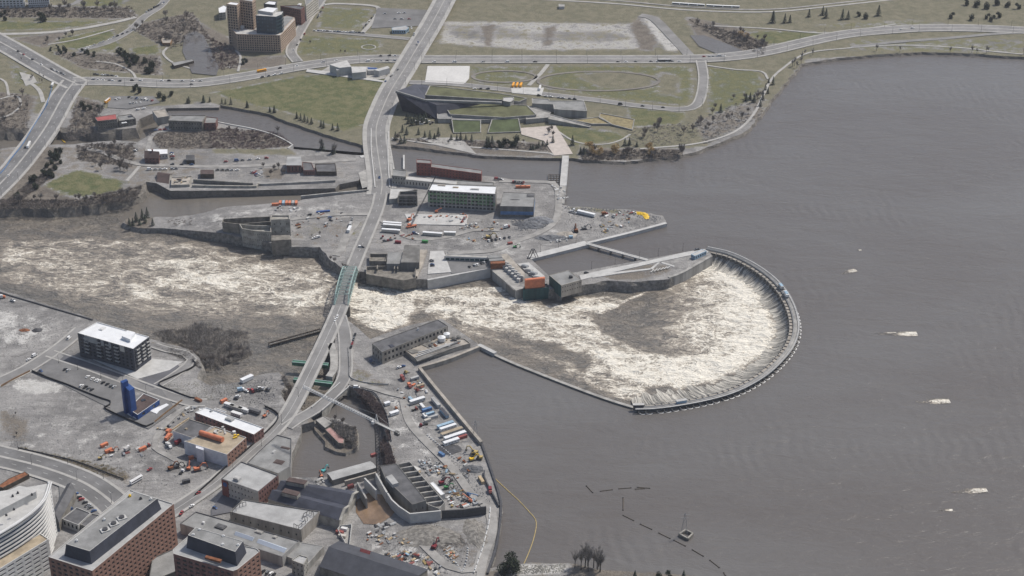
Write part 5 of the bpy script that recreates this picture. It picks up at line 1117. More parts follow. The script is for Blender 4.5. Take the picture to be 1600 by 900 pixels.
slab('ramp_wall', [(859,179,11),(923,197,4),(921,199,4),(857,186,9)], 7, 'concrete'); slab('straw_roof', [(938,177,10),(991,187,8),(988,203,4),(957,195,5),(936,184,8)], 6, 'straw'); slab('roof_box', [(787,153),(802,152),(803,156),(797,160),(786,158)], 15, 'concrete_light'); slab('straw_roof', [(895,188,6),(938,183,8),(955,194,5),(925,194,5)], 5, 'straw')
slab('forecourt_wall', [(683,172),(703,172),(706,186),(684,186)], 8, 'grey_roof')
# grey and white sculpted heap of equipment in the museum court
mat('pink_slab', (.36, .22, .20), .9, .2, .3)
building('ruined_slab', 'low ruined wall with dull pink slab top on the rocky islet', 'ruin', [(508,671),(516,667),(538,685),(537,693),(529,692)], 4.5, 'stone', 'pink_slab', zb=-2.5, par=.2)
building('ruined_slab', 'pale broken concrete slab at the islet end beside the road', 'ruin', [(493,656),(505,650),(521,660),(508,669)], 4, 'concrete_dark', 'concrete', zb=-2.5, par=.2)
# ---- park gate house on the ring
building('ring_gate_house', 'low flat gate house at the park end of the ring dam', 'gate house', [(1080,397),(1097,389),(1104,392),(1086,400)], 4.5, 'sky_blue', 'concrete_light', par=.2, win={'A': W_(1,5,.5,.5)})
# ================================================================== DAMS, BRIDGES, BARRIERS
def ring_dam():
    n = len(RING); root = empty('ring_dam', RING[0], 'long curved concrete ring dam with gates and walkway round the falls', 'dam'); ctr = G(1080,520)
    N = normals2(RING); sgn = 1 if N[n//2].dot(ctr-RING[n//2]) > 0 else -1
    c = [Vector((p.x, p.y, 0)) for p in RING]
    def st(nm, m, o0, o1, z, th):
        mb = MB(); strip(mb, c, sgn*o0, sgn*o1, z, th); return mb.build(nm, m, root)
    st('dam_body', 'concrete_dark', -3.0, 3.6, .9, 10); st('deck', 'concrete', -3.6, .6, 3.4, .8); st('service_walk', 'concrete_light', -5.2, -3.9, 4.2, .5); st('gate_sill', 'brick_tan' if False else 'concrete_tan', .9, 3.8, 2.4, .6)
    for o in (-3.2, -2.0, -.6, .2): st('rail', 'steel' if o != -2.0 else 'concrete_light', o-.12, o+.12, 3.75, .34)
    st('guard_rail', 'steel', -5.25, -5.15, 5.3, .25); st('guard_rail', 'steel', 3.7, 3.8, 3.4, .2)
    acc = 0; nxt = 3
    foam = MB(); k = 0
    for i in range(1, n-1):
        acc += (RING[i]-RING[i-1]).length
        if acc < nxt: continue
        nxt += 6.6; k += 1; p = c[i]; nn = N[i]*sgn; t = Vector((nn.y, -nn.x, 0))
        mb = MB(); mb.bar(p+nn*.5+Vector((0,0,1.2)), p+nn*5.2+Vector((0,0,.4)), .9, 3.2); mb.bar(p-nn*3.2+Vector((0,0,.4)), p-nn*6.4+Vector((0,0,-.3)), 1.0, 2.2); mb.build('pier', 'concrete_dark', root)
        mb = MB(); mb.bar(p+nn*.9+Vector((0,0,2.75)), p+nn*3.9+Vector((0,0,2.75)), .45, .5); mb.build('hoist_beam', 'steel_dark', root)
        mb = MB(); a = p+nn*3.0; mb.bar(a+t*.7+Vector((0,0,.2)), a+t*5.8+Vector((0,0,.2)), .3, 2.0); mb.build('gate', 'steel_dark', root)
        if i > n*.36:
            q = p-nn*4.8+t*3.3
            for j in range(7):
                a0, a1 = math.pi*j/7, math.pi*(j+1)/7
                f = lambda a, rr: q+t*(math.cos(a)*rr)-nn*(math.sin(a)*rr*.9)+Vector((0, 0, .14))
                foam.face([f(a0, 2.0), f(a0, 2.9), f(a1, 2.9), f(a1, 2.0)])
    o = foam.build('intake_foam', 'white_paint'); o['kind'] = 'structure'
    return c, N, sgn
RC, RN, RS = ring_dam()
for i, (f, m, l) in enumerate(((.30, 'white_paint', 'white gantry hoist carriage on the ring dam rails'), (.265, 'concrete_light', 'longer grey hoist carriage on the ring dam next to the white one'))):
    k = int(len(RC)*f); p = RC[k]; d = RC[k+1]-RC[k-1]; a = math.atan2(d.y, d.x); o = empty('hoist_carriage', (p.x, p.y, 3.8), l, 'hoist', rz=a)
    q = p-RN[k]*RS*1.5; mb = MB(); mb.box((q.x, q.y, 4.5), (9-i, 3.2, 2.6), a); mb.build('cabin', m, o); mb = MB(); mb.box((q.x, q.y, 7.1), (6, 2.6, .4), a); mb.build('roof', 'sky_blue', o)
    mb = MB()
    for s in (-3, 3): mb.box((q.x+math.cos(a)*s, q.y+math.sin(a)*s, 3.7), (1, 3.4, .8), a)
    mb.build('bogie', 'steel_dark', o)
for i, (f, l, m) in enumerate(((.90, 'blue grey control kiosk near the land end of the ring dam', 'sky_blue'), (.985, 'dark control cabin at the headpond end of the ring dam', 'steel_dark'))):
    k = int(len(RC)*f); p = RC[k]; d = RC[k+1]-RC[k-1]; a = math.atan2(d.y, d.x); o = empty('control_kiosk', (p.x, p.y, 3.4), l, 'kiosk'); mb = MB(); mb.box((p.x, p.y, 3.4), (9, 2.6, 2.4), a); mb.build('cabin', m, o); mb = MB(); mb.box((p.x, p.y, 5.8), (9.6, 3.2, .25), a); mb.build('roof', 'concrete_light', o)
def wall2(name, label, pts, z0, z1, th, m, cat, px_z=None, cap=None):
    c = [Vector((p.x, p.y, 0)) for p in spline(Gs(pts, z1 if px_z is None else px_z), 6)]; o = empty(name, (c[0].x, c[0].y, z1), label, cat)
    mb = MB(); strip(mb, c, -th/2, th/2, z1-.5, z1-.5-z0); mb.build('body', m, o); mb = MB(); strip(mb, c, -th/2-.25, th/2+.25, z1, .5); mb.build('coping', cap or m, o); return o
wall2('headpond_dam', 'low concrete dam wall between the still headpond and the rapids', HEAD_WALL, -9, 1.6, 2.6, 'concrete_dark', 'dam', cap='concrete')
wall2('headpond_wall', 'straight tan concrete wall holding the headpond beside the works yard', [(655,573),(680,604),(705,634),(730,664),(752,690)], -2, GZ+3.5, 2.2, 'concrete_tan', 'wall')
wall2('headpond_wall', 'short pale wall along the intake edge of the headpond', [(655,573),(700,560),(748,541)], -2, GZ+1.2, 2.4, 'concrete_tan', 'wall')
wall2('wing_wall', 'tapered concrete wing wall at the tip of the intake', [(748,538),(762,545),(774,551)], -9, GZ+.5, 3.5, 'concrete_light', 'wall')
wall2('shore_wall', 'narrow dark shore wall with riprap below the works yard road', [(752,690),(768,735),(780,772),(783,797),(776,850),(762,895)], -2, GZ+1.4, 1.2, 'steel_dark', 'wall')
wall2('jetty', 'long thin pale jetty wall from the forebay corner into the river', [(918,379),(960,369),(1000,359),(1041,348)], -2, GZ+.6, 3.2, 'concrete_light', 'jetty')
wall2('forebay_quay', 'broad pale quay along the west side of the forebay', [(826,402),(870,391),(917,379)], -2, GZ+.4, 9, 'concrete_light', 'quay')
wall2('park_wall', 'pale river wall below the park gate house', [(1045,433),(1066,425),(1112,399)], -8, GZ+.8, 2.5, 'concrete', 'wall')
wall2('tailrace_wall', 'long pale wall slanting along the tailrace below the garage', [(668,437),(720,427),(766,418)], -8, GZ+.5, 2.2, 'concrete_light', 'wall')
wall2('guide_wall', 'dark planted guide wall beside the sluice piers', [(767,419),(786,436),(805,453)], -8, GZ-.5, 2.2, 'concrete_dark', 'wall', cap='concrete_tan')
wall2('river_wall', 'dark kerb wall at the gravel lot beside the rapids', [(-40,441),(0,456),(60,474),(145,499)], -3, GZ+1.0, .8, 'steel_dark', 'wall')
wall2('median_wall', 'curved pale wall between the two bridge approach roads', [(517,536),(522,560),(520,580),(514,588)], -5, GZ+.8, 6.0, 'concrete', 'wall')
wall2('causeway_parapet', 'west parapet wall of the causeway across the channel', [(580,200),(580,232),(583,262),(586,292)], -4, GZ+1.4, .7, 'concrete_light', 'parapet')
wall2('causeway_parapet', 'east parapet wall of the causeway across the channel', [(607,205),(606,232),(607,262),(609,292)], -4, GZ+1.4, .7, 'concrete_light', 'parapet')
wall2('causeway_dam', 'solid masonry base of the causeway between the two islands', [(593,222),(594,245),(597,270),(598,300)], -9, GZ-.1, 21, 'concrete', 'causeway')
wall2('island_pier', 'slim pale pier standing in the channel behind the stone mill', [(631,242),(631,264)], -2, GZ, 1.4, 'concrete_light', 'pier')
wall2('canal_abutment', 'pale stone abutment stub on the causeway edge', [(563,245),(580,242)], -2, GZ+.6, 6, 'concrete_light', 'abutment')
lot([(905,430),(950,420),(1010,408),(1070,394),(1100,389),(1108,394),(1072,400),(1020,411),(950,427),(908,437)], 'concrete_light', GZ+.62, 'promenade')
lot([(924,431),(960,425),(1016,419),(1017,421),(962,428),(926,434)], 'concrete_light', GZ+.66, 'promenade'); lot([(1016,419),(1028,410),(1031,410),(1019,421)], 'concrete_light', GZ+.68, 'promenade'); lot([(1035,409),(1054,415),(1053,417),(1033,411)], 'concrete_light', GZ+.64, 'promenade')
for i in range(6):
    a = G(1017+i*5, 426-i*1.2, GZ+.7); o = empty('stone_bench', a, 'row of pale angled stone benches in the falls park', 'bench', 'falls park benches'); mb = MB(); b = G(1026+i*5, 417-i*.6, GZ+.7); b = a.lerp(b, .55); mb.bar(a+Vector((0,0,.5)), b+Vector((0,0,.5)), 1.1, .35); mb.build('seat', 'concrete_light', o)
    mb = MB(); mb.bar(a.lerp(b,.2), a.lerp(b,.2)+Vector((0,0,.4)), .6); mb.bar(a.lerp(b,.8), a.lerp(b,.8)+Vector((0,0,.4)), .6); mb.build('support', 'concrete', o)
def beam_bridge(name, label, p0, p1, wd, z, m, npier, rail='steel', posts=True):
    a, b = G(*p0, z), G(*p1, z); root = empty(name, a, label, 'bridge'); d = (b-a); L = d.length; d.normalize(); n = Vector((-d.y, d.x, 0)); c = [a+d*(L*k/12) for k in range(13)]
    mb = MB(); strip(mb, c, -wd/2, wd/2, 0, .9); mb.build('deck', m, root)
    for s in (-1, 1):
        mb = MB(); mb.bar(a+n*s*(wd/2-.1)+Vector((0,0,1.1)), b+n*s*(wd/2-.1)+Vector((0,0,1.1)), .12)
        for k in range(int(L/3)+1): q = a+d*(k*3)+n*s*(wd/2-.1); mb.bar(q, q+Vector((0,0,1.1)), .1)
        mb.build('railing', rail, root)
    for k in range(npier):
        q = a+d*(L*(k+1)/(npier+1)); mb = MB(); mb.bar(q-n*(wd/2-.3)+Vector((0,0,-3)), q+n*(wd/2-.3)+Vector((0,0,-3)), 1.2, 5.5); mb.build('pier', 'concrete_dark', root)
    return root
beam_bridge('walkway_bridge', 'slim pale walkway bridge crossing the forebay mouth', (917,380), (1012,406), 4.2, GZ+.8, 'concrete_light', 4)
beam_bridge('footbridge', 'straight pale footbridge across the channel to the museum plaza', (884,243), (880,290), 7.5, GZ+.7, 'concrete_light', 4)
beam_bridge('footbridge', 'unfinished southern half of the channel footbridge with white formwork', (880,290), (877,318), 7, GZ+.5, 'concrete', 2)
o = empty('timber_crib', G(868,281,1), 'square grey timber crib beside the channel footbridge', 'crib'); mb = MB(); P = [(p.x, p.y) for p in Gs([(857,273),(879,273),(878,290),(857,290)], 1.6)]; mb.prism(P, -2, 1.0); mb.build('fill', 'rubble', o)
for k in range(7):
    mb = MB(); a = Vector(P[0]).lerp(Vector(P[3]), k/6); b = Vector(P[1]).lerp(Vector(P[2]), k/6); mb.bar((*a, 1.3), (*b, 1.3), .6); mb.build('timber', 'wood_dark', o)
    if k < 6: mb = MB(); a = Vector(P[0]).lerp(Vector(P[1]), k/5); b = Vector(P[3]).lerp(Vector(P[2]), k/5); mb.bar((*a, 1.8), (*b, 1.8), .5); mb.build('timber', 'wood_dark', o)
# green steel truss bridge
def truss():
    z = GZ+.7; a0, b0 = G(548.5,423,z), G(533.5,477,z); d = (b0-a0); L = d.length; d.normalize(); n = Vector((-d.y, d.x, 0)); wd = 12.5
    root = empty('truss_bridge', a0, 'green steel through truss bridge over the gorge', 'bridge')
    c = [a0+d*(L*k/14) for k in range(15)]; mb = MB(); strip(mb, c, -wd/2+.5, wd/2-.5, 0, .8); mb.build('deck', 'asphalt', root)
    np_ = 10; hts = [0, 7.5, 8.6, 9.3, 9.7, 9.8, 9.7, 9.3, 8.6, 7.5, 0]; up = Vector((0,0,1))
    for s in (-1, 1):
        B = [a0+d*(L*k/np_)+n*s*wd/2+up*.5 for k in range(np_+1)]; T = [B[k]+up*hts[k] for k in range(np_+1)]
        mb = MB(); [mb.bar(B[k], B[k+1], .7, .9) for k in range(np_)]; mb.build('bottom_chord', 'teal_steel', root)
        mb = MB(); [mb.bar(T[k], T[k+1], .9, .8) for k in range(np_)]; mb.build('top_chord', 'teal_steel', root)
        for k in range(1, np_): mb = MB(); mb.bar(B[k], T[k], .5); mb.build('vertical_post', 'teal_steel', root)
        for k in range(1, np_-1): mb = MB(); mb.bar(*( (T[k], B[k+1]) if k < np_//2 else (B[k], T[k+1]) ), .4); mb.build('diagonal', 'teal_steel', root)
        mb = MB(); mb.bar(B[0]+up*1.2+n*s*1.2, B[-1]+up*1.2+n*s*1.2, .15, .6); mb.build('railing', 'teal_steel', root)
    for k in range(1, np_):
        A = a0+d*(L*k/np_)+up*(.5+hts[k]); mb = MB(); mb.bar(A-n*wd/2, A+n*wd/2, .45); mb.build('cross_strut', 'teal_steel', root)
        if k < np_-1:
            A2 = a0+d*(L*(k+1)/np_)+up*(.5+hts[k+1]); mb = MB(); mb.bar(A-n*wd/2, A2+n*wd/2, .25); mb.bar(A+n*wd/2, A2-n*wd/2, .25); mb.build('sway_brace', 'teal_steel', root)
    for e in (a0, b0): mb = MB(); mb.bar(e-n*8+Vector((0,0,-6)), e+n*8+Vector((0,0,-6)), 4, 10.5); mb.build('abutment', 'stone', root)
truss()
# road bridge piers and arch bridge
r = empty('approach_bridge', G(490,575,GZ), 'grey concrete substructure carrying the approach road over the side channel', 'bridge')
for x, y in ((522,503),(508,533),(494,562),(480,590),(466,617)):
    q = G(x, y, 0); mb = MB(); mb.bar(q+Vector((-6,2,-3.6)), q+Vector((6,-2,-3.6)), 1.6, 11.5); mb.build('pier', 'concrete', r)
c = spline(Gs([(533,477),(522,503),(505,540),(487,577),(468,615),(452,643)], GZ), 7); mb = MB(); strip(mb, c, -7.2, 7.2, .0, 1.6); mb.build('girder', 'concrete', r)
r = empty('arch_bridge', G(525,618,GZ), 'old stone arch bridge on the branch road beside the pond', 'bridge')
a, b = G(547,604,GZ), G(503,643,GZ); d = (b-a); L = d.length; d.normalize(); n = Vector((-d.y, d.x, 0)); mb = MB()
for s in (0, 1):
    off = n*(s*10)*(-1 if n.x > 0 else 1)
    pts = []
    for k in range(13):
        t = k/12; u = abs(t-.42)/.3; zz = -5 if u > 1 else -5+6.0*math.sqrt(max(0, 1-u*u)); pts.append(a+d*(L*t)+off+Vector((0,0,zz-GZ)))
    for k in range(12): p, q = pts[k], pts[k+1]; mb.face([p, q, (q.x, q.y, GZ+1.5), (p.x, p.y, GZ+1.5)])
mb.build('spandrel_wall', 'stone_light', r)
for s in (-.2, 10): mb = MB(); off = n*s*(-1 if n.x > 0 else 1); mb.bar(a+off+Vector((0,0,1.4)), b+off+Vector((0,0,1.4)), .7, .9); mb.build('parapet', 'concrete_light', r)
for i, (p, q, l) in enumerate((((457,567),(513,572),'green plate girder crossing under both approach roads'), ((459,594),(519,601),'second green plate girder nearer the arch bridge'))):
    a, b = G(*p, 1.5), G(*q, 1.5); o = empty('plate_girder', a, l, 'girder'); mb = MB(); mb.bar(a, b, 3.6, 3.4); mb.build('web', 'green_steel', o)
    mb = MB(); u = (b-a); v = Vector((-u.y, u.x, 0)).normalized()*1.8; [mb.bar(a+w_+Vector((0,0,1.9)), b+w_+Vector((0,0,1.9)), .7, .4) for w_ in (v, -v)]; mb.build('flange', 'teal_steel', o)
    for k in range(9): mb = MB(); c = a.lerp(b, (k+.5)/9); mb.bar(c-v*1.02-Vector((0,0,1.6)), c-v*1.02+Vector((0,0,1.6)), .3); mb.build('stiffener', 'green_steel', o)
r = empty('timber_flume', G(420,540,-5), 'weathered timber flume standing in the rapids below the bridge', 'flume'); a, b = G(421,538,-5), G(501,516,-5); d = (b-a).normalized(); n = Vector((-d.y, d.x, 0))
for s in (-2.2, 2.2): mb = MB(); mb.bar(a+n*s, b+n*s, .8, 1.4); mb.build('side_beam', 'wood_dark', r)
mb = MB(); mb.bar(a-Vector((0,0,.5)), b-Vector((0,0,.5)), 4, .4); mb.build('floor', 'concrete_dark', r)
for k in range(14): c = a.lerp(b, k/13); mb = MB(); mb.bar(c-n*2.8+Vector((0,0,.8)), c+n*2.8+Vector((0,0,.8)), .35); mb.bar(c-n*2.2, c-n*2.2-Vector((0,0,5)), .5); mb.bar(c+n*2.2, c+n*2.2-Vector((0,0,5)), .5); mb.build('trestle', 'wood_dark', r)
# portage road bridge substructure
r = empty('portage_bridge', G(60,215,GZ), 'wide concrete road bridge leading down over the creek', 'bridge'); c = [p for p in R_PORT if p.y < G(0,170).y]; mb = MB(); strip(mb, c, -16.6, 16.6, -.05, 2.2); mb.build('deck_edge', 'concrete_light', r)
for x, y in ((72,200),(56,222),(8,280),(-20,305)): q = G(x, y, 0); mb = MB(); mb.bar(q+Vector((-14,0,-4)), q+Vector((14,0,-4)), 2, 12); mb.build('pier', 'concrete', r)
def line_thing(name, label, pts, m, w_, h, z=GZ, posts=0, cat='fence', group=None, pm='steel_dark', px_z=None):
    c = spline(Gs(pts, z if px_z is None else px_z), 4); root = empty(name, c[0], label, cat, group); mb = MB(); strip(mb, [Vector((p.x, p.y, z)) for p in c], -w_/2, w_/2, h, h*.85 if h > .5 else h); mb.build('panel', m, root)
    if posts:
        N = normals2(c)
        for k in range(0, len(c), posts): mb = MB(); q = Vector((c[k].x, c[k].y, z)); mb.bar(q, q+Vector((0,0,h+.35)), .3); mb.build('post', pm, root)
    return root
BL = z_(0,0,5,[(405,690),(385,760),(355,840),(320,900)])+z_(0,160,5,[(375,10),(300,130),(240,225),(170,340),(90,440),(0,560)])
line_thing('blue_barrier', 'thin bright blue barrier along the west edge of the road bridge', BL+[(-60,325)], 'blue_paint', .5, 1.1, GZ+.8, cat='barrier')
line_thing('silt_fence', 'black silt fence between car park and gravel lot by the pavilion', z_(0,560,5,[(250,105),(380,160),(520,210),(640,260),(780,315),(865,345),(860,370),(815,390),(920,450),(1040,500),(1145,540),(1200,515)]), 'silt', .5, 2.0, GZ, 3)
line_thing('silt_fence', 'black silt fence round the rubble lot beside the condo loop road', z_(0,460,5,[(1505,520),(1530,545),(1500,580),(1330,660),(1240,710),(1370,770),(1490,815),(1530,820)]), 'silt', .5, 2.0, GZ, 3)
line_thing('black_barrier', 'long black barrier wall following the street past the brick factory', z_(240,600,6.667,[(1160,245),(1230,275),(1300,330),(1280,400),(1210,480),(1080,600),(900,760),(740,890)])+[(330,753),(305,775)], 'silt', .6, 2.2, GZ, 4)
line_thing('picket_fence', 'orange brown panel fence along the street beside the gravel lot', z_(0,560,5,[(10,225),(120,165),(235,108)]), 'wood', .3, 2.2, GZ, 2, pm='wood_pale'); line_thing('picket_fence', 'orange brown panel fence beside the blue pavilion terrace', z_(0,560,5,[(1210,505),(1320,415),(1425,335)]), 'wood', .3, 2.2, GZ, 2, pm='wood_pale')
line_thing('rail_fence', 'low dark rail fence above the boulevard embankment', z_(0,700,4.5,[(130,5),(330,50),(520,95),(700,160),(870,225)]), 'steel_dark', .25, 1.4, GZ, 1)
line_thing('yard_fence', 'wire fence along the pond side of the works yard', [(546,606),(575,612),(588,618),(600,640),(606,655),(612,690)], 'steel', .2, 1.8, GZ, 2); line_thing('yard_fence', 'wire fence round the grassy triangle beside the branch road', [(544,545),(546,575),(548,592),(575,600),(607,602)], 'steel', .2, 1.6, GZ, 2)
line_thing('timber_edge', 'orange timber edging along the annex lane', z_(240,600,6.667,[(370,360),(280,420),(195,480)]), 'wood_pale', .8, .9, GZ, 0, cat='edging')
line_thing('floating_boom', 'thin yellow floating boom curving off the works yard shore', z_(740,700,3.81,[(130,185),(215,265),(270,315),(335,385),(368,425),(373,470),(355,550),(330,620),(300,690)]), 'dull_yellow', .5, .35, UZ, 0, cat='boom')
line_thing('floating_boom', 'short yellow boom curling under the road bridge in the creek', z_(0,160,5,[(500,245),(475,265),(480,290),(510,315)]), 'yellow', .9, .5, -8.4, 0, cat='boom')
line_thing('black_pipe', 'thick black fence line down the works yard shore', [(757,738),(757,748),(765,765),(780,793)], 'steel_dark', 1.0, 2.2, GZ, 0, cat='barrier')
for i, (a, b) in enumerate((((670,225),(710,267)),((752,258),(828,248)),((862,243),(940,237)),((972,234),(1052,240)),((960,245),(1020,242)),((890,295),(890,372)),((888,400),(955,433)),((990,452),(1063,486)),((1100,505),(1172,540)),((1190,548),(1263,585)),((1300,605),(1370,646)),((1405,667),(1465,714)),((1488,742),(1500,762)))):
    p, q = [G(740+x/3.81, 700+y/3.81, .1) for x, y in (a, b)]; o = empty('boom_log', p, 'dark boom log floating end to end in the broken boom line' if 5 < i else 'dark boom log drifting in the loose cluster above the boom line', 'log', 'floating boom logs'); mb = MB(); mb.cyl(p, q, .42, 7); mb.build('trunk', 'wood_dark', o); mb = MB(); mb.cyl(p.lerp(q,.02), p.lerp(q,.05), .68, 7); mb.cyl(p.lerp(q,.95), p.lerp(q,.98), .68, 7); mb.build('chain_collar', 'steel_dark', o)
o = empty('river_crib', G(1072,834,0), 'hollow square stone crib standing alone in the river', 'crib'); P = [G(740+x/3.81, 700+y/3.81, 1.8) for x, y in ((1225,512),(1262,488),(1305,510),(1275,540))]
for k in range(4): a, b = P[k], P[(k+1) % 4]; mb = MB(); mb.bar(a-Vector((0,0,1.2)), b-Vector((0,0,1.2)), 1.6, 3); mb.build('wall', 'stone', o); mb = MB(); mb.bar(a+Vector((0,0,.5)), b+Vector((0,0,.5)), 1.0, .35); mb.build('beam', 'stone_light', o)
def pylon(px, py, h, label, wd=2.4, m='steel'):
    c = G(px, py, 0.5); o = empty('lattice_mast', c, label, 'mast'); up = Vector((0,0,1)); L = [c+Vector((sx*wd, sy*wd, 0)) for sx, sy in ((-1,-1),(1,-1),(1,1),(-1,1))]; T = [c+Vector((sx*.25, sy*.25, h)) for sx, sy in ((-1,-1),(1,-1),(1,1),(-1,1))]
    for k in range(4): mb = MB(); mb.bar(L[k], T[k], .13); mb.build('leg', m, o)
    mb = MB()
    for j in range(6):
        for k in range(4): t0, t1 = j/6, (j+1)/6; mb.bar(L[k].lerp(T[k], t0), L[(k+1)%4].lerp(T[(k+1)%4], t1), .07)
    mb.build('bracing', m, o)
    for zz in (.78, .92): mb = MB(); mb.bar(c+Vector((-3.2,0,h*zz)), c+Vector((3.2,0,h*zz)), .2); mb.build('cross_arm', m, o)
pylon(1069,836,20,'grey lattice mast on the square crib in the river'); pylon(743,688,19,'grey lattice mast at the corner of the headpond wall')
for k in range(38):
    t = k/37; pts = [(766,795),(765,808),(763,822),(759,838),(755,855),(748,875),(741,895)]; c = spline(Gs(pts), 1.6); q = c[int(t*(len(c)-1))]
    if k == 0:
        mb = MB(); mb.box((0,0,0), (1.3,.8,.75), 0); mb.box((0,0,.75), (.9,.35,.18), 0); BLK = mb.mesh('concrete_block', 'white_paint')
    o = link(bpy.data.objects.new('concrete_block', BLK)); o.location = (q.x, q.y, GZ+.55); o.rotation_euler = (0,0,1.2); tag(o, 'white concrete block in the dotted row along the shore road', 'block', 'blocks along the shore road')
for k in range(14):
    a, b = G(668,681), G(710,716); q = a.lerp(b, k/13); o = link(bpy.data.objects.new('concrete_block', BLK)); o.location = (q.x, q.y, GZ+.3); o.rotation_euler = (0,0,-.9); tag(o, 'white concrete block in the row beside the white office trailers', 'block', 'blocks beside the trailers')
for k in range(18):
    a, b = G(700,872), G(728,850); q = spline([G(697,868), G(712,880), G(722,893), G(730,870), G(731,850)], 1)[k*3]; o = link(bpy.data.objects.new('concrete_block', BLK)); o.location = (q.x, q.y, GZ+.2); o.rotation_euler = (0,0,-.5); tag(o, 'white concrete block edging the mud heap below the works yard', 'block', 'blocks edging the mud heap')

# ================================================================== TOWER CRANE
def crane():
    base = G(592,748,GZ); hgt = 50; zt = GZ+hgt; root = empty('tower_crane', base, 'tall tower crane with dark mast and pale horizontal jib over the pond', 'tower crane'); up = Vector((0,0,1))
    top = G(591,665,zt+2); top = Vector((base.x, base.y, zt)); w_ = 1.5
    C4 = [Vector((sx*w_, sy*w_, 0)) for sx, sy in ((-1,-1),(1,-1),(1,1),(-1,1))]
    mb = MB()
    for c in C4: mb.bar(base+c, top+c, .42)
    nb = 16
    for j in range(nb):
        z0, z1 = base+up*(hgt*j/nb), base+up*(hgt*(j+1)/nb)
        for k in range(4): mb.bar(z0+C4[k], z1+C4[(k+1)%4], .22); mb.bar(z1+C4[k], z1+C4[(k+1)%4], .22)
    mb.build('mast', 'steel_dark', root)
    tip, tail = G(474,605,zt+2), G(618,680,zt+2)
    d = (tip-top); d.z = 0; d = d.normalized(); n = Vector((-d.y, d.x, 0)); J0 = top+up*2; Lj = (tip-J0).length; Lc = (tail-J0).length
    mb = MB()
    A = J0+n*.9; B = J0-n*.9; T = J0+up*1.9
    for o_ in (n*.9, -n*.9, up*1.9): mb.bar(J0+o_, J0+o_+d*Lj, .4)
    for k in range(30):
        u0, u1 = d*(Lj*k/30), d*(Lj*(k+1)/30); mb.bar(A+u0, T+u1, .18); mb.bar(B+u0, T+u1, .18); mb.bar(A+u0, B+u1, .18)
    mb.build('jib', 'white_paint', root)
    mb = MB(); mb.bar(J0, J0-d*Lc, 2.0, .6); mb.bar(J0+n*1+up, J0-d*Lc+n*1+up, .12); mb.bar(J0-n*1+up, J0-d*Lc-n*1+up, .12); mb.build('counter_jib', 'concrete_light', root)
    mb = MB(); [mb.box(J0-d*(Lc-1-1.3*k)-up*2.5, (1.1,2.6,3.2), math.atan2(d.y, d.x)) for k in range(3)]; mb.build('counterweight', 'concrete_dark', root)
    mb = MB(); q = J0+d*2+n*2; mb.box(q-up*1, (2.2,1.7,2.3), math.atan2(d.y, d.x)); mb.build('operator_cab', 'white_paint', root)
    mb = MB(); H = top+up*9.5
    for c in C4: mb.bar(top+c*.9+up*2, H, .28)
    mb.build('tower_head', 'white_paint', root); mb = MB(); mb.bar(H, J0+d*Lj*.68+up*1.9, .12); mb.bar(H, J0-d*Lc*.95+up*.4, .12); mb.build('tie_bar', 'steel', root)
    mb = MB(); mb.box(base-up*.5, (6,6,1.2), .2); mb.build('footing', 'concrete', root)
    mb = MB(); q = J0+d*Lj*.55; mb.box(q-up*.6, (2,1.6,.6), 0); mb.bar(q, q-up*18, .1); mb.box(q-up*19, (.8,.8,1), 0); mb.build('hook_trolley', 'steel_dark', root)
crane()
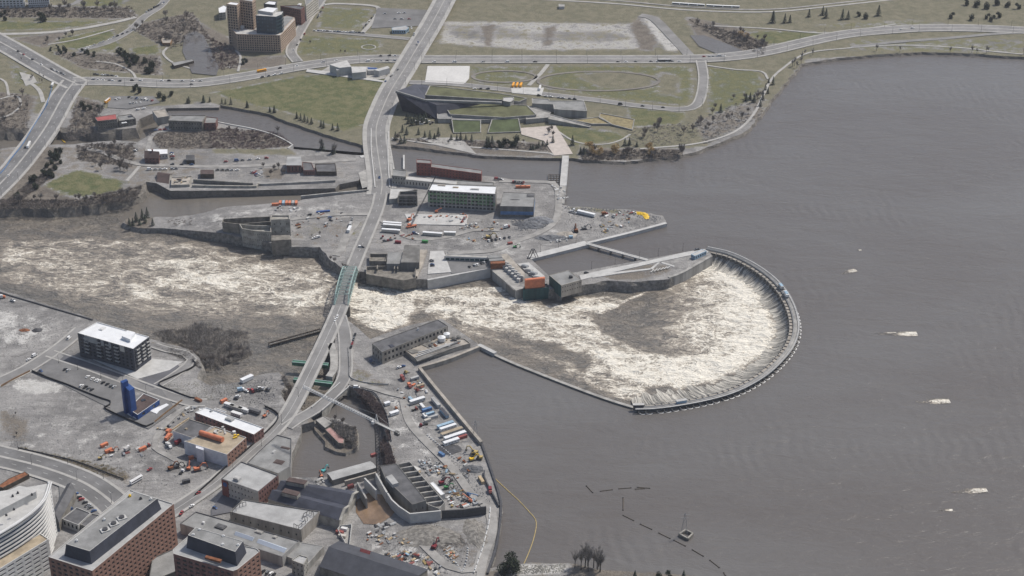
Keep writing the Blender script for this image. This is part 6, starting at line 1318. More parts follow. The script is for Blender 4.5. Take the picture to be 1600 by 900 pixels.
# ================================================================== VEHICLES AND MACHINES
def hd(p, q): a, b = G(*p), G(*q); return math.atan2(b.y-a.y, b.x-a.x)
def loft(mb, secs):
    """secs: list of (x, [(y,z)...]) cross sections joined along x"""
    R = [[(x, y, z) for y, z in s] for x, s in secs]; k = len(R[0])
    for a, b in zip(R, R[1:]):
        for i in range(k): j = (i+1) % k; mb.face([a[i], a[j], b[j], b[i]])
    mb.face(list(reversed(R[0]))); mb.face(R[-1])
def wheels(mb, xs, y, r, wd=.24):
    for x in xs:
        for s in (-1, 1): mb.cyl((x, s*y, r), (x, s*(y-wd), r), r, 8)
_car = {}
def car_mesh(col, kind='car'):
    if (col, kind) in _car: return _car[(col, kind)]
    mb = MB(); L, wd, hb, hr = {'car': (4.6,1.85,.88,1.45), 'suv': (4.8,1.95,1.05,1.75), 'van': (5.6,2.05,1.25,2.4), 'pickup': (5.6,2.0,1.05,1.85)}[kind]
    sec = lambda w2, z0, z1: [(-w2, z0), (w2, z0), (w2*1.0, z1*.82), (w2*.9, z1), (-w2*.9, z1), (-w2, z1*.82)]
    mb.cur = 0; h = wd/2
    loft(mb, [(-L/2, sec(h*.86, .35, hb*.85)), (-L/2+.25, sec(h, .25, hb)), (L*.18, sec(h, .25, hb)), (L/2-.5, sec(h*.97, .25, hb*.9)), (L/2, sec(h*.8, .35, hb*.68))])
    x0, x1 = {'car': (-L*.36, L*.2), 'suv': (-L*.46, L*.2), 'van': (-L*.48, L*.36), 'pickup': (-L*.06, L*.24)}[kind]
    cs = lambda w2: [(-w2, hb-.03), (w2, hb-.03), (w2*.84, hr), (-w2*.84, hr)]
    mb.cur = 1; R0 = [(x0, y, z) for y, z in cs(h*.94)]; R1 = [(x1, y, z) for y, z in cs(h*.94)]
    ins = .55 if kind == 'car' else .25
    R0 = [R0[0], R0[1], (x0+ins, *R0[2][1:]), (x0+ins, *R0[3][1:])]; R1 = [R1[0], R1[1], (x1-.65, *R1[2][1:]), (x1-.65, *R1[3][1:])]
    for i in (0, 1, 3): j = (i+1) % 4; mb.face([R0[i], R0[j], R1[j], R1[i]])
    mb.face(list(reversed(R0))); mb.face(R1); mb.cur = 0
    up = .04; mb.face([(R0[3][0], R0[3][1], hr+up), (R1[3][0], R1[3][1], hr+up), (R1[2][0], R1[2][1], hr+up), (R0[2][0], R0[2][1], hr+up)][::-1]); mb.face([R0[2], R1[2], R1[3], R0[3]])
    if kind == 'van': mb.box((-.6, 0, hb), (L*.62, wd*.93, hr-hb-.25))
    if kind == 'pickup': mb.cur = 2; mb.box((-L*.3, 0, hb-.02), (L*.36, wd*.8, .05)); mb.cur = 0
    mb.cur = 2; wheels(mb, (-L*.3, L*.3), h, .34)
    me = mb.mesh(kind, 'paint_'+col, 'car_glass', 'tyre'); _car[(col, kind)] = me; return me
def car(px, py, a, col, where, kind='car', z=GZ+.66, group=None):
    o = link(bpy.data.objects.new({'car': 'car', 'suv': 'car', 'van': 'van', 'pickup': 'pickup_truck'}[kind], car_mesh(col, kind))); p = G(px, py, z); o.location = p; o.rotation_euler = (0, 0, a + random.uniform(-.03, .03))
    nm = {'car': 'car', 'suv': 'tall car', 'van': 'van', 'pickup': 'pickup truck'}[kind]
    tag(o, f'{col} {nm} {where}', 'van' if kind == 'van' else ('pickup' if kind == 'pickup' else 'car'), group or ('vehicles ' + where)); return o
def pick(): return random.choices(('white','black','silver','grey','red','blue'), (30,24,18,16,6,6))[0]
def row(p, q, n, where, across=False, z=GZ+.68, skip=.0, cols=None, jit=.5):
    a = hd(p, q) + (math.pi/2 if across else (0 if random.random() < .5 else math.pi))
    for k in range(n):
        if random.random() < skip: continue
        t = (k+random.uniform(.5-jit/2, .5+jit/2))/n if n > 1 else .5
        car(p[0]+(q[0]-p[0])*t, p[1]+(q[1]-p[1])*t, a, (cols[k % len(cols)] if cols else pick()), where, random.choices(('car','suv','van','pickup'), (60,28,5,7))[0], z)
Zr = GZ+.64
row((145,116),(185,120),7,'waiting on the parkway at the left junction',z=Zr); row((140,124),(190,127),6,'waiting on the parkway at the left junction',z=Zr); row((200,126),(320,127),8,'driving on the parkway above the canal',z=Zr,skip=.2); row((205,132),(330,132),6,'driving on the parkway above the canal',z=Zr,skip=.3)
row((405,122),(445,114),4,'driving on the parkway near the school bus',z=Zr); row((430,108),(560,90),6,'driving on the parkway below the apartments',z=Zr,skip=.2); row((570,96),(620,95),5,'waiting on the parkway at the main junction',z=Zr); row((585,88),(625,87),3,'waiting on the parkway at the main junction',z=Zr)
row((650,97),(900,97),6,'driving on the parkway past the sports court',z=Zr,skip=.3); row((960,97),(1070,96),9,'queued on the parkway near the city bus',z=Zr,skip=.1); row((1098,89),(1135,88),6,'queued on the parkway by the side road',z=Zr); row((1400,47),(1440,43),2,'driving on the riverside curve of the parkway',z=Zr)
row((78,107),(104,118),5,'stopped on the slip road into the left junction',z=Zr); row((20,76),(70,104),4,'on the slip road from the west',z=Zr); row((258,3),(228,20),8,'queued on the wooded side road',z=Zr); row((210,46),(130,78),11,'queued on the wooded side road',z=Zr)
row((640,38),(655,70),3,'crossing the railway viaduct',z=GZ+5); row((600,130),(625,106),4,'on the main street by the museum',z=Zr+.1); row((586,200),(594,290),2,'on the causeway',z=Zr+.1,skip=.3); row((490,48),(570,52),16,'parked along the square lawn',z=GZ+.6); row((495,30),(508,6),5,'parked beside the midrise block',z=GZ+.66); row((458,80),(478,50),4,'parked beside the brick apartments',z=GZ+.66)
row((566,46),(586,22),6,'parked along the square lawn',z=GZ+.6); row((595,30),(660,30),5,'in the car park under the viaduct',skip=.2,z=GZ+.66); row((592,22),(640,20),4,'in the car park under the viaduct',skip=.3,z=GZ+.66)
row((735,139),(770,139),3,'parked on the museum lane',z=Zr); row((838,149),(905,156),7,'parked on the museum lane',z=Zr); row((950,162),(1060,170),3,'driving on the museum lane',z=Zr)
row((180,156),(188,153),3,'in the creek side car park',True); row((200,152),(240,158),8,'in the creek side car park',True,skip=.1); row((200,162),(222,160),4,'in the creek side car park',True); row((212,172),(228,169),2,'parked below the creek car park',cols=('white',))
row((242,204),(268,202),4,'by the grey canal mill'); row((268,238),(270,250),4,'in the heritage house yard',True,cols=('blue','white','red','grey')); row((210,236),(214,234),2,'parked on the island lane verge',True); row((230,265),(280,264),6,'parked along the island lane'); row((264,257),(320,258),4,'parked along the island lane',skip=.2)
row((350,253),(420,247),6,'in the gravel yard on the island',cols=('red','blue','grey','silver','white')); row((335,266),(375,266),5,'parked above the channel wall',skip=.1); row((392,268),(406,275),4,'parked above the channel wall',True)
row((545,352),(552,340),2,'beside the causeway foot',cols=('red','silver')); row((476,335),(530,342),2,'on the ruin lane',cols=('black','blue')); row((488,373),(500,370),3,'by the gorge edge track',cols=('white',)); row((562,386),(568,387),2,'driving over the gorge bridge approach',cols=('white','black'),z=Zr)
row((528,494),(522,504),2,'driving off the green bridge',cols=('white',),z=Zr); row((674,405),(676,418),4,'on the pale garage ramp',True); row((732,418),(760,410),5,'in the sunken garage court',True,cols=('black','silver','white')); row((645,364),(655,366),2,'on the trailer yard track',cols=('blue','white'))
row((775,280),(785,281),4,'parked at the island quay'); row((800,284),(820,286),6,'parked at the island quay',True)
row((100,577),(108,580),2,'parked by the condo car park entry',True,cols=('black','silver')); row((134,588),(183,607),8,'in the condo car park',True,cols=('white','white','white','white','black','black','grey','silver')); row((126,603),(145,610),4,'in the middle of the condo car park',True,cols=('white','black','grey','black'))
car(64,580,hd((0,0),(10,4)),'blue','at the corner of the condo car park'); car(45,562,hd((0,600),(60,570)),'white','parked on the riverside street'); car(54,556,hd((0,600),(60,570)),'white','parked on the riverside street','van'); car(108,529,hd((100,538),(125,515)),'white','beside the condo gable','van'); car(20,470,hd((0,456),(60,474)),'white','on the riverside track','pickup')
row((368,624),(372,619),3,'in the muddy pond side car park',True,cols=('black','grey','white')); row((392,612),(412,607),5,'in the muddy pond side car park',True,cols=('red','black','black','grey','white')); row((403,606),(424,610),4,'in the muddy pond side car park',True,cols=('white','silver','black','grey')); row((384,612),(390,609),2,'in the muddy pond side car park',True,cols=('white','red'))
row((308,772),(312,770),1,'on the street below the mill',cols=('red',)); row((283,803),(284,802),1,'turning at the street corner',cols=('red',)); row((298,792),(302,790),1,'on the street opposite the dark forecourt',cols=('white',)); row((334,793),(338,795),1,'in the dark forecourt',cols=('blue',)); row((218,792),(220,790),2,'by the boulevard corner',cols=('white',))
row((117,771),(148,800),7,'parked behind the curved office',True,cols=('blue','black','red','black','silver','grey')); row((108,798),(112,796),1,'by the grey shed',cols=('blue',)); row((410,893),(430,899),4,'parked behind the brick tower',True,cols=('black','grey','white')); row((622,575),(632,572),2,'below the powerhouse',cols=('white','blue')); row((578,563),(585,568),2,'at the powerhouse gable',cols=('blue','grey'))
car(916,427,hd((905,430),(1010,408)),'black','parked on the falls park promenade','suv'); row((1085,391),(1092,390),2,'at the ring gate house',cols=('grey','black')); row((556,520),(548,545),4,'by the branch road wall',cols=('black','grey','red')); row((38,232),(40,230),1,'on the road bridge',cols=('black',)); row((12,276),(14,274),1,'lower on the road bridge',cols=('white',)); car(557,606,0,'white','on the branch road bend','van')
row((890,330),(900,333),3,'at the head of the peninsula yard',cols=('white','silver','white')); row((760,377),(800,370),6,'along the gravel yard track',True,cols=('white','black','grey')); row((600,377),(612,375),3,'in the ruin yard',cols=('grey','red')); row((232,735),(236,733),1,'on the gravel lot',cols=('red',))
def bus(px, py, a, body, label, L=11.5, cat='bus', name='bus', roof=None, group=None, z=Zr):
    o = empty(name, G(px, py, z), label, cat, group, a); mb = MB(); h = 1.25
    s = lambda k: [(-h*k, .5), (h*k, .5), (h*k, 2.75), (h*.85*k, 3.05), (-h*.85*k, 3.05), (-h*k, 2.75)]
    loft(mb, [(-L/2, s(.96)), (-L/2+.2, s(1)), (L/2-.3, s(1)), (L/2, s(.93))]); bd = part('body', mb.mesh('body', body), o, loc=(0,0,0))
    mb = MB()
    for sd_ in (-1, 1): mb.box((-.1, sd_*1.255, 1.6), (L-1.4, .04, .85))
    mb.box((L/2-.06, 0, 1.5), (.16, 2.1, 1.1)); part('window_band', mb.mesh('window_band', 'car_glass'), bd, loc=(0,0,0))
    mb = MB(); wheels(mb, (-L*.32, L*.34), 1.22, .5, .3); part('wheel', mb.mesh('wheel', 'tyre'), o, loc=(0,0,0))
    if roof: mb = MB(); mb.box((0,0,3.06), (L*.9,2.0,.08)); part('roof', mb.mesh('roof', roof), o, loc=(0,0,0))
bus(409,112,hd((400,117),(470,104)),'school_yellow','yellow school bus driving on the parkway',12,name='school_bus'); bus(1038,96,0,'paint_grey','dark city bus with white roof on the parkway',17,roof='white_paint',name='city_bus')
for k in range(3): bus(802+k*6,134.5,hd((798,140),(803,128)),'school_yellow','yellow school bus parked in a row of three at the museum',11,name='school_bus',group='school buses at the museum')
bus(843.5,139,hd((842,144),(845,132)),'paint_white','white coach parked at the museum forecourt',12.5,roof='white_paint',name='coach'); bus(168,159,hd((160,165),(175,153)),'school_yellow','yellow school bus parked in the creek car park',12,name='school_bus',roof='white_paint'); bus(45,228,hd((40,240),(52,215)),'paint_white','white bus on the road bridge',15,roof='white_paint'); bus(82,134,hd((80,140),(86,126)),'paint_white','white truck bus by the blue barrier',9,roof='white_paint'); bus(213,752,hd((207,755),(219,748)),'paint_white','white coach standing on the gravel lot',12,roof='white_paint',name='coach')
# light rail train
def train():
    pts = Gs([(1050,7),(1085,9.3),(1120,11.5),(1158,13)], GZ+.7); c = spline(pts, 2); L = len(c)-1; root = empty('train', c[0], 'long white and dark light rail train on the far track', 'train')
    for k in range(8):
        i0, i1 = int(L*(k+.02)/8), int(L*(k+.98)/8); a, b = c[i0], c[i1]; mb = MB(); mb.bar(a+Vector((0,0,1.9)), b+Vector((0,0,1.9)), 2.6, 2.9); o = mb.build('carriage', 'paint_white', root)
        mb = MB(); n = Vector((-(b-a).y, (b-a).x, 0)).normalized()*1.32; [mb.bar(a.lerp(b,.06)+n*s+Vector((0,0,1.9)), a.lerp(b,.94)+n*s+Vector((0,0,1.9)), .06, 1.5) for s in (-1, 1)]; mb.build('window_band', 'car_glass', o)
train()
def trailer(px, py, a, L, wd, h, body, roof, label, group=None, name='office_trailer', z=GZ+.1, windows=5, cat='trailer'):
    o = empty(name, G(px, py, z), label, cat, group, a); mb = MB(); mb.box((0,0,.6), (L, wd, h-.6)); bd = part('body', mb.mesh('body', body), o, loc=(0,0,0))
    mb = MB(); mb.box((0,0,h), (L+.2, wd+.2, .16)); part('roof', mb.mesh('roof', roof), o, loc=(0,0,0)); mb = MB()
    for x in (-L*.3, L*.3): mb.box((x,0,0), (1.2, wd*.8, .6))
    part('chassis', mb.mesh('chassis', 'steel_dark'), o, loc=(0,0,0))
    if windows:
        me = window_mesh(1.3, .9, 'glass', 'white_paint')
        for k in range(windows):
            w_ = link(bpy.data.objects.new('window', me)); w_.parent = bd; w_.location = (-L/2+L*(k+.5)/windows-.65, -wd/2-.11, 1.5)
    return o
def container(px, py, a, L, col, label, group=None, z=GZ+.1, h=2.6):
    o = empty('shipping_container', G(px, py, z), label, 'container', group, a); mb = MB(); mb.box((0,0,0), (L,2.44,h)); sh = part('shell', mb.mesh('shell', col), o, loc=(0,0,0)); mb = MB()
    for k in range(int(L/.9)):
        for s in (-1, 1): mb.box((-L/2+.5+k*.9, s*1.25, .15), (.3,.08,h-.3))
    part('corrugation', mb.mesh('corrugation', col), sh, loc=(0,0,0)); mb = MB(); [mb.box((L/2+.03, s*.6, .1), (.06,1.1,h-.2)) for s in (-1,1)]; part('door', mb.mesh('door', col), sh, loc=(0,0,0)); return o
def truck(px, py, a, cab, box, L, label, z=GZ+.15, group=None, boxh=2.6, name='truck', cat='truck'):
    o = empty(name, G(px, py, z), label, cat, group, a); mb = MB(); h = 1.2
    loft(mb, [(L/2-2.2, [(-h,.6),(h,.6),(h,2.7),(-h,2.7)]), (L/2-.9, [(-h,.6),(h,.6),(h*.95,2.6),(-h*.95,2.6)]), (L/2-.1, [(-h*.95,.6),(h*.95,.6),(h*.9,1.6),(-h*.9,1.6)])]); cb = part('cab', mb.mesh('cab', cab), o, loc=(0,0,0))
    mb = MB(); mb.box((L/2-.95,0,1.75), (.5,2.1,.75)); part('windscreen', mb.mesh('windscreen', 'car_glass'), cb, loc=(0,0,0))
    if box: mb = MB(); mb.box((-1.2,0,1.05), (L-2.7,2.5,boxh)); part('cargo_box', mb.mesh('cargo_box', box), o, loc=(0,0,0))
    mb = MB(); mb.box((-.3,0,.7), (L-.8,1.2,.35)); wheels(mb, (-L*.38, -L*.26, L*.33), 1.2, .5, .4); part('wheels', mb.mesh('wheels', 'tyre'), o, loc=(0,0,0)); return o
def excavator(px, py, a, col, label, s=1.0, z=GZ+.2, boom=1, name='excavator'):
    o = empty(name, G(px, py, z), label, 'excavator', None, a); o.scale = (s, s, s); mb = MB()
    for y in (-1.3, 1.3): mb.box((0,y,.0), (4.2,.7,.95)); mb.box((0,y,.2), (4.6,.6,.5))
    part('tracks', mb.mesh('tracks', 'steel_dark'), o, loc=(0,0,0)); mb = MB(); mb.box((-.7,0,1.1), (3.6,2.7,1.3)); mb.box((-2.1,0,1.2), (.8,2.5,1.5)); part('body', mb.mesh('body', col), o, loc=(0,0,0))
    mb = MB(); mb.box((.6,.8,1.2), (1.5,1.1,1.9)); part('cab', mb.mesh('cab', 'car_glass'), o, loc=(0,0,0)); mb = MB(); mb.bar((.8,-.3,2.0),(3.4,-.3,5.0),.55,.7); mb.bar((3.4,-.3,5.0),(5.6,-.3,4.3),.5,.6); bm_ = part('boom', mb.mesh('boom', col), o, loc=(0,0,0)); mb = MB(); mb.bar((5.6,-.3,4.4),(6.4,-.3,1.6),.4,.5); part('stick', mb.mesh('stick', col), bm_, loc=(0,0,0))
    mb = MB(); mb.box((6.2,-.3,.6), (1.2,1.3,1.0), .1); part('bucket', mb.mesh('bucket', 'steel_dark'), bm_, loc=(0,0,0)); return o
def boomlift(px, py, a, col, label, L=9, z=GZ+.2):
    o = empty('boom_lift', G(px, py, z), label, 'boom lift', None, a); mb = MB(); mb.box((0,0,.5), (3.2,2.0,1.1)); mb.box((-.6,0,1.6), (1.8,1.4,.7)); part('chassis', mb.mesh('chassis', col), o, loc=(0,0,0)); mb = MB(); wheels(mb, (-1.1,1.1), 1.15, .5, .35); part('wheel', mb.mesh('wheel', 'tyre'), o, loc=(0,0,0))
    mb = MB(); mb.bar((-1.2,0,2.2),(L-1.2,0,4.4),.5,.6); part('boom', mb.mesh('boom', col), o, loc=(0,0,0)); mb = MB(); mb.box((L-.6,0,3.9), (1.1,2.0,.2)); [mb.box((L-.6+dx,dy,4.0), (.1,.1,1.0)) for dx in (-.5,.5) for dy in (-.9,.9)]; part('platform', mb.mesh('platform', 'steel_dark'), o, loc=(0,0,0))
def mobile_crane():
    p = G(643,355,GZ+.2); o = empty('mobile_crane', p, 'orange mobile crane with long black lattice boom by the green block', 'mobile crane'); a = hd((643,355),(620,360)); mb = MB(); mb.box((p.x,p.y,p.z+.8), (11,2.8,1.2), a); mb.box((p.x-2,p.y,p.z+2), (4,2.6,1.8), a); mb.build('carrier', 'orange', o)
    mb = MB(); [mb.cyl((p.x+k*2.2-4.4,p.y-1.4,p.z+.6),(p.x+k*2.2-4.4,p.y-.8,p.z+.6),.6,8) for k in range(5)]; mb.build('wheels', 'tyre', o); tip = G(681,275,GZ+46); b = Vector((p.x,p.y,p.z+3)); mb = MB(); d = tip-b
    for q in ((.7,0,0),(-.7,0,0),(0,.7,.7)): mb.bar(b+Vector(q), tip+Vector(q)*.3, .28)
    for k in range(26): u, v = b+d*(k/26), b+d*((k+1)/26); mb.bar(u+Vector((.6,0,0)), v-Vector((.6,0,0)), .16); mb.bar(u-Vector((.6,0,0)), v+Vector((0,.6,.6)), .16)
    mb.build('boom', 'steel_dark', o); mb = MB(); mb.bar(b, b+d*.12, 1.6, 1.6); mb.build('boom_foot', 'concrete_light', o)
mobile_crane()
hN = hd((580,620),(640,695))     # headpond yard axis
hT = hd((702,688),(735,677))
trailer(706,678,hT,20,3.4,3.3,'cream','tan_roof','long cream roofed office trailer beside the headpond wall'); trailer(711,684,hT,20,3.4,3.3,'white_paint','white_roof','long white office trailer with windows beside the cream roofed one'); trailer(696,667,hT,15,3,3.2,'sky_blue','sky_blue','pale blue roofed office trailer in the headpond yard'); trailer(700,671,hT,15,3,3.2,'white_paint','white_roof','white office trailer between pale blue and cream roofed trailers')
trailer(705,693,hT,14,3.4,3.2,'white_paint','white_roof','white office trailer next to the red container'); container(722,685,hT,9,'red','red and white container behind the white trailers'); trailer(681,632,hN,14,2.8,3.4,'concrete_light','grey_roof_light','grey box semi trailer parked along the headpond wall',windows=0,name='semi_trailer'); trailer(694,648,hN,14,2.8,3.0,'sky_blue','slate','dark blue flat trailer parked along the headpond wall',windows=0,name='semi_trailer')
trailer(652,629,hT,14,3.2,3.6,'concrete_light','white_roof','white roofed trailer with grey sides in the yard'); container(642,626,hT+1.57,6,'sky_blue','pale blue container at the end of the white roofed trailer'); container(660,637,hN,8,'white_paint','white topped container with rooftop fans'); container(667,642,hT,9,'blue_paint','bright blue container in the headpond yard'); container(671,649,hT,9,'sky_blue','pale blue container below the bright blue one'); container(676,654,hT,9,'grey_roof_light','grey container below the pale blue one'); container(664,652,hN,6,'white_paint','short white container standing endwise'); container(668,659,hT,6,'cream','cream container beside the maroon truck')
truck(662,665,hT+3.14,'maroon',None,8,'maroon flatbed truck in the headpond yard'); container(648,593,hT,8,'grey_roof_light','long grey container near the intake machines'); container(657,605,hT,7,'tan_roof','tan roofed container near the intake machines'); trailer(616,648,hT,8,3.2,3,'white_paint','white_roof','white site hut on the pond side of the yard',windows=1,name='site_hut'); trailer(605,633,hT,5,3,2.8,'white_paint','white_roof','small white hut under the pond side fence',windows=1,name='site_hut'); container(690,712,hN+.3,6,'blue_paint','blue container beside the pipe stacks')
truck(629,593,hN,'red','red',7,'red tipper truck near the intake machines'); truck(640,605,hN,'red','orange',6,'small orange truck behind the tan container'); truck(648,641,hT,'red',None,6,'red loader beside the bright blue container'); boomlift(652,611,hN,'red','red boom lift beside the tan container',8); boomlift(634,583,hN,'dull_yellow','dull yellow boom lift below the intake',8); container(752,752,hd((757,745),(768,762)),9,'wood_pale','stack of pale timber panels in the shore corner'); truck(766,769,hd((765,760),(767,775)),'red','maroon',7,'dark red truck by the shore fence')
excavator(741,709,hd((741,709),(730,706)),'dull_yellow','yellow excavator with raised arm in the works yard',1.2); excavator(738,719,.5,'yellow','yellow excavator beside the raised arm one',1.0); excavator(749,717,2.9,'dull_yellow','dull yellow excavator at the shore fence',1.1); boomlift(732,774,hd((718,766),(740,777)),'blue_paint','blue boom lift lying low in the works yard',11); boomlift(735,784,hd((745,790),(728,782)),'orange','orange boom lift at the sheet pile edge',9); excavator(691,756,.4,'maroon','maroon excavator next to the white site office',1.1); excavator(698,763,.2,'machine_green','green excavator next to the maroon one',.9)
excavator(679,856,1.2,'maroon','maroon excavator on the mud heap',1.2); container(531,834,hd((520,832),(548,838)),6,'red','red skip in the roofless enclosure'); container(538,829,hd((520,832),(548,838)),5,'white_paint','white skip in the roofless enclosure'); container(535,840,hd((520,832),(548,838)),6,'cream','cream skip in the roofless enclosure'); excavator(506,737,1,'cyan_paint','teal drilling rig at the pond edge',.9,name='drilling_rig'); excavator(502,745,2,'orange','orange excavator at the pond edge',.8); container(584,713,hT,5,'red','red box beside the crane mast'); container(548,762,hT,5,'red','red skip beside the divider walls')
# island yard
hI = hd((600,360),(627,362))
for x, y, l in ((613,352,'upper'),(611,363,'lower')):
    trailer(x,y,hI,19,3,3.4,'cream','white_roof',f'long white roofed trailer, {l} of the pair by the causeway',windows=0,name='semi_trailer'); 
trailer(613,355.5,hI,19,3,3.4,'cream','white_roof','long white roofed trailer tight behind the upper pair trailer',windows=0,name='semi_trailer'); trailer(676,368,hI,20,3,3.4,'cream','white_roof','long white trailer in the middle of the island yard',windows=0,name='semi_trailer'); trailer(703,367,hI+.1,12,3,3.4,'cream','white_roof','shorter white trailer behind the middle one',windows=0,name='semi_trailer')
trailer(916,336,hd((902,332),(931,339)),20,3.2,3.4,'white_paint','white_roof','white semi trailer on the river peninsula',windows=0,name='semi_trailer'); truck(899,330,hd((916,336),(895,329)),'paint_white',None,7,'white tractor cab in front of the peninsula trailer'); truck(945,336,.2,'red','rust',7,'rusty red truck beside the peninsula trailer'); excavator(900,362,1.7,'rust','rusty orange excavator at the gravel heap',1.3); excavator(913,358,.2,'grey_roof','grey crawler excavator near the jetty root',1.1); container(797,382,.3,5,'red','small red container beside the island track'); excavator(805,387,.1,'machine_green','small green loader beside the red container',.8); container(892,372,.1,4,'sky_blue','pale blue box on the forebay quay')
excavator(764,372,0,'dull_yellow','dull yellow excavator in the gravel yard',1.2); truck(792,356,.5,'red','white_paint',7,'red and white truck beside the rubble heap'); container(664,379,hI,6,'machine_green','dark green container beside the ruin'); container(622,380,hI,6,'maroon','maroon container beside the ruin'); excavator(640,345,1,'orange','orange telescopic crane base on the slab',1.2); boomlift(682,332,.3,'orange','orange lift in front of the green block',7); boomlift(722,348,1,'red','red lift at the slab corner',7); truck(727,342,1.2,'orange','concrete_light',6,'orange truck at the slab corner')
for k in range(6): container(438+k*5, 318.5, hd((430,325),(432,312)), 7, ('orange','sky_blue','orange','orange','grey_roof_light','orange')[k], ('orange' if k in (0,2,3,5) else ('pale blue','light grey')[k//4]) + ' roofed stall in the row above the tower ruin', 'stalls in the row above the ruin')
container(430,321,.1,7,'orange','low orange container left of the stall row'); container(505,331,hd((490,332),(510,330)),14,'blue_clad','dark blue lattice girder stack on the ruin lane',h=1.2); truck(548,352,hd((545,362),(556,340)),'grey_roof','grey_roof_light',9,'grey box truck by the causeway foot'); trailer(546,361,hd((545,362),(556,340)),11,2.8,3.6,'white_paint','white_roof','white box trailer by the causeway foot',windows=0,name='semi_trailer')
for k in range(3): container(810+k*7, 293.5, .05, 6, 'orange', 'orange topped skip in the row behind the blue banded works', 'orange skips on the island')
# gravel lot on the south bank
for x, y, c, l in ((163,697,'orange','orange container on the gravel lot'),(170,706,'orange','open orange skip among the gravel lot machines'),(223,703,'orange','orange spool crate at the middle of the gravel lot')): container(x, y, hd((155,700),(168,694)), 6.5, c, l)
excavator(176,706,.5,'orange','small orange excavator beside the open skip',.8); truck(199,704,1,'grey_roof','concrete_light',6,'grey truck on the gravel lot'); truck(231,698,.6,'red',None,5,'red flatbed on the gravel lot'); excavator(157,717,.3,'dull_yellow','tiny tan loader on the gravel lot',.7); excavator(268,733,.8,'rust','brown digger near the wrapped factory',1.1); excavator(276,731,.3,'steel_dark','dark digger near the wrapped factory',1.0); excavator(295,733,1.6,'orange','orange digger near the wrapped factory',1.0); excavator(309,735,.4,'orange','larger orange digger near the wrapped factory',1.25); truck(284,739,1.2,'paint_white',None,6,'white flatbed beside the diggers'); container(291,754,.4,6,'steel_dark','black container beside the street corner'); container(299,717,.3,4,'orange','orange skip under the wrapped wall')
for x, y, l in ((264,676,'upper'),(265,683,'middle'),(262,687,'lower')): truck(x, y, hd((255,690),(270,675)), 'orange', 'orange', 6.5, f'orange concrete truck, {l} of three by the annex')
truck(260,694,hd((255,690),(265,700)),'paint_white',None,6,'white tractor beside the orange trucks'); truck(265,699,hd((255,690),(265,700)),'paint_white','silver' if False else 'concrete_light',6,'white tanker beside the orange trucks'); truck(281,692,hd((270,700),(290,688)),'maroon','maroon',10,'maroon dump truck beside the wrapped wall'); container(310,627,hd((304,624),(318,630)),7,'rust','rusty container at the rubble lot corner')
container(350,628,hd((340,632),(355,624)),6,'orange','orange container at the muddy car park'); trailer(386,595,hd((375,598),(397,588)),12,4,3.6,'white_paint','white_roof','big white box trailer in the muddy pond side yard',windows=0,name='semi_trailer'); truck(377,611,.4,'paint_white','sky_blue',7,'white and blue box truck in the muddy yard')
for k, (x, y, c, l) in enumerate(((359,636,'white_paint','white site cabin behind the long brick building'),(369,640,'concrete','grey site cabin beside the white one'),(381,643,'white_paint','second white site cabin with dark end behind the brick building'),(397,645,'grey_roof_dark','dark roofed site cabin at the row end'),(370,650,'white_paint','white container with boxes on top behind the brick building'))): trailer(x, y, hd((350,634),(400,650)), 10+k % 2*2, 3.2, 3.2, c, c, l, name='site_cabin')
excavator(414,651,1,'orange','orange lift beside the dark site cabin',.8); truck(3,466,.2,'orange','white_paint',7,'orange and white truck at the riverside gravel lot')
# yellow coiled booms on the peninsula tip and museum yard clutter
def heap(px, py, rx, ry, h, m, label, cat, name, n=16, rot=0, z=GZ+.1):
    c = G(px, py, z); V = [(c.x, c.y, z+h)]; Fc = []
    for j in range(1, 6):
        for i in range(n):
            a = 2*math.pi*i/n; k = j/5*(1+random.uniform(-.14,.14)); zz = h*(1-(j/5)**1.5)+random.uniform(-.12,.12)*h*(j < 5); x, y = rx*k*math.cos(a), ry*k*math.sin(a)
            V.append((c.x+x*math.cos(rot)-y*math.sin(rot), c.y+x*math.sin(rot)+y*math.cos(rot), z+max(zz,-.4 if j == 5 else .02)))
    for i in range(n): Fc.append((0, 1+i, 1+(i+1)%n))
    for j in range(4):
        for i in range(n): a, b = 1+j*n+i, 1+j*n+(i+1)%n; Fc.append((a, a+n, b+n, b))
    me = bpy.data.meshes.new(name); me.from_pydata(V, [], Fc); me.materials.append(M[m]); me.update(); o = link(bpy.data.objects.new(name, me)); tag(o, label, cat); return o
heap(1003,334,8,3.5,1.8,'yellow','bright yellow heap of coiled boom on the peninsula tip','boom heap','boom_heap',rot=-.5); heap(1010,339,3.5,6,1.5,'yellow','smaller yellow boom heap trailing down the peninsula tip','boom heap','boom_heap')
heap(843,345,16,10,4,'rubble','broad blue grey rubble heap inside the island track bend','rubble heap','rubble_heap'); heap(830,352,14,8,3.5,'rubble','rubble heap at the foot of the larger one','rubble heap','rubble_heap'); heap(815,350,9,6,2.5,'rubble','small rubble heap beside the red and white truck','rubble heap','rubble_heap'); heap(862,372,18,7,3,'rubble','long gravel heap above the forebay quay','gravel heap','rubble_heap'); heap(885,367,10,8,2.5,'concrete_tan','pale gravel heap beside the rusty excavator','gravel heap','gravel_heap')
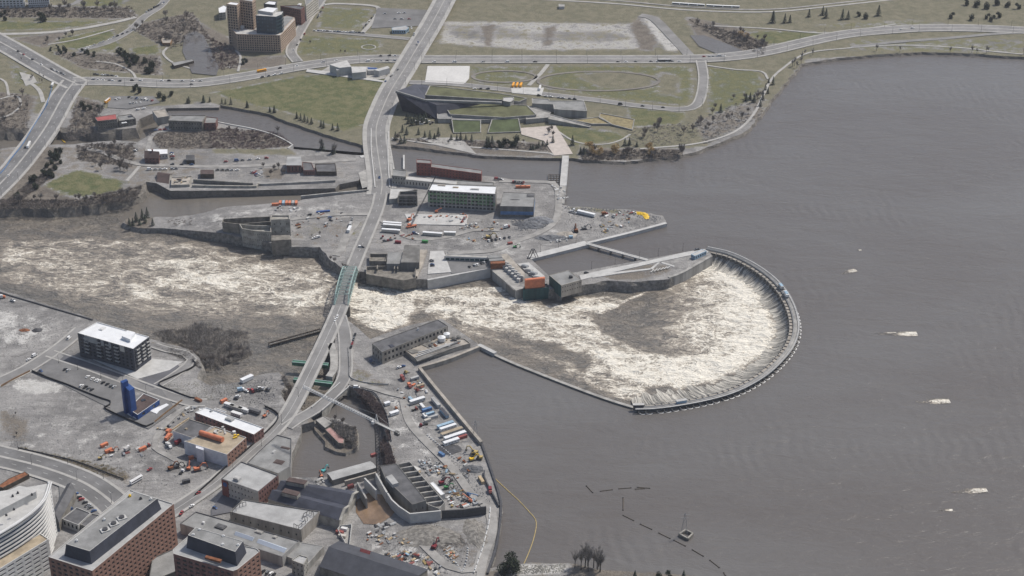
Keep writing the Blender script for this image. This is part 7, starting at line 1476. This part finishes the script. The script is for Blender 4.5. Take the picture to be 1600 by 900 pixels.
heap(738,733,9,6,2.5,'rubble','dark gravel heap below the yellow excavators','gravel heap','rubble_heap'); heap(670,838,24,14,3,'rock','broad brown mud heap below the pit wall','mud heap','mud_heap',22); heap(745,835,9,20,2,'rock','long brown mud bank beside the shore road','mud heap','mud_heap',22,.3); heap(58,516,5,4,1.8,'steel_dark','black spoil heap on the riverside lot','spoil heap','spoil_heap'); heap(38,516,5,3,1.2,'rust','rusty scrap heap on the riverside lot','scrap heap','scrap_heap'); heap(640,735,9,7,2.2,'concrete_light','pale sand heap between pond and pit','sand heap','sand_heap'); heap(700,702,11,8,-.2 if False else 1.2,'steel_dark','dark hollow spoil patch beside the yard road','spoil heap','spoil_heap')
r = empty('museum_sculpture', G(662,189), 'tangle of white and grey display panels in the museum court', 'display')
for k in range(14): q = G(random.uniform(650,676), random.uniform(183,195), GZ+.6); mb = MB(); mb.box(q, (random.uniform(2,6), random.uniform(1,2.5), random.uniform(.4,1.6)), random.random()*3); mb.build('panel', ('white_paint','steel_dark','concrete_light')[k % 3], r)
# loose building materials
CLUT = {}
def clutter_mesh(kind, m):
    if (kind, m) in CLUT: return CLUT[(kind, m)]
    mb = MB()
    if kind == 'pallet_stack': [mb.box((0,0,.25*k), (2.2-.1*(k%2),1.3,.2), .06*k) for k in range(5)]
    elif kind == 'pipe_stack': [mb.cyl((-3,(k-1.5)*.7,.35),(3,(k-1.5)*.7,.35),.34,7) for k in range(4)]; [mb.cyl((-3,(k-1)*.7,.95),(3,(k-1)*.7,.95),.34,7) for k in range(3)]
    elif kind == 'skip': mb.box((0,0,.2), (3.6,1.9,.9)); mb.box((0,0,1.1), (4.4,2.1,.4)); mb.box((2.0,0,.5), (.4,1.9,.6))
    elif kind == 'beam_stack': [mb.box((0,(k-1.5)*.6,.05+.35*(k%2)), (7,.4,.35), .02*k) for k in range(4)]
    elif kind == 'crate': mb.box((0,0,0), (2.2,1.7,1.4)); mb.box((0,0,1.4), (2.4,1.9,.15)); mb.box((0,0,.6), (2.3,1.8,.15))
    elif kind == 'concrete_ring': 
        for i in range(12):
            a0, a1 = 2*math.pi*i/12, 2*math.pi*(i+1)/12; f = lambda a, r_, z: (r_*math.cos(a), r_*math.sin(a), z)
            mb.face([f(a0,1.5,0),f(a1,1.5,0),f(a1,1.5,1.2),f(a0,1.5,1.2)]); mb.face([f(a0,1.15,1.2),f(a0,1.5,1.2),f(a1,1.5,1.2),f(a1,1.15,1.2)]); mb.face([f(a1,1.15,0),f(a0,1.15,0),f(a0,1.15,1.2),f(a1,1.15,1.2)])
    CLUT[(kind, m)] = mb.mesh(kind, m); return CLUT[(kind, m)]
def inpoly(poly):
    xs = [p[0] for p in poly]; ys = [p[1] for p in poly]
    while True:
        x, y = random.uniform(min(xs), max(xs)), random.uniform(min(ys), max(ys)); c = False
        for i in range(len(poly)):
            (ax, ay), (bx, by) = poly[i], poly[i-1]
            if (ay > y) != (by > y) and x < (bx-ax)*(y-ay)/(by-ay)+ax: c = not c
        if c: return x, y
CW = {'orange':'orange','red':'red','white_paint':'white','steel':'grey','wood_pale':'pale timber','wood':'brown timber','concrete_light':'pale concrete','dull_yellow':'dull yellow','blue_paint':'blue','rust':'rusty','steel_dark':'black','sky_blue':'pale blue','maroon':'maroon'}
def clutter(poly, n, where, mats, kinds=('pallet_stack','pipe_stack','skip','beam_stack','crate'), z=GZ+.25, s=(.45,.9)):
    for k in range(n):
        m = random.choice(mats); kd = random.choice(kinds); x, y = inpoly(poly); o = link(bpy.data.objects.new(kd, clutter_mesh(kd, m))); o.location = G(x, y, z); sc = random.uniform(*s); o.scale = (sc, sc, sc); o.rotation_euler = (0, 0, random.choice((hT, hN, hT+.3, random.random()*3)))
        tag(o, f'{CW[m]} {kd.replace("_", " ")} {where}', kd.replace('_', ' ').split()[-1], 'building materials ' + where)
ALLM = ('orange','white_paint','white_paint','steel','steel','wood_pale','wood','concrete_light','concrete_light','dull_yellow','rust','steel_dark','steel_dark','sky_blue','red')
GREYM = ('white_paint','steel','wood_pale','concrete_light','rust','steel_dark','sky_blue')
clutter(z_(480,690,5.293,[(890,170),(1060,130),(1110,190),(1270,300),(1180,330),(1040,320),(960,250)]), 42, 'in the pipe yard beside the intake bays', GREYM); 
for k in range(9): x, y = 480+(960+k*18+random.uniform(-8,8))/5.293, 690+(190+(k%3)*32+random.uniform(-6,6))/5.293; o = link(bpy.data.objects.new('concrete_ring', clutter_mesh('concrete_ring','concrete_light'))); o.location = G(x, y, GZ+.3); tag(o, 'pale concrete ring lying in the pipe yard', 'ring', 'concrete rings')
clutter(z_(480,690,5.293,[(1130,420),(1300,400),(1440,520),(1200,550)]), 40, 'in the works yard beside the sheet pile wall', ALLM); clutter(z_(480,690,5.293,[(1200,150),(1280,130),(1420,260),(1300,300)]), 8, 'near the yellow excavators', GREYM)
clutter(z_(500,740,4.444,[(420,560),(650,540),(850,650),(760,660),(560,610)]), 40, 'in the long row above the slate hall', ALLM); clutter(z_(500,740,4.444,[(850,510),(930,510),(960,630),(900,610)]), 22, 'on the mud heap edge', ('wood_pale','wood','orange','concrete_light'), ('pallet_stack','crate','beam_stack')); clutter(z_(500,740,4.444,[(250,400),(600,420),(660,490),(500,500),(300,470)]), 30, 'beside the muddy pool', ('wood_pale','concrete_light','wood','steel','rust')); clutter(z_(500,740,4.444,[(370,340),(520,330),(540,390),(400,410)]), 14, 'stacked below the pit wall', ('steel','concrete_light','steel_dark'), ('beam_stack','pipe_stack')); clutter(z_(500,740,4.444,[(620,665),(800,650),(830,711),(640,711)]), 14, 'by the slate hall gable', ('white_paint','wood_pale','steel_dark'))
clutter(z_(560,300,5,[(440,190),(860,170),(850,240),(720,240),(560,215)]), 34, 'on the slab before the green block', ('orange','steel_dark','white_paint','steel','steel','rust','steel_dark','concrete_light')); clutter(z_(560,300,5,[(780,260),(1060,230),(1170,290),(980,310),(800,310)]), 30, 'on the gravel yard south of the green block', GREYM); clutter(z_(560,300,5,[(800,370),(1180,330),(1190,360),(860,395)]), 16, 'along the gravel yard edge', GREYM); clutter(z_(780,220,5,[(800,640),(1020,600),(1060,640),(900,690),(780,730)]), 24, 'on the river peninsula', GREYM+('dull_yellow',)); clutter(z_(780,220,5,[(820,570),(1060,550),(1080,580),(850,600)]), 12, 'on the peninsula shore', ('rust','red','steel','white_paint')); clutter(z_(780,220,5,[(400,350),(460,350),(530,400),(530,490),(460,480)]), 16, 'at the unfinished footbridge', ('white_paint','concrete_light','steel')); clutter(z_(780,220,5,[(380,790),(600,740),(600,765),(400,810)]), 14, 'along the forebay quay', ('white_paint','concrete_light'), ('crate','pallet_stack'))
clutter(z_(240,600,6.667,[(680,180),(800,180),(760,215),(690,215)]), 6, 'at the muddy car park', ('orange','rust','wood')); clutter([(290,640),(302,632),(312,645),(300,655)], 6, 'behind the annex', ('concrete_light','steel')); clutter(z_(0,560,5,[(1210,560),(1400,430),(1480,420),(1300,560)]), 14, 'along the pavilion fence', ('concrete_light','steel','wood_pale','steel_dark'), ('beam_stack','pallet_stack','crate')); clutter(z_(0,560,5,[(780,690),(1150,690),(1180,760),(820,780)]), 8, 'on the gravel lot', ('orange','steel','red','white_paint')); clutter([(600,610),(640,600),(650,640),(625,650)], 6, 'in the headpond yard', ('steel','rust','white_paint')); clutter([(636,580),(655,590),(668,615),(650,612)], 16, 'below the intake deck', ('red','orange','dull_yellow','white_paint','rust','steel','steel_dark')); clutter(z_(540,480,5,[(620,230),(900,250),(930,280),(640,330)]), 16, 'on the intake deck', GREYM, z=GZ+4); clutter([(620,735),(640,725),(655,740),(640,750)], 8, 'beside the sand heap', ('concrete_light','wood_pale','steel')); clutter([(484,752),(510,745),(515,752),(495,760)], 8, 'at the pond edge', ('concrete_light','steel')); clutter([(270,276),(295,277),(292,286),(270,287)], 8, 'on the ruined mill floor', ('steel_dark','wood_pale'), z=GZ+2.4); clutter([(395,265),(410,268),(408,278),(395,276)], 8, 'above the channel wall', ('white_paint','red','steel'))
clutter([(460,335),(540,330),(535,370),(505,380),(462,376)], 22, 'on the rough ground behind the tower ruin', ('steel','rust','concrete_light','steel_dark','wood'))
clutter([(430,322),(470,322),(470,330),(430,330)], 10, 'under the stall row above the ruin', ('white_paint','steel_dark','steel'))
clutter([(590,368),(650,366),(650,376),(590,380)], 12, 'in the ruin yard', ('rust','steel_dark','steel','maroon'))
# street lamps
def lamp_mesh():
    mb = MB(); mb.cyl((0,0,0),(0,0,8.5),.16,6,.1); mb.bar((0,0,8.4),(1.8,0,8.9),.12); mb.box((1.9,0,8.8),(.9,.35,.16)); mb.box((0,0,0),(.6,.6,.5)); return mb.mesh('street_lamp','steel_dark')
LAMP = lamp_mesh()
def lamps(c, off, every, where, z=.5, lo=0, hi=1):
    N = normals2(c); acc = 0; nx = every/2
    for i in range(1, len(c)):
        acc += (c[i]-c[i-1]).length
        if acc < nx: continue
        nx += every; u, v = inv(c[i].x, c[i].y, c[i].z)
        if not (-30 < u < 1640 and -20 < v < 920): continue
        o = link(bpy.data.objects.new('street_lamp', LAMP)); q = c[i]+N[i]*off; o.location = (q.x, q.y, q.z+z); o.rotation_euler = (0, 0, math.atan2(-N[i].y*off, -N[i].x*off)); tag(o, 'dark street lamp post ' + where, 'street lamp', 'street lamps ' + where)
lamps(R_PARK, 13, 42, 'along the far kerb of the parkway'); lamps(R_PARK, -13, 42, 'along the near kerb of the parkway'); lamps(R_BOOTH, 13, 45, 'on the west side of the causeway street'); lamps(R_BLVD, 13.6, 40, 'along the upper kerb of the boulevard'); lamps(R_BLVD, -.2, 48, 'on the boulevard median'); lamps(R_PORT, 15, 45, 'on the east side of the road bridge'); lamps(R_VIMY, 6.4, 32, 'along the museum lane'); lamps(spline(Gs([(905,428),(950,418),(1010,406),(1100,389)]),5), 3, 25, 'on the falls park promenade'); lamps(spline(Gs([(826,402),(917,379)]),5), 3.8, 22, 'on the forebay quay'); lamps(spline(Gs([(78,556),(190,595),(250,616)]),5), -6, 26, 'in the condo car park'); lamps(spline(Gs([(462,600),(440,640),(400,690),(340,745)]),5), 8, 40, 'along the approach street')
# ================================================================== TREES AND SCRUB
def sliver(mb, p, d, L, w_):
    d = d.normalized(); u = d.cross(Vector((random.uniform(-1,1), random.uniform(-1,1), random.uniform(-1,1)))).normalized()*w_
    mb.face([p-u, p+u, p+d*L])
def rv(): 
    while True:
        v = Vector((random.uniform(-1,1), random.uniform(-1,1), random.uniform(-1,1)))
        if .05 < v.length < 1: return v
def bare_tree(h, r, m, twigs, w_=.16):
    t = MB(); t.cyl((0,0,-.5), (.1,0,h*.42), .28*h/10, 6, .17*h/10); c = MB(); tips = []
    for k in range(7):
        a = k*2.4+random.random(); z0 = h*random.uniform(.25,.45); e = Vector((math.cos(a)*r*random.uniform(.4,.8), math.sin(a)*r*random.uniform(.4,.8), h*random.uniform(.6,.88))); s = Vector((.05,0,z0)); t.cyl(s, e, .10*h/10, 4, .04*h/10, False); tips += [s.lerp(e, f) for f in (.45,.7,1)]
    t.cyl((.1,0,h*.42), (0,0,h*.92), .15*h/10, 5, .04, False); tips += [Vector((0,0,h*f)) for f in (.6,.75,.9)]
    for k in range(twigs):
        p = random.choice(tips)+rv()*r*.22; d = Vector((p.x, p.y, (p.z-h*.35)*.9))+rv()*r*.7; d.z = abs(d.z)*.8+.3; sliver(c, p, d, random.uniform(.10,.22)*h, w_)
    return t.mesh('trunk','bark'), c.mesh('crown', m)
def conifer(h, r, n, m='conifer'):
    t = MB(); t.cyl((0,0,-.3), (0,0,h*.9), .22, 5, .04); c = MB()
    for k in range(n):
        f = (k/n)**.8; z = h*(.08+.9*f); rr = r*(1-f)*random.uniform(.75,1.12)+.15; a = k*2.39996+random.uniform(-.3,.3); d = Vector((math.cos(a), math.sin(a), -.28)); p = Vector((d.x*rr*.15, d.y*rr*.15, z)); u = Vector((-d.y, d.x, 0))*(.30*rr+.28); q = p+Vector((d.x*rr, d.y*rr, -rr*.3)); c.face([p+Vector((0,0,.45)), q-u*.8, q+Vector((d.x,d.y,0))*.25, q+u*.8]); 
    return t.mesh('trunk','bark'), c.mesh('crown', m)
def leafy(h, r, n, m, flat=.8, w_=.45, base=.3):
    t = MB(); t.cyl((0,0,-.4), (0,0,h*.6), .35, 6, .16); c = MB(); lob = [(Vector((random.uniform(-.6,.6)*r, random.uniform(-.6,.6)*r, h*random.uniform(base+.1,.85))), r*random.uniform(.35,.6)) for _ in range(9)]
    for q, _ in lob: t.cyl((0,0,h*.35), q, .12, 4, .05, False)
    for k in range(n):
        q, s = random.choice(lob); v = rv().normalized()*random.uniform(.5,1.05); p = q+Vector((v.x*s, v.y*s, v.z*s*flat)); sliver(c, p, v+rv()*.8, random.uniform(.8,1.6), w_)
    return t.mesh('trunk','bark'), c.mesh('crown', m)
PR = {'bare': [bare_tree(10+k, 3.6+.3*k, ('twig','twig_grey','twig')[k%3], 520, .13) for k in range(3)], 'bare_red': [bare_tree(9, 3.6, 'twig_red', 520, .13) for k in range(2)], 'tall': [bare_tree(15, 3.4, 'twig_grey', 360, .09) for k in range(2)], 'conifer': [conifer(9+k, 2.2+.2*k, 90) for k in range(3)], 'pine': [leafy(10, 4.4, 900, 'pine', .95, .42, .05) for k in range(2)], 'willow': [leafy(11, 5.2, 620, 'willow', .75, .3, .2) for k in range(2)], 'bigpine': [leafy(15, 8.5, 2600, 'pine', .9, .5, .2)]}
def tree(kind, px, py, label, group=None, s=1.0, z=GZ, name=None):
    tm, cm = random.choice(PR[kind]); nm = name or {'bare':'bare_tree','bare_red':'bare_tree','tall':'bare_tree','conifer':'conifer','pine':'pine_tree','willow':'willow_tree','bigpine':'pine_tree'}[kind]
    o = empty(nm, G(px, py, z), label, 'tree', group, random.random()*6); sc = s*random.uniform(.85,1.15); o.scale = (sc, sc, sc*random.uniform(.9,1.1))
    for n_, me in (('trunk', tm), ('crown', cm)): q = link(bpy.data.objects.new(n_, me)); q.parent = o
def grove(kind, poly, n, label, s=1.0, z=GZ):
    for k in range(max(2, round(n*(.56 if kind in ('bare','bare_red','tall') else 1)))): x, y = inpoly(poly); tree(kind, x, y, label, 'trees: ' + label, s*random.uniform(.75,1.15), z)
def line_(kind, pts, label, s=1.0, z=GZ):
    for p in pts: tree(kind, p[0], p[1], label, 'trees: ' + label, s, z)
# conifers
line_('conifer', z_(1200,0,4,[(33,140),(105,142),(137,140),(256,106),(342,94),(362,112),(465,122),(500,120),(690,98)]), 'dark pointed conifer in the line above the riverside curve', 1.35)
line_('pine', z_(1200,0,4,[(565,104),(612,118),(1148,115),(1272,128),(1370,118),(1400,132),(1440,112)]), 'rounded dark pine on the far meadow', .75); line_('pine', [(1510+k*16,8+(k%3)*3) for k in range(7)], 'dark pine in the clump at the far meadow edge', .95)
line_('conifer', [(1207,35)], 'single tall conifer beside the far creek', 1.5)
line_('conifer', z_(560,180,5,[(290,190),(330,220),(360,215),(345,130),(378,150),(470,150),(520,175),(560,185),(595,185),(625,160),(725,195),(770,195),(840,195),(886,205),(800,195)]), 'dark conifer on the bank below the museum forecourt', .9)
line_('conifer', z_(560,180,5,[(1005,250),(1045,252),(1020,245)]), 'tall dark conifer on the museum river bank', 1.35); line_('pine', z_(560,180,5,[(1115,255),(1140,225),(1190,250),(1215,245),(1240,210),(1100,250)]), 'broad dark pine on the museum river bank', .85); line_('conifer', z_(560,180,5,[(1345,270),(1365,268),(1390,260),(1410,255),(1440,240),(1475,235),(1520,215)]), 'small conifer beside the footbridge plaza', .8)
line_('conifer', [(636+k*2.6,186+(k*7%11)) for k in range(13)], 'young conifer clustered below the museum prow', .95); line_('conifer', z_(220,160,5,[(1010,75),(1045,80),(1220,125),(1250,140),(1280,150),(1305,160),(1335,168),(1410,190),(1430,200),(1500,215),(1540,222),(830,40)]), 'small conifer along the canal towpath', .8)
line_('conifer', z_(300,0,5,[(95,795),(140,795),(235,810),(262,812),(305,815),(610,875),(640,880),(435,840)]), 'small conifer above the canal wall', .75); line_('tall', z_(220,160,5,[(1420,375),(1405,360),(1505,405),(1520,400)]), 'thin evergreen tipped tree by the canal', .8); line_('conifer', z_(220,160,5,[(1505,400),(1418,372)]), 'slender tall conifer standing at the canal edge', 1.3)
grove('pine', [(62,260),(92,232),(100,245),(80,285),(40,312),(15,318),(45,290)], 20, 'dark pine on the slope beside the road bridge', .75); grove('pine', [(70,75),(110,75),(165,85),(160,95),(75,85)], 12, 'dark pine in the thicket above the left junction', .6); grove('pine', [(180,80),(205,85),(250,108),(245,118),(200,108),(178,95)], 22, 'dark pine in the dense grove above the parkway', .75); line_('pine', [(212,142),(218,146),(250,152),(257,157),(268,150),(128,166),(140,172),(132,172),(154,172)], 'dark pine around the creek car park', .7); grove('pine', [(0,22),(12,22),(12,32),(0,32)], 3, 'dark pine at the far left lawn', .7); grove('pine', [(48,28),(75,26),(76,36),(50,38)], 5, 'dark pine on the far lawn', .8); line_('conifer', z_(0,0,5,[(1465,805),(1478,805),(1590,800)]), 'small pointed conifer at the parkway ramp', .9)
line_('conifer', [(1166,158),(1172,156),(1178,160),(1126,175)], 'dark conifer on the riverside lawn', 1.1); line_('conifer', z_(900,0,5,[(1480,705),(1500,730),(1460,780),(1505,650),(1440,830),(1540,660)]), 'dark conifer along the riverside path', .85); line_('conifer', z_(820,120,5.625,[(420,600),(880,605),(920,600),(985,615),(490,680),(520,680)]), 'dark conifer behind the willows', .95)
line_('conifer', z_(0,320,4.688,[(975,150),(1000,120),(1025,145),(1045,105),(1065,130),(1080,90),(950,155),(1120,150)]), 'dark conifer on the rapids spit', .9, GZ-6); tree('bigpine', 797, 897, 'large dark evergreen tree at the shore of the works road'); line_('conifer', [(992,904),(1068,905)], 'small conifer at the near bank edge', .8); line_('pine', [(1030,904),(1045,905),(380,100),(384,98)], 'dark round tree at the bank edge', .6)
# willows
line_('willow', z_(820,120,5.625,[(590,680),(650,690),(800,680),(1100,690),(565,640),(1085,650)]), 'golden budding willow on the museum shore', 1.0); line_('willow', z_(900,0,5,[(1290,290),(1330,300)]), 'golden willow beside the far creek', .9); line_('bare', z_(820,120,5.625,[(1385,690),(1375,680)]), 'dark spreading tree at the waterline', 1.0)
# bare woods
grove('bare', [(-20,12),(200,12),(200,26),(0,26)], 46, 'bare tree in the far wooded strip', .9); grove('bare', [(205,40),(265,22),(300,30),(320,60),(270,75),(230,60)], 34, 'bare tree on the slope above the creek', .9); grove('bare_red', [(318,60),(345,65),(368,90),(362,105),(330,100),(325,80)], 16, 'bare reddish tree by the apartment creek', .8); grove('bare', [(60,60),(110,52),(120,60),(70,75)], 10, 'bare tree beside the upper road', .7); grove('bare', [(-20,145),(30,140),(50,170),(20,200),(-20,200)], 20, 'bare tree on the far bank of the creek', .8); grove('bare', [(1075,28),(1150,45),(1200,66),(1190,82),(1150,70),(1090,45)], 28, 'bare tree along the far creek', .8)
grove('bare', [(130,165),(165,170),(150,205),(115,210)], 12, 'bare tree beside the red roofed mill', .8); grove('bare', [(110,232),(215,226),(210,245),(190,250),(130,250)], 24, 'bare tree along the creek side lane', .8); grove('bare', [(145,255),(205,262),(200,275),(150,270)], 12, 'bare tree above the island lawn', .9); grove('bare_red', [(330,203),(430,208),(450,226),(340,230)], 24, 'bare reddish tree on the canal mound', .75); grove('bare', [(10,312),(120,312),(215,298),(215,310),(120,322),(10,322)], 34, 'bare tree on the island south bank', .8); grove('bare', [(408,262),(446,262),(445,280),(412,280)], 9, 'bare tree beside the hydro house', .7); grove('bare', [(620,215),(860,224),(856,238),(700,228),(620,222)], 20, 'bare bush tree on the museum bank', .55); grove('bare', [(905,238),(1060,236),(1050,246),(910,248)], 20, 'bare tree along the museum shore', .8); grove('bare', [(985,195),(1110,182),(1120,205),(1000,218)], 26, 'bare tree on the museum park slope', .85); grove('bare', [(1110,165),(1190,140),(1200,150),(1180,185),(1120,205)], 18, 'bare tree along the riverside path', .8); grove('tall', [(1200,130),(1250,85),(1290,84),(1240,110)], 12, 'thin bare tree by the river bend', .7); grove('tall', [(1330,78),(1600,82),(1600,87),(1330,82)], 14, 'thin bare tree on the far river bank', .7); grove('bare', [(250,538),(300,550),(312,572),(380,540),(385,560),(330,585)], 26, 'bare grey tree standing in the flooded bank below the condo', .95, -6)
grove('bare_red', [(548,604),(575,612),(600,640),(604,665),(592,650),(570,622)], 16, 'bare dark bush on the pond bank', .6, 0); grove('bare_red', [(606,680),(624,730),(612,738),(602,700)], 9, 'bare dark bush above the pond shed', .6, 0); grove('bare', [(520,652),(556,668),(558,690),(535,680)], 16, 'bare bush on the rocky islet', .55, -2.5); grove('tall', [(895,880),(950,880),(950,896),(895,892)], 22, 'slim bare tree in the near riverside clump', 1.15); grove('bare', [(445,585),(452,605),(446,630),(438,610)], 7, 'bare bush under the approach bridge', .6, 0); grove('bare', [(462,60),(600,80),(590,84),(470,86)], 5, 'small bare tree by the memorial lawn', .4); grove('bare', [(20,640),(45,660),(40,685),(5,680)], 4, 'low bare bush on the gravel lot', .4); grove('tall', [(20,85),(70,118),(75,140),(50,128)], 14, 'young street tree along the slip road', .4); line_('bare', [(857,210),(864,214),(434,208),(862,206)], 'single bare tree standing clear', .8); grove('bare', [(465,345),(520,345),(510,375),(470,375)], 6, 'low bare bush on the rough ground behind the tower ruin', .35); grove('bare', [(510,400),(535,415),(545,425),(515,410)], 7, 'bare bush at the gorge rim by the bridge', .5)
def brush(poly, n, m, h=1.6, z=GZ, sl=16):
    mb = MB()
    for k in range(int(n*1.7)):
        x, y = inpoly(poly); c = G(x, y, z); s = random.uniform(.6,1.5)
        for j in range(sl): v = rv(); v.z = abs(v.z)+.25; p = c+Vector((v.x*.9*s, v.y*.9*s, 0)); sliver(mb, p, v, h*s*random.uniform(.6,1.2), .15)
    o = mb.build('brush', m); o['kind'] = 'stuff'
for poly, n, m, h in (([(-20,10),(205,10),(215,28),(0,27)], 500, 'twig', 2.2), ([(200,45),(300,18),(330,60),(265,76)], 520, 'twig', 2), ([(320,55),(370,80),(375,105),(325,112)], 260, 'twig_red', 2), ([(80,82),(250,90),(252,118),(130,105)], 300, 'twig', 1.6), ([(120,226),(215,224),(205,262),(120,250)], 420, 'twig', 1.8), ([(230,206),(330,206),(330,232),(248,232)], 360, 'twig', 1.4), ([(325,200),(435,207),(458,228),(400,234),(330,232)], 620, 'twig_red', 1.8), ([(0,312),(120,312),(222,290),(214,312),(90,326),(0,326)], 700, 'twig', 2), ([(30,296),(80,262),(95,250),(66,290),(20,322),(0,322)], 300, 'twig', 1.8), ([(120,155),(165,165),(140,212),(100,222)], 260, 'twig', 1.8), ([(612,218),(700,226),(856,236),(852,226),(700,218)], 420, 'twig', 1.2), ([(905,236),(1065,234),(1060,248),(910,251)], 420, 'twig', 1.8), ([(1075,30),(1200,66),(1195,88),(1130,66)], 420, 'twig', 2), ([(548,604),(578,614),(602,645),(610,690),(598,660),(572,624)], 320, 'twig_red', 1.6), ([(604,690),(620,730),(608,738),(600,700)], 160, 'twig_red', 1.6), ([(515,655),(556,670),(556,692),(530,680)], 200, 'twig_grey', 1.4), ([(0,300),(0,250),(10,180),(-30,180),(-40,300)], 120, 'twig', 2), ([(-20,145),(45,148),(45,202),(-20,204)], 300, 'twig', 1.6), ([(1090,190),(1195,140),(1190,182),(1100,228)], 300, 'twig_grey', 1.1), ([(980,200),(1100,190),(1080,225),(980,230)], 240, 'twig_grey', 1.0), ([(262,345),(300,340),(300,352),(265,352)], 30, 'twig', 1.0), ([(240,540),(300,550),(314,575),(280,560)], 200, 'twig_grey', 1.4), ([(30,698),(190,732),(205,752),(100,728),(30,708)], 200, 'straw', .7), ([(640,825),(715,832),(735,852),(690,858)], 160, 'twig', .8)):
    brush(poly, n, m, h)
for poly, n, m, h, zz in (([(240,520),(300,512),(385,518),(392,556),(330,580),(300,552)], 420, 'twig_grey', 4, -8), ([(300,505),(330,508),(325,545),(295,540)], 90, 'twig_grey', 5, -8), ([(545,606),(575,616),(596,640),(602,668),(588,655),(560,622)], 260, 'twig_red', 2.5, -2), ([(600,680),(618,732),(604,738),(594,700)], 160, 'twig_red', 2.5, -2), ([(505,660),(556,676),(558,704),(520,694)], 200, 'twig_grey', 2, -2.5), ([(440,590),(456,605),(450,636),(436,620)], 120, 'twig', 2.5, -1)):
    brush(poly, n, m, h, zz)
# scattered stones on shores and rubble lots: loose, uncountable
def stones(poly, n, m, z=GZ+.1, s=(.3,.9)):
    mb = MB()
    for k in range(n):
        x, y = inpoly(poly); c = G(x, y, z); r_ = random.uniform(*s); v = [c+Vector((rv().x*.3*r_+math.cos(a)*r_, math.sin(a)*r_, 0)) for a in (0,1.3,2.6,3.9,5.1)]; t = c+Vector((0,0,r_*.9))
        for i in range(5): mb.face([v[i], v[(i+1)%5], t])
    o = mb.build('loose_stones', m); o['kind'] = 'stuff'
stones([(800,884),(885,882),(880,894),(800,897)], 420, 'stone_light'); stones([(250,600),(312,595),(330,603),(380,598),(360,625),(310,628)], 500, 'stone_light', s=(.3,.7)); stones(z_(560,300,5,[(1180,210),(1480,200),(1480,280),(1230,310)]), 420, 'rubble'); stones([(766,742),(784,780),(784,800),(776,855),(766,880),(771,850),(779,800)], 300, 'rubble', 1.5, (.5,1.1)); stones(z_(780,220,5,[(480,510),(1050,545),(1270,600),(1200,640),(1000,560),(500,530)]), 220, 'rubble'); stones(z_(500,740,4.444,[(620,340),(800,330),(1000,470),(1020,560),(900,520),(700,450)]), 320, 'rock', s=(.3,.8)); stones([(20,500),(70,520),(60,535),(0,530)], 60, 'rubble', s=(.2,.5)); stones([(-20,650),(140,650),(250,700),(200,740),(0,690)], 160, 'rubble', s=(.2,.5)); stones([(380,600),(430,585),(440,620),(400,640)], 160, 'rubble', s=(.2,.6))
for q_, n_ in (([(575,330),(640,380),(780,395),(860,360),(860,300),(840,340),(780,345),(620,345)], 700), ([(890,326),(1030,338),(1035,347),(930,374),(880,360)], 500), ([(265,342),(560,320),(550,345),(470,372),(345,352)], 420), ([(560,840),(640,830),(745,880),(690,900)], 500), ([(605,600),(640,600),(720,700),(770,790),(720,780),(640,690)], 700), ([(640,740),(720,730),(760,790),(730,790),(690,740)], 500), ([(0,465),(120,505),(60,560),(0,580)], 240), ([(0,620),(160,640),(260,700),(300,760),(220,760),(0,690)], 420), ([(330,600),(430,590),(430,640),(340,625)], 300), ([(330,246),(440,243),(560,262),(340,280)], 300)):
    stones(q_, n_, 'rubble', s=(.15,.5)); stones(q_, n_//3, 'stone_light', s=(.15,.5))
# ------------------------------------------------------------------ air
def haze():
    mb = MB(); mb.prism([(-9100,-3100),(9100,-3100),(9100,14100),(-9100,14100)], -17.5, 815, True, True); m = bpy.data.materials.new('haze'); m.use_nodes = True; n = m.node_tree; n.nodes.clear(); out = n.nodes.new('ShaderNodeOutputMaterial'); v = n.nodes.new('ShaderNodeVolumePrincipled'); v.inputs['Color'].default_value = (.86,.90,1,1); v.inputs['Density'].default_value = .000034; v.inputs['Anisotropy'].default_value = .2; n.links.new(v.outputs[0], out.inputs['Volume']); M['haze'] = m; o = mb.build('haze', 'haze'); o['kind'] = 'stuff'
haze()
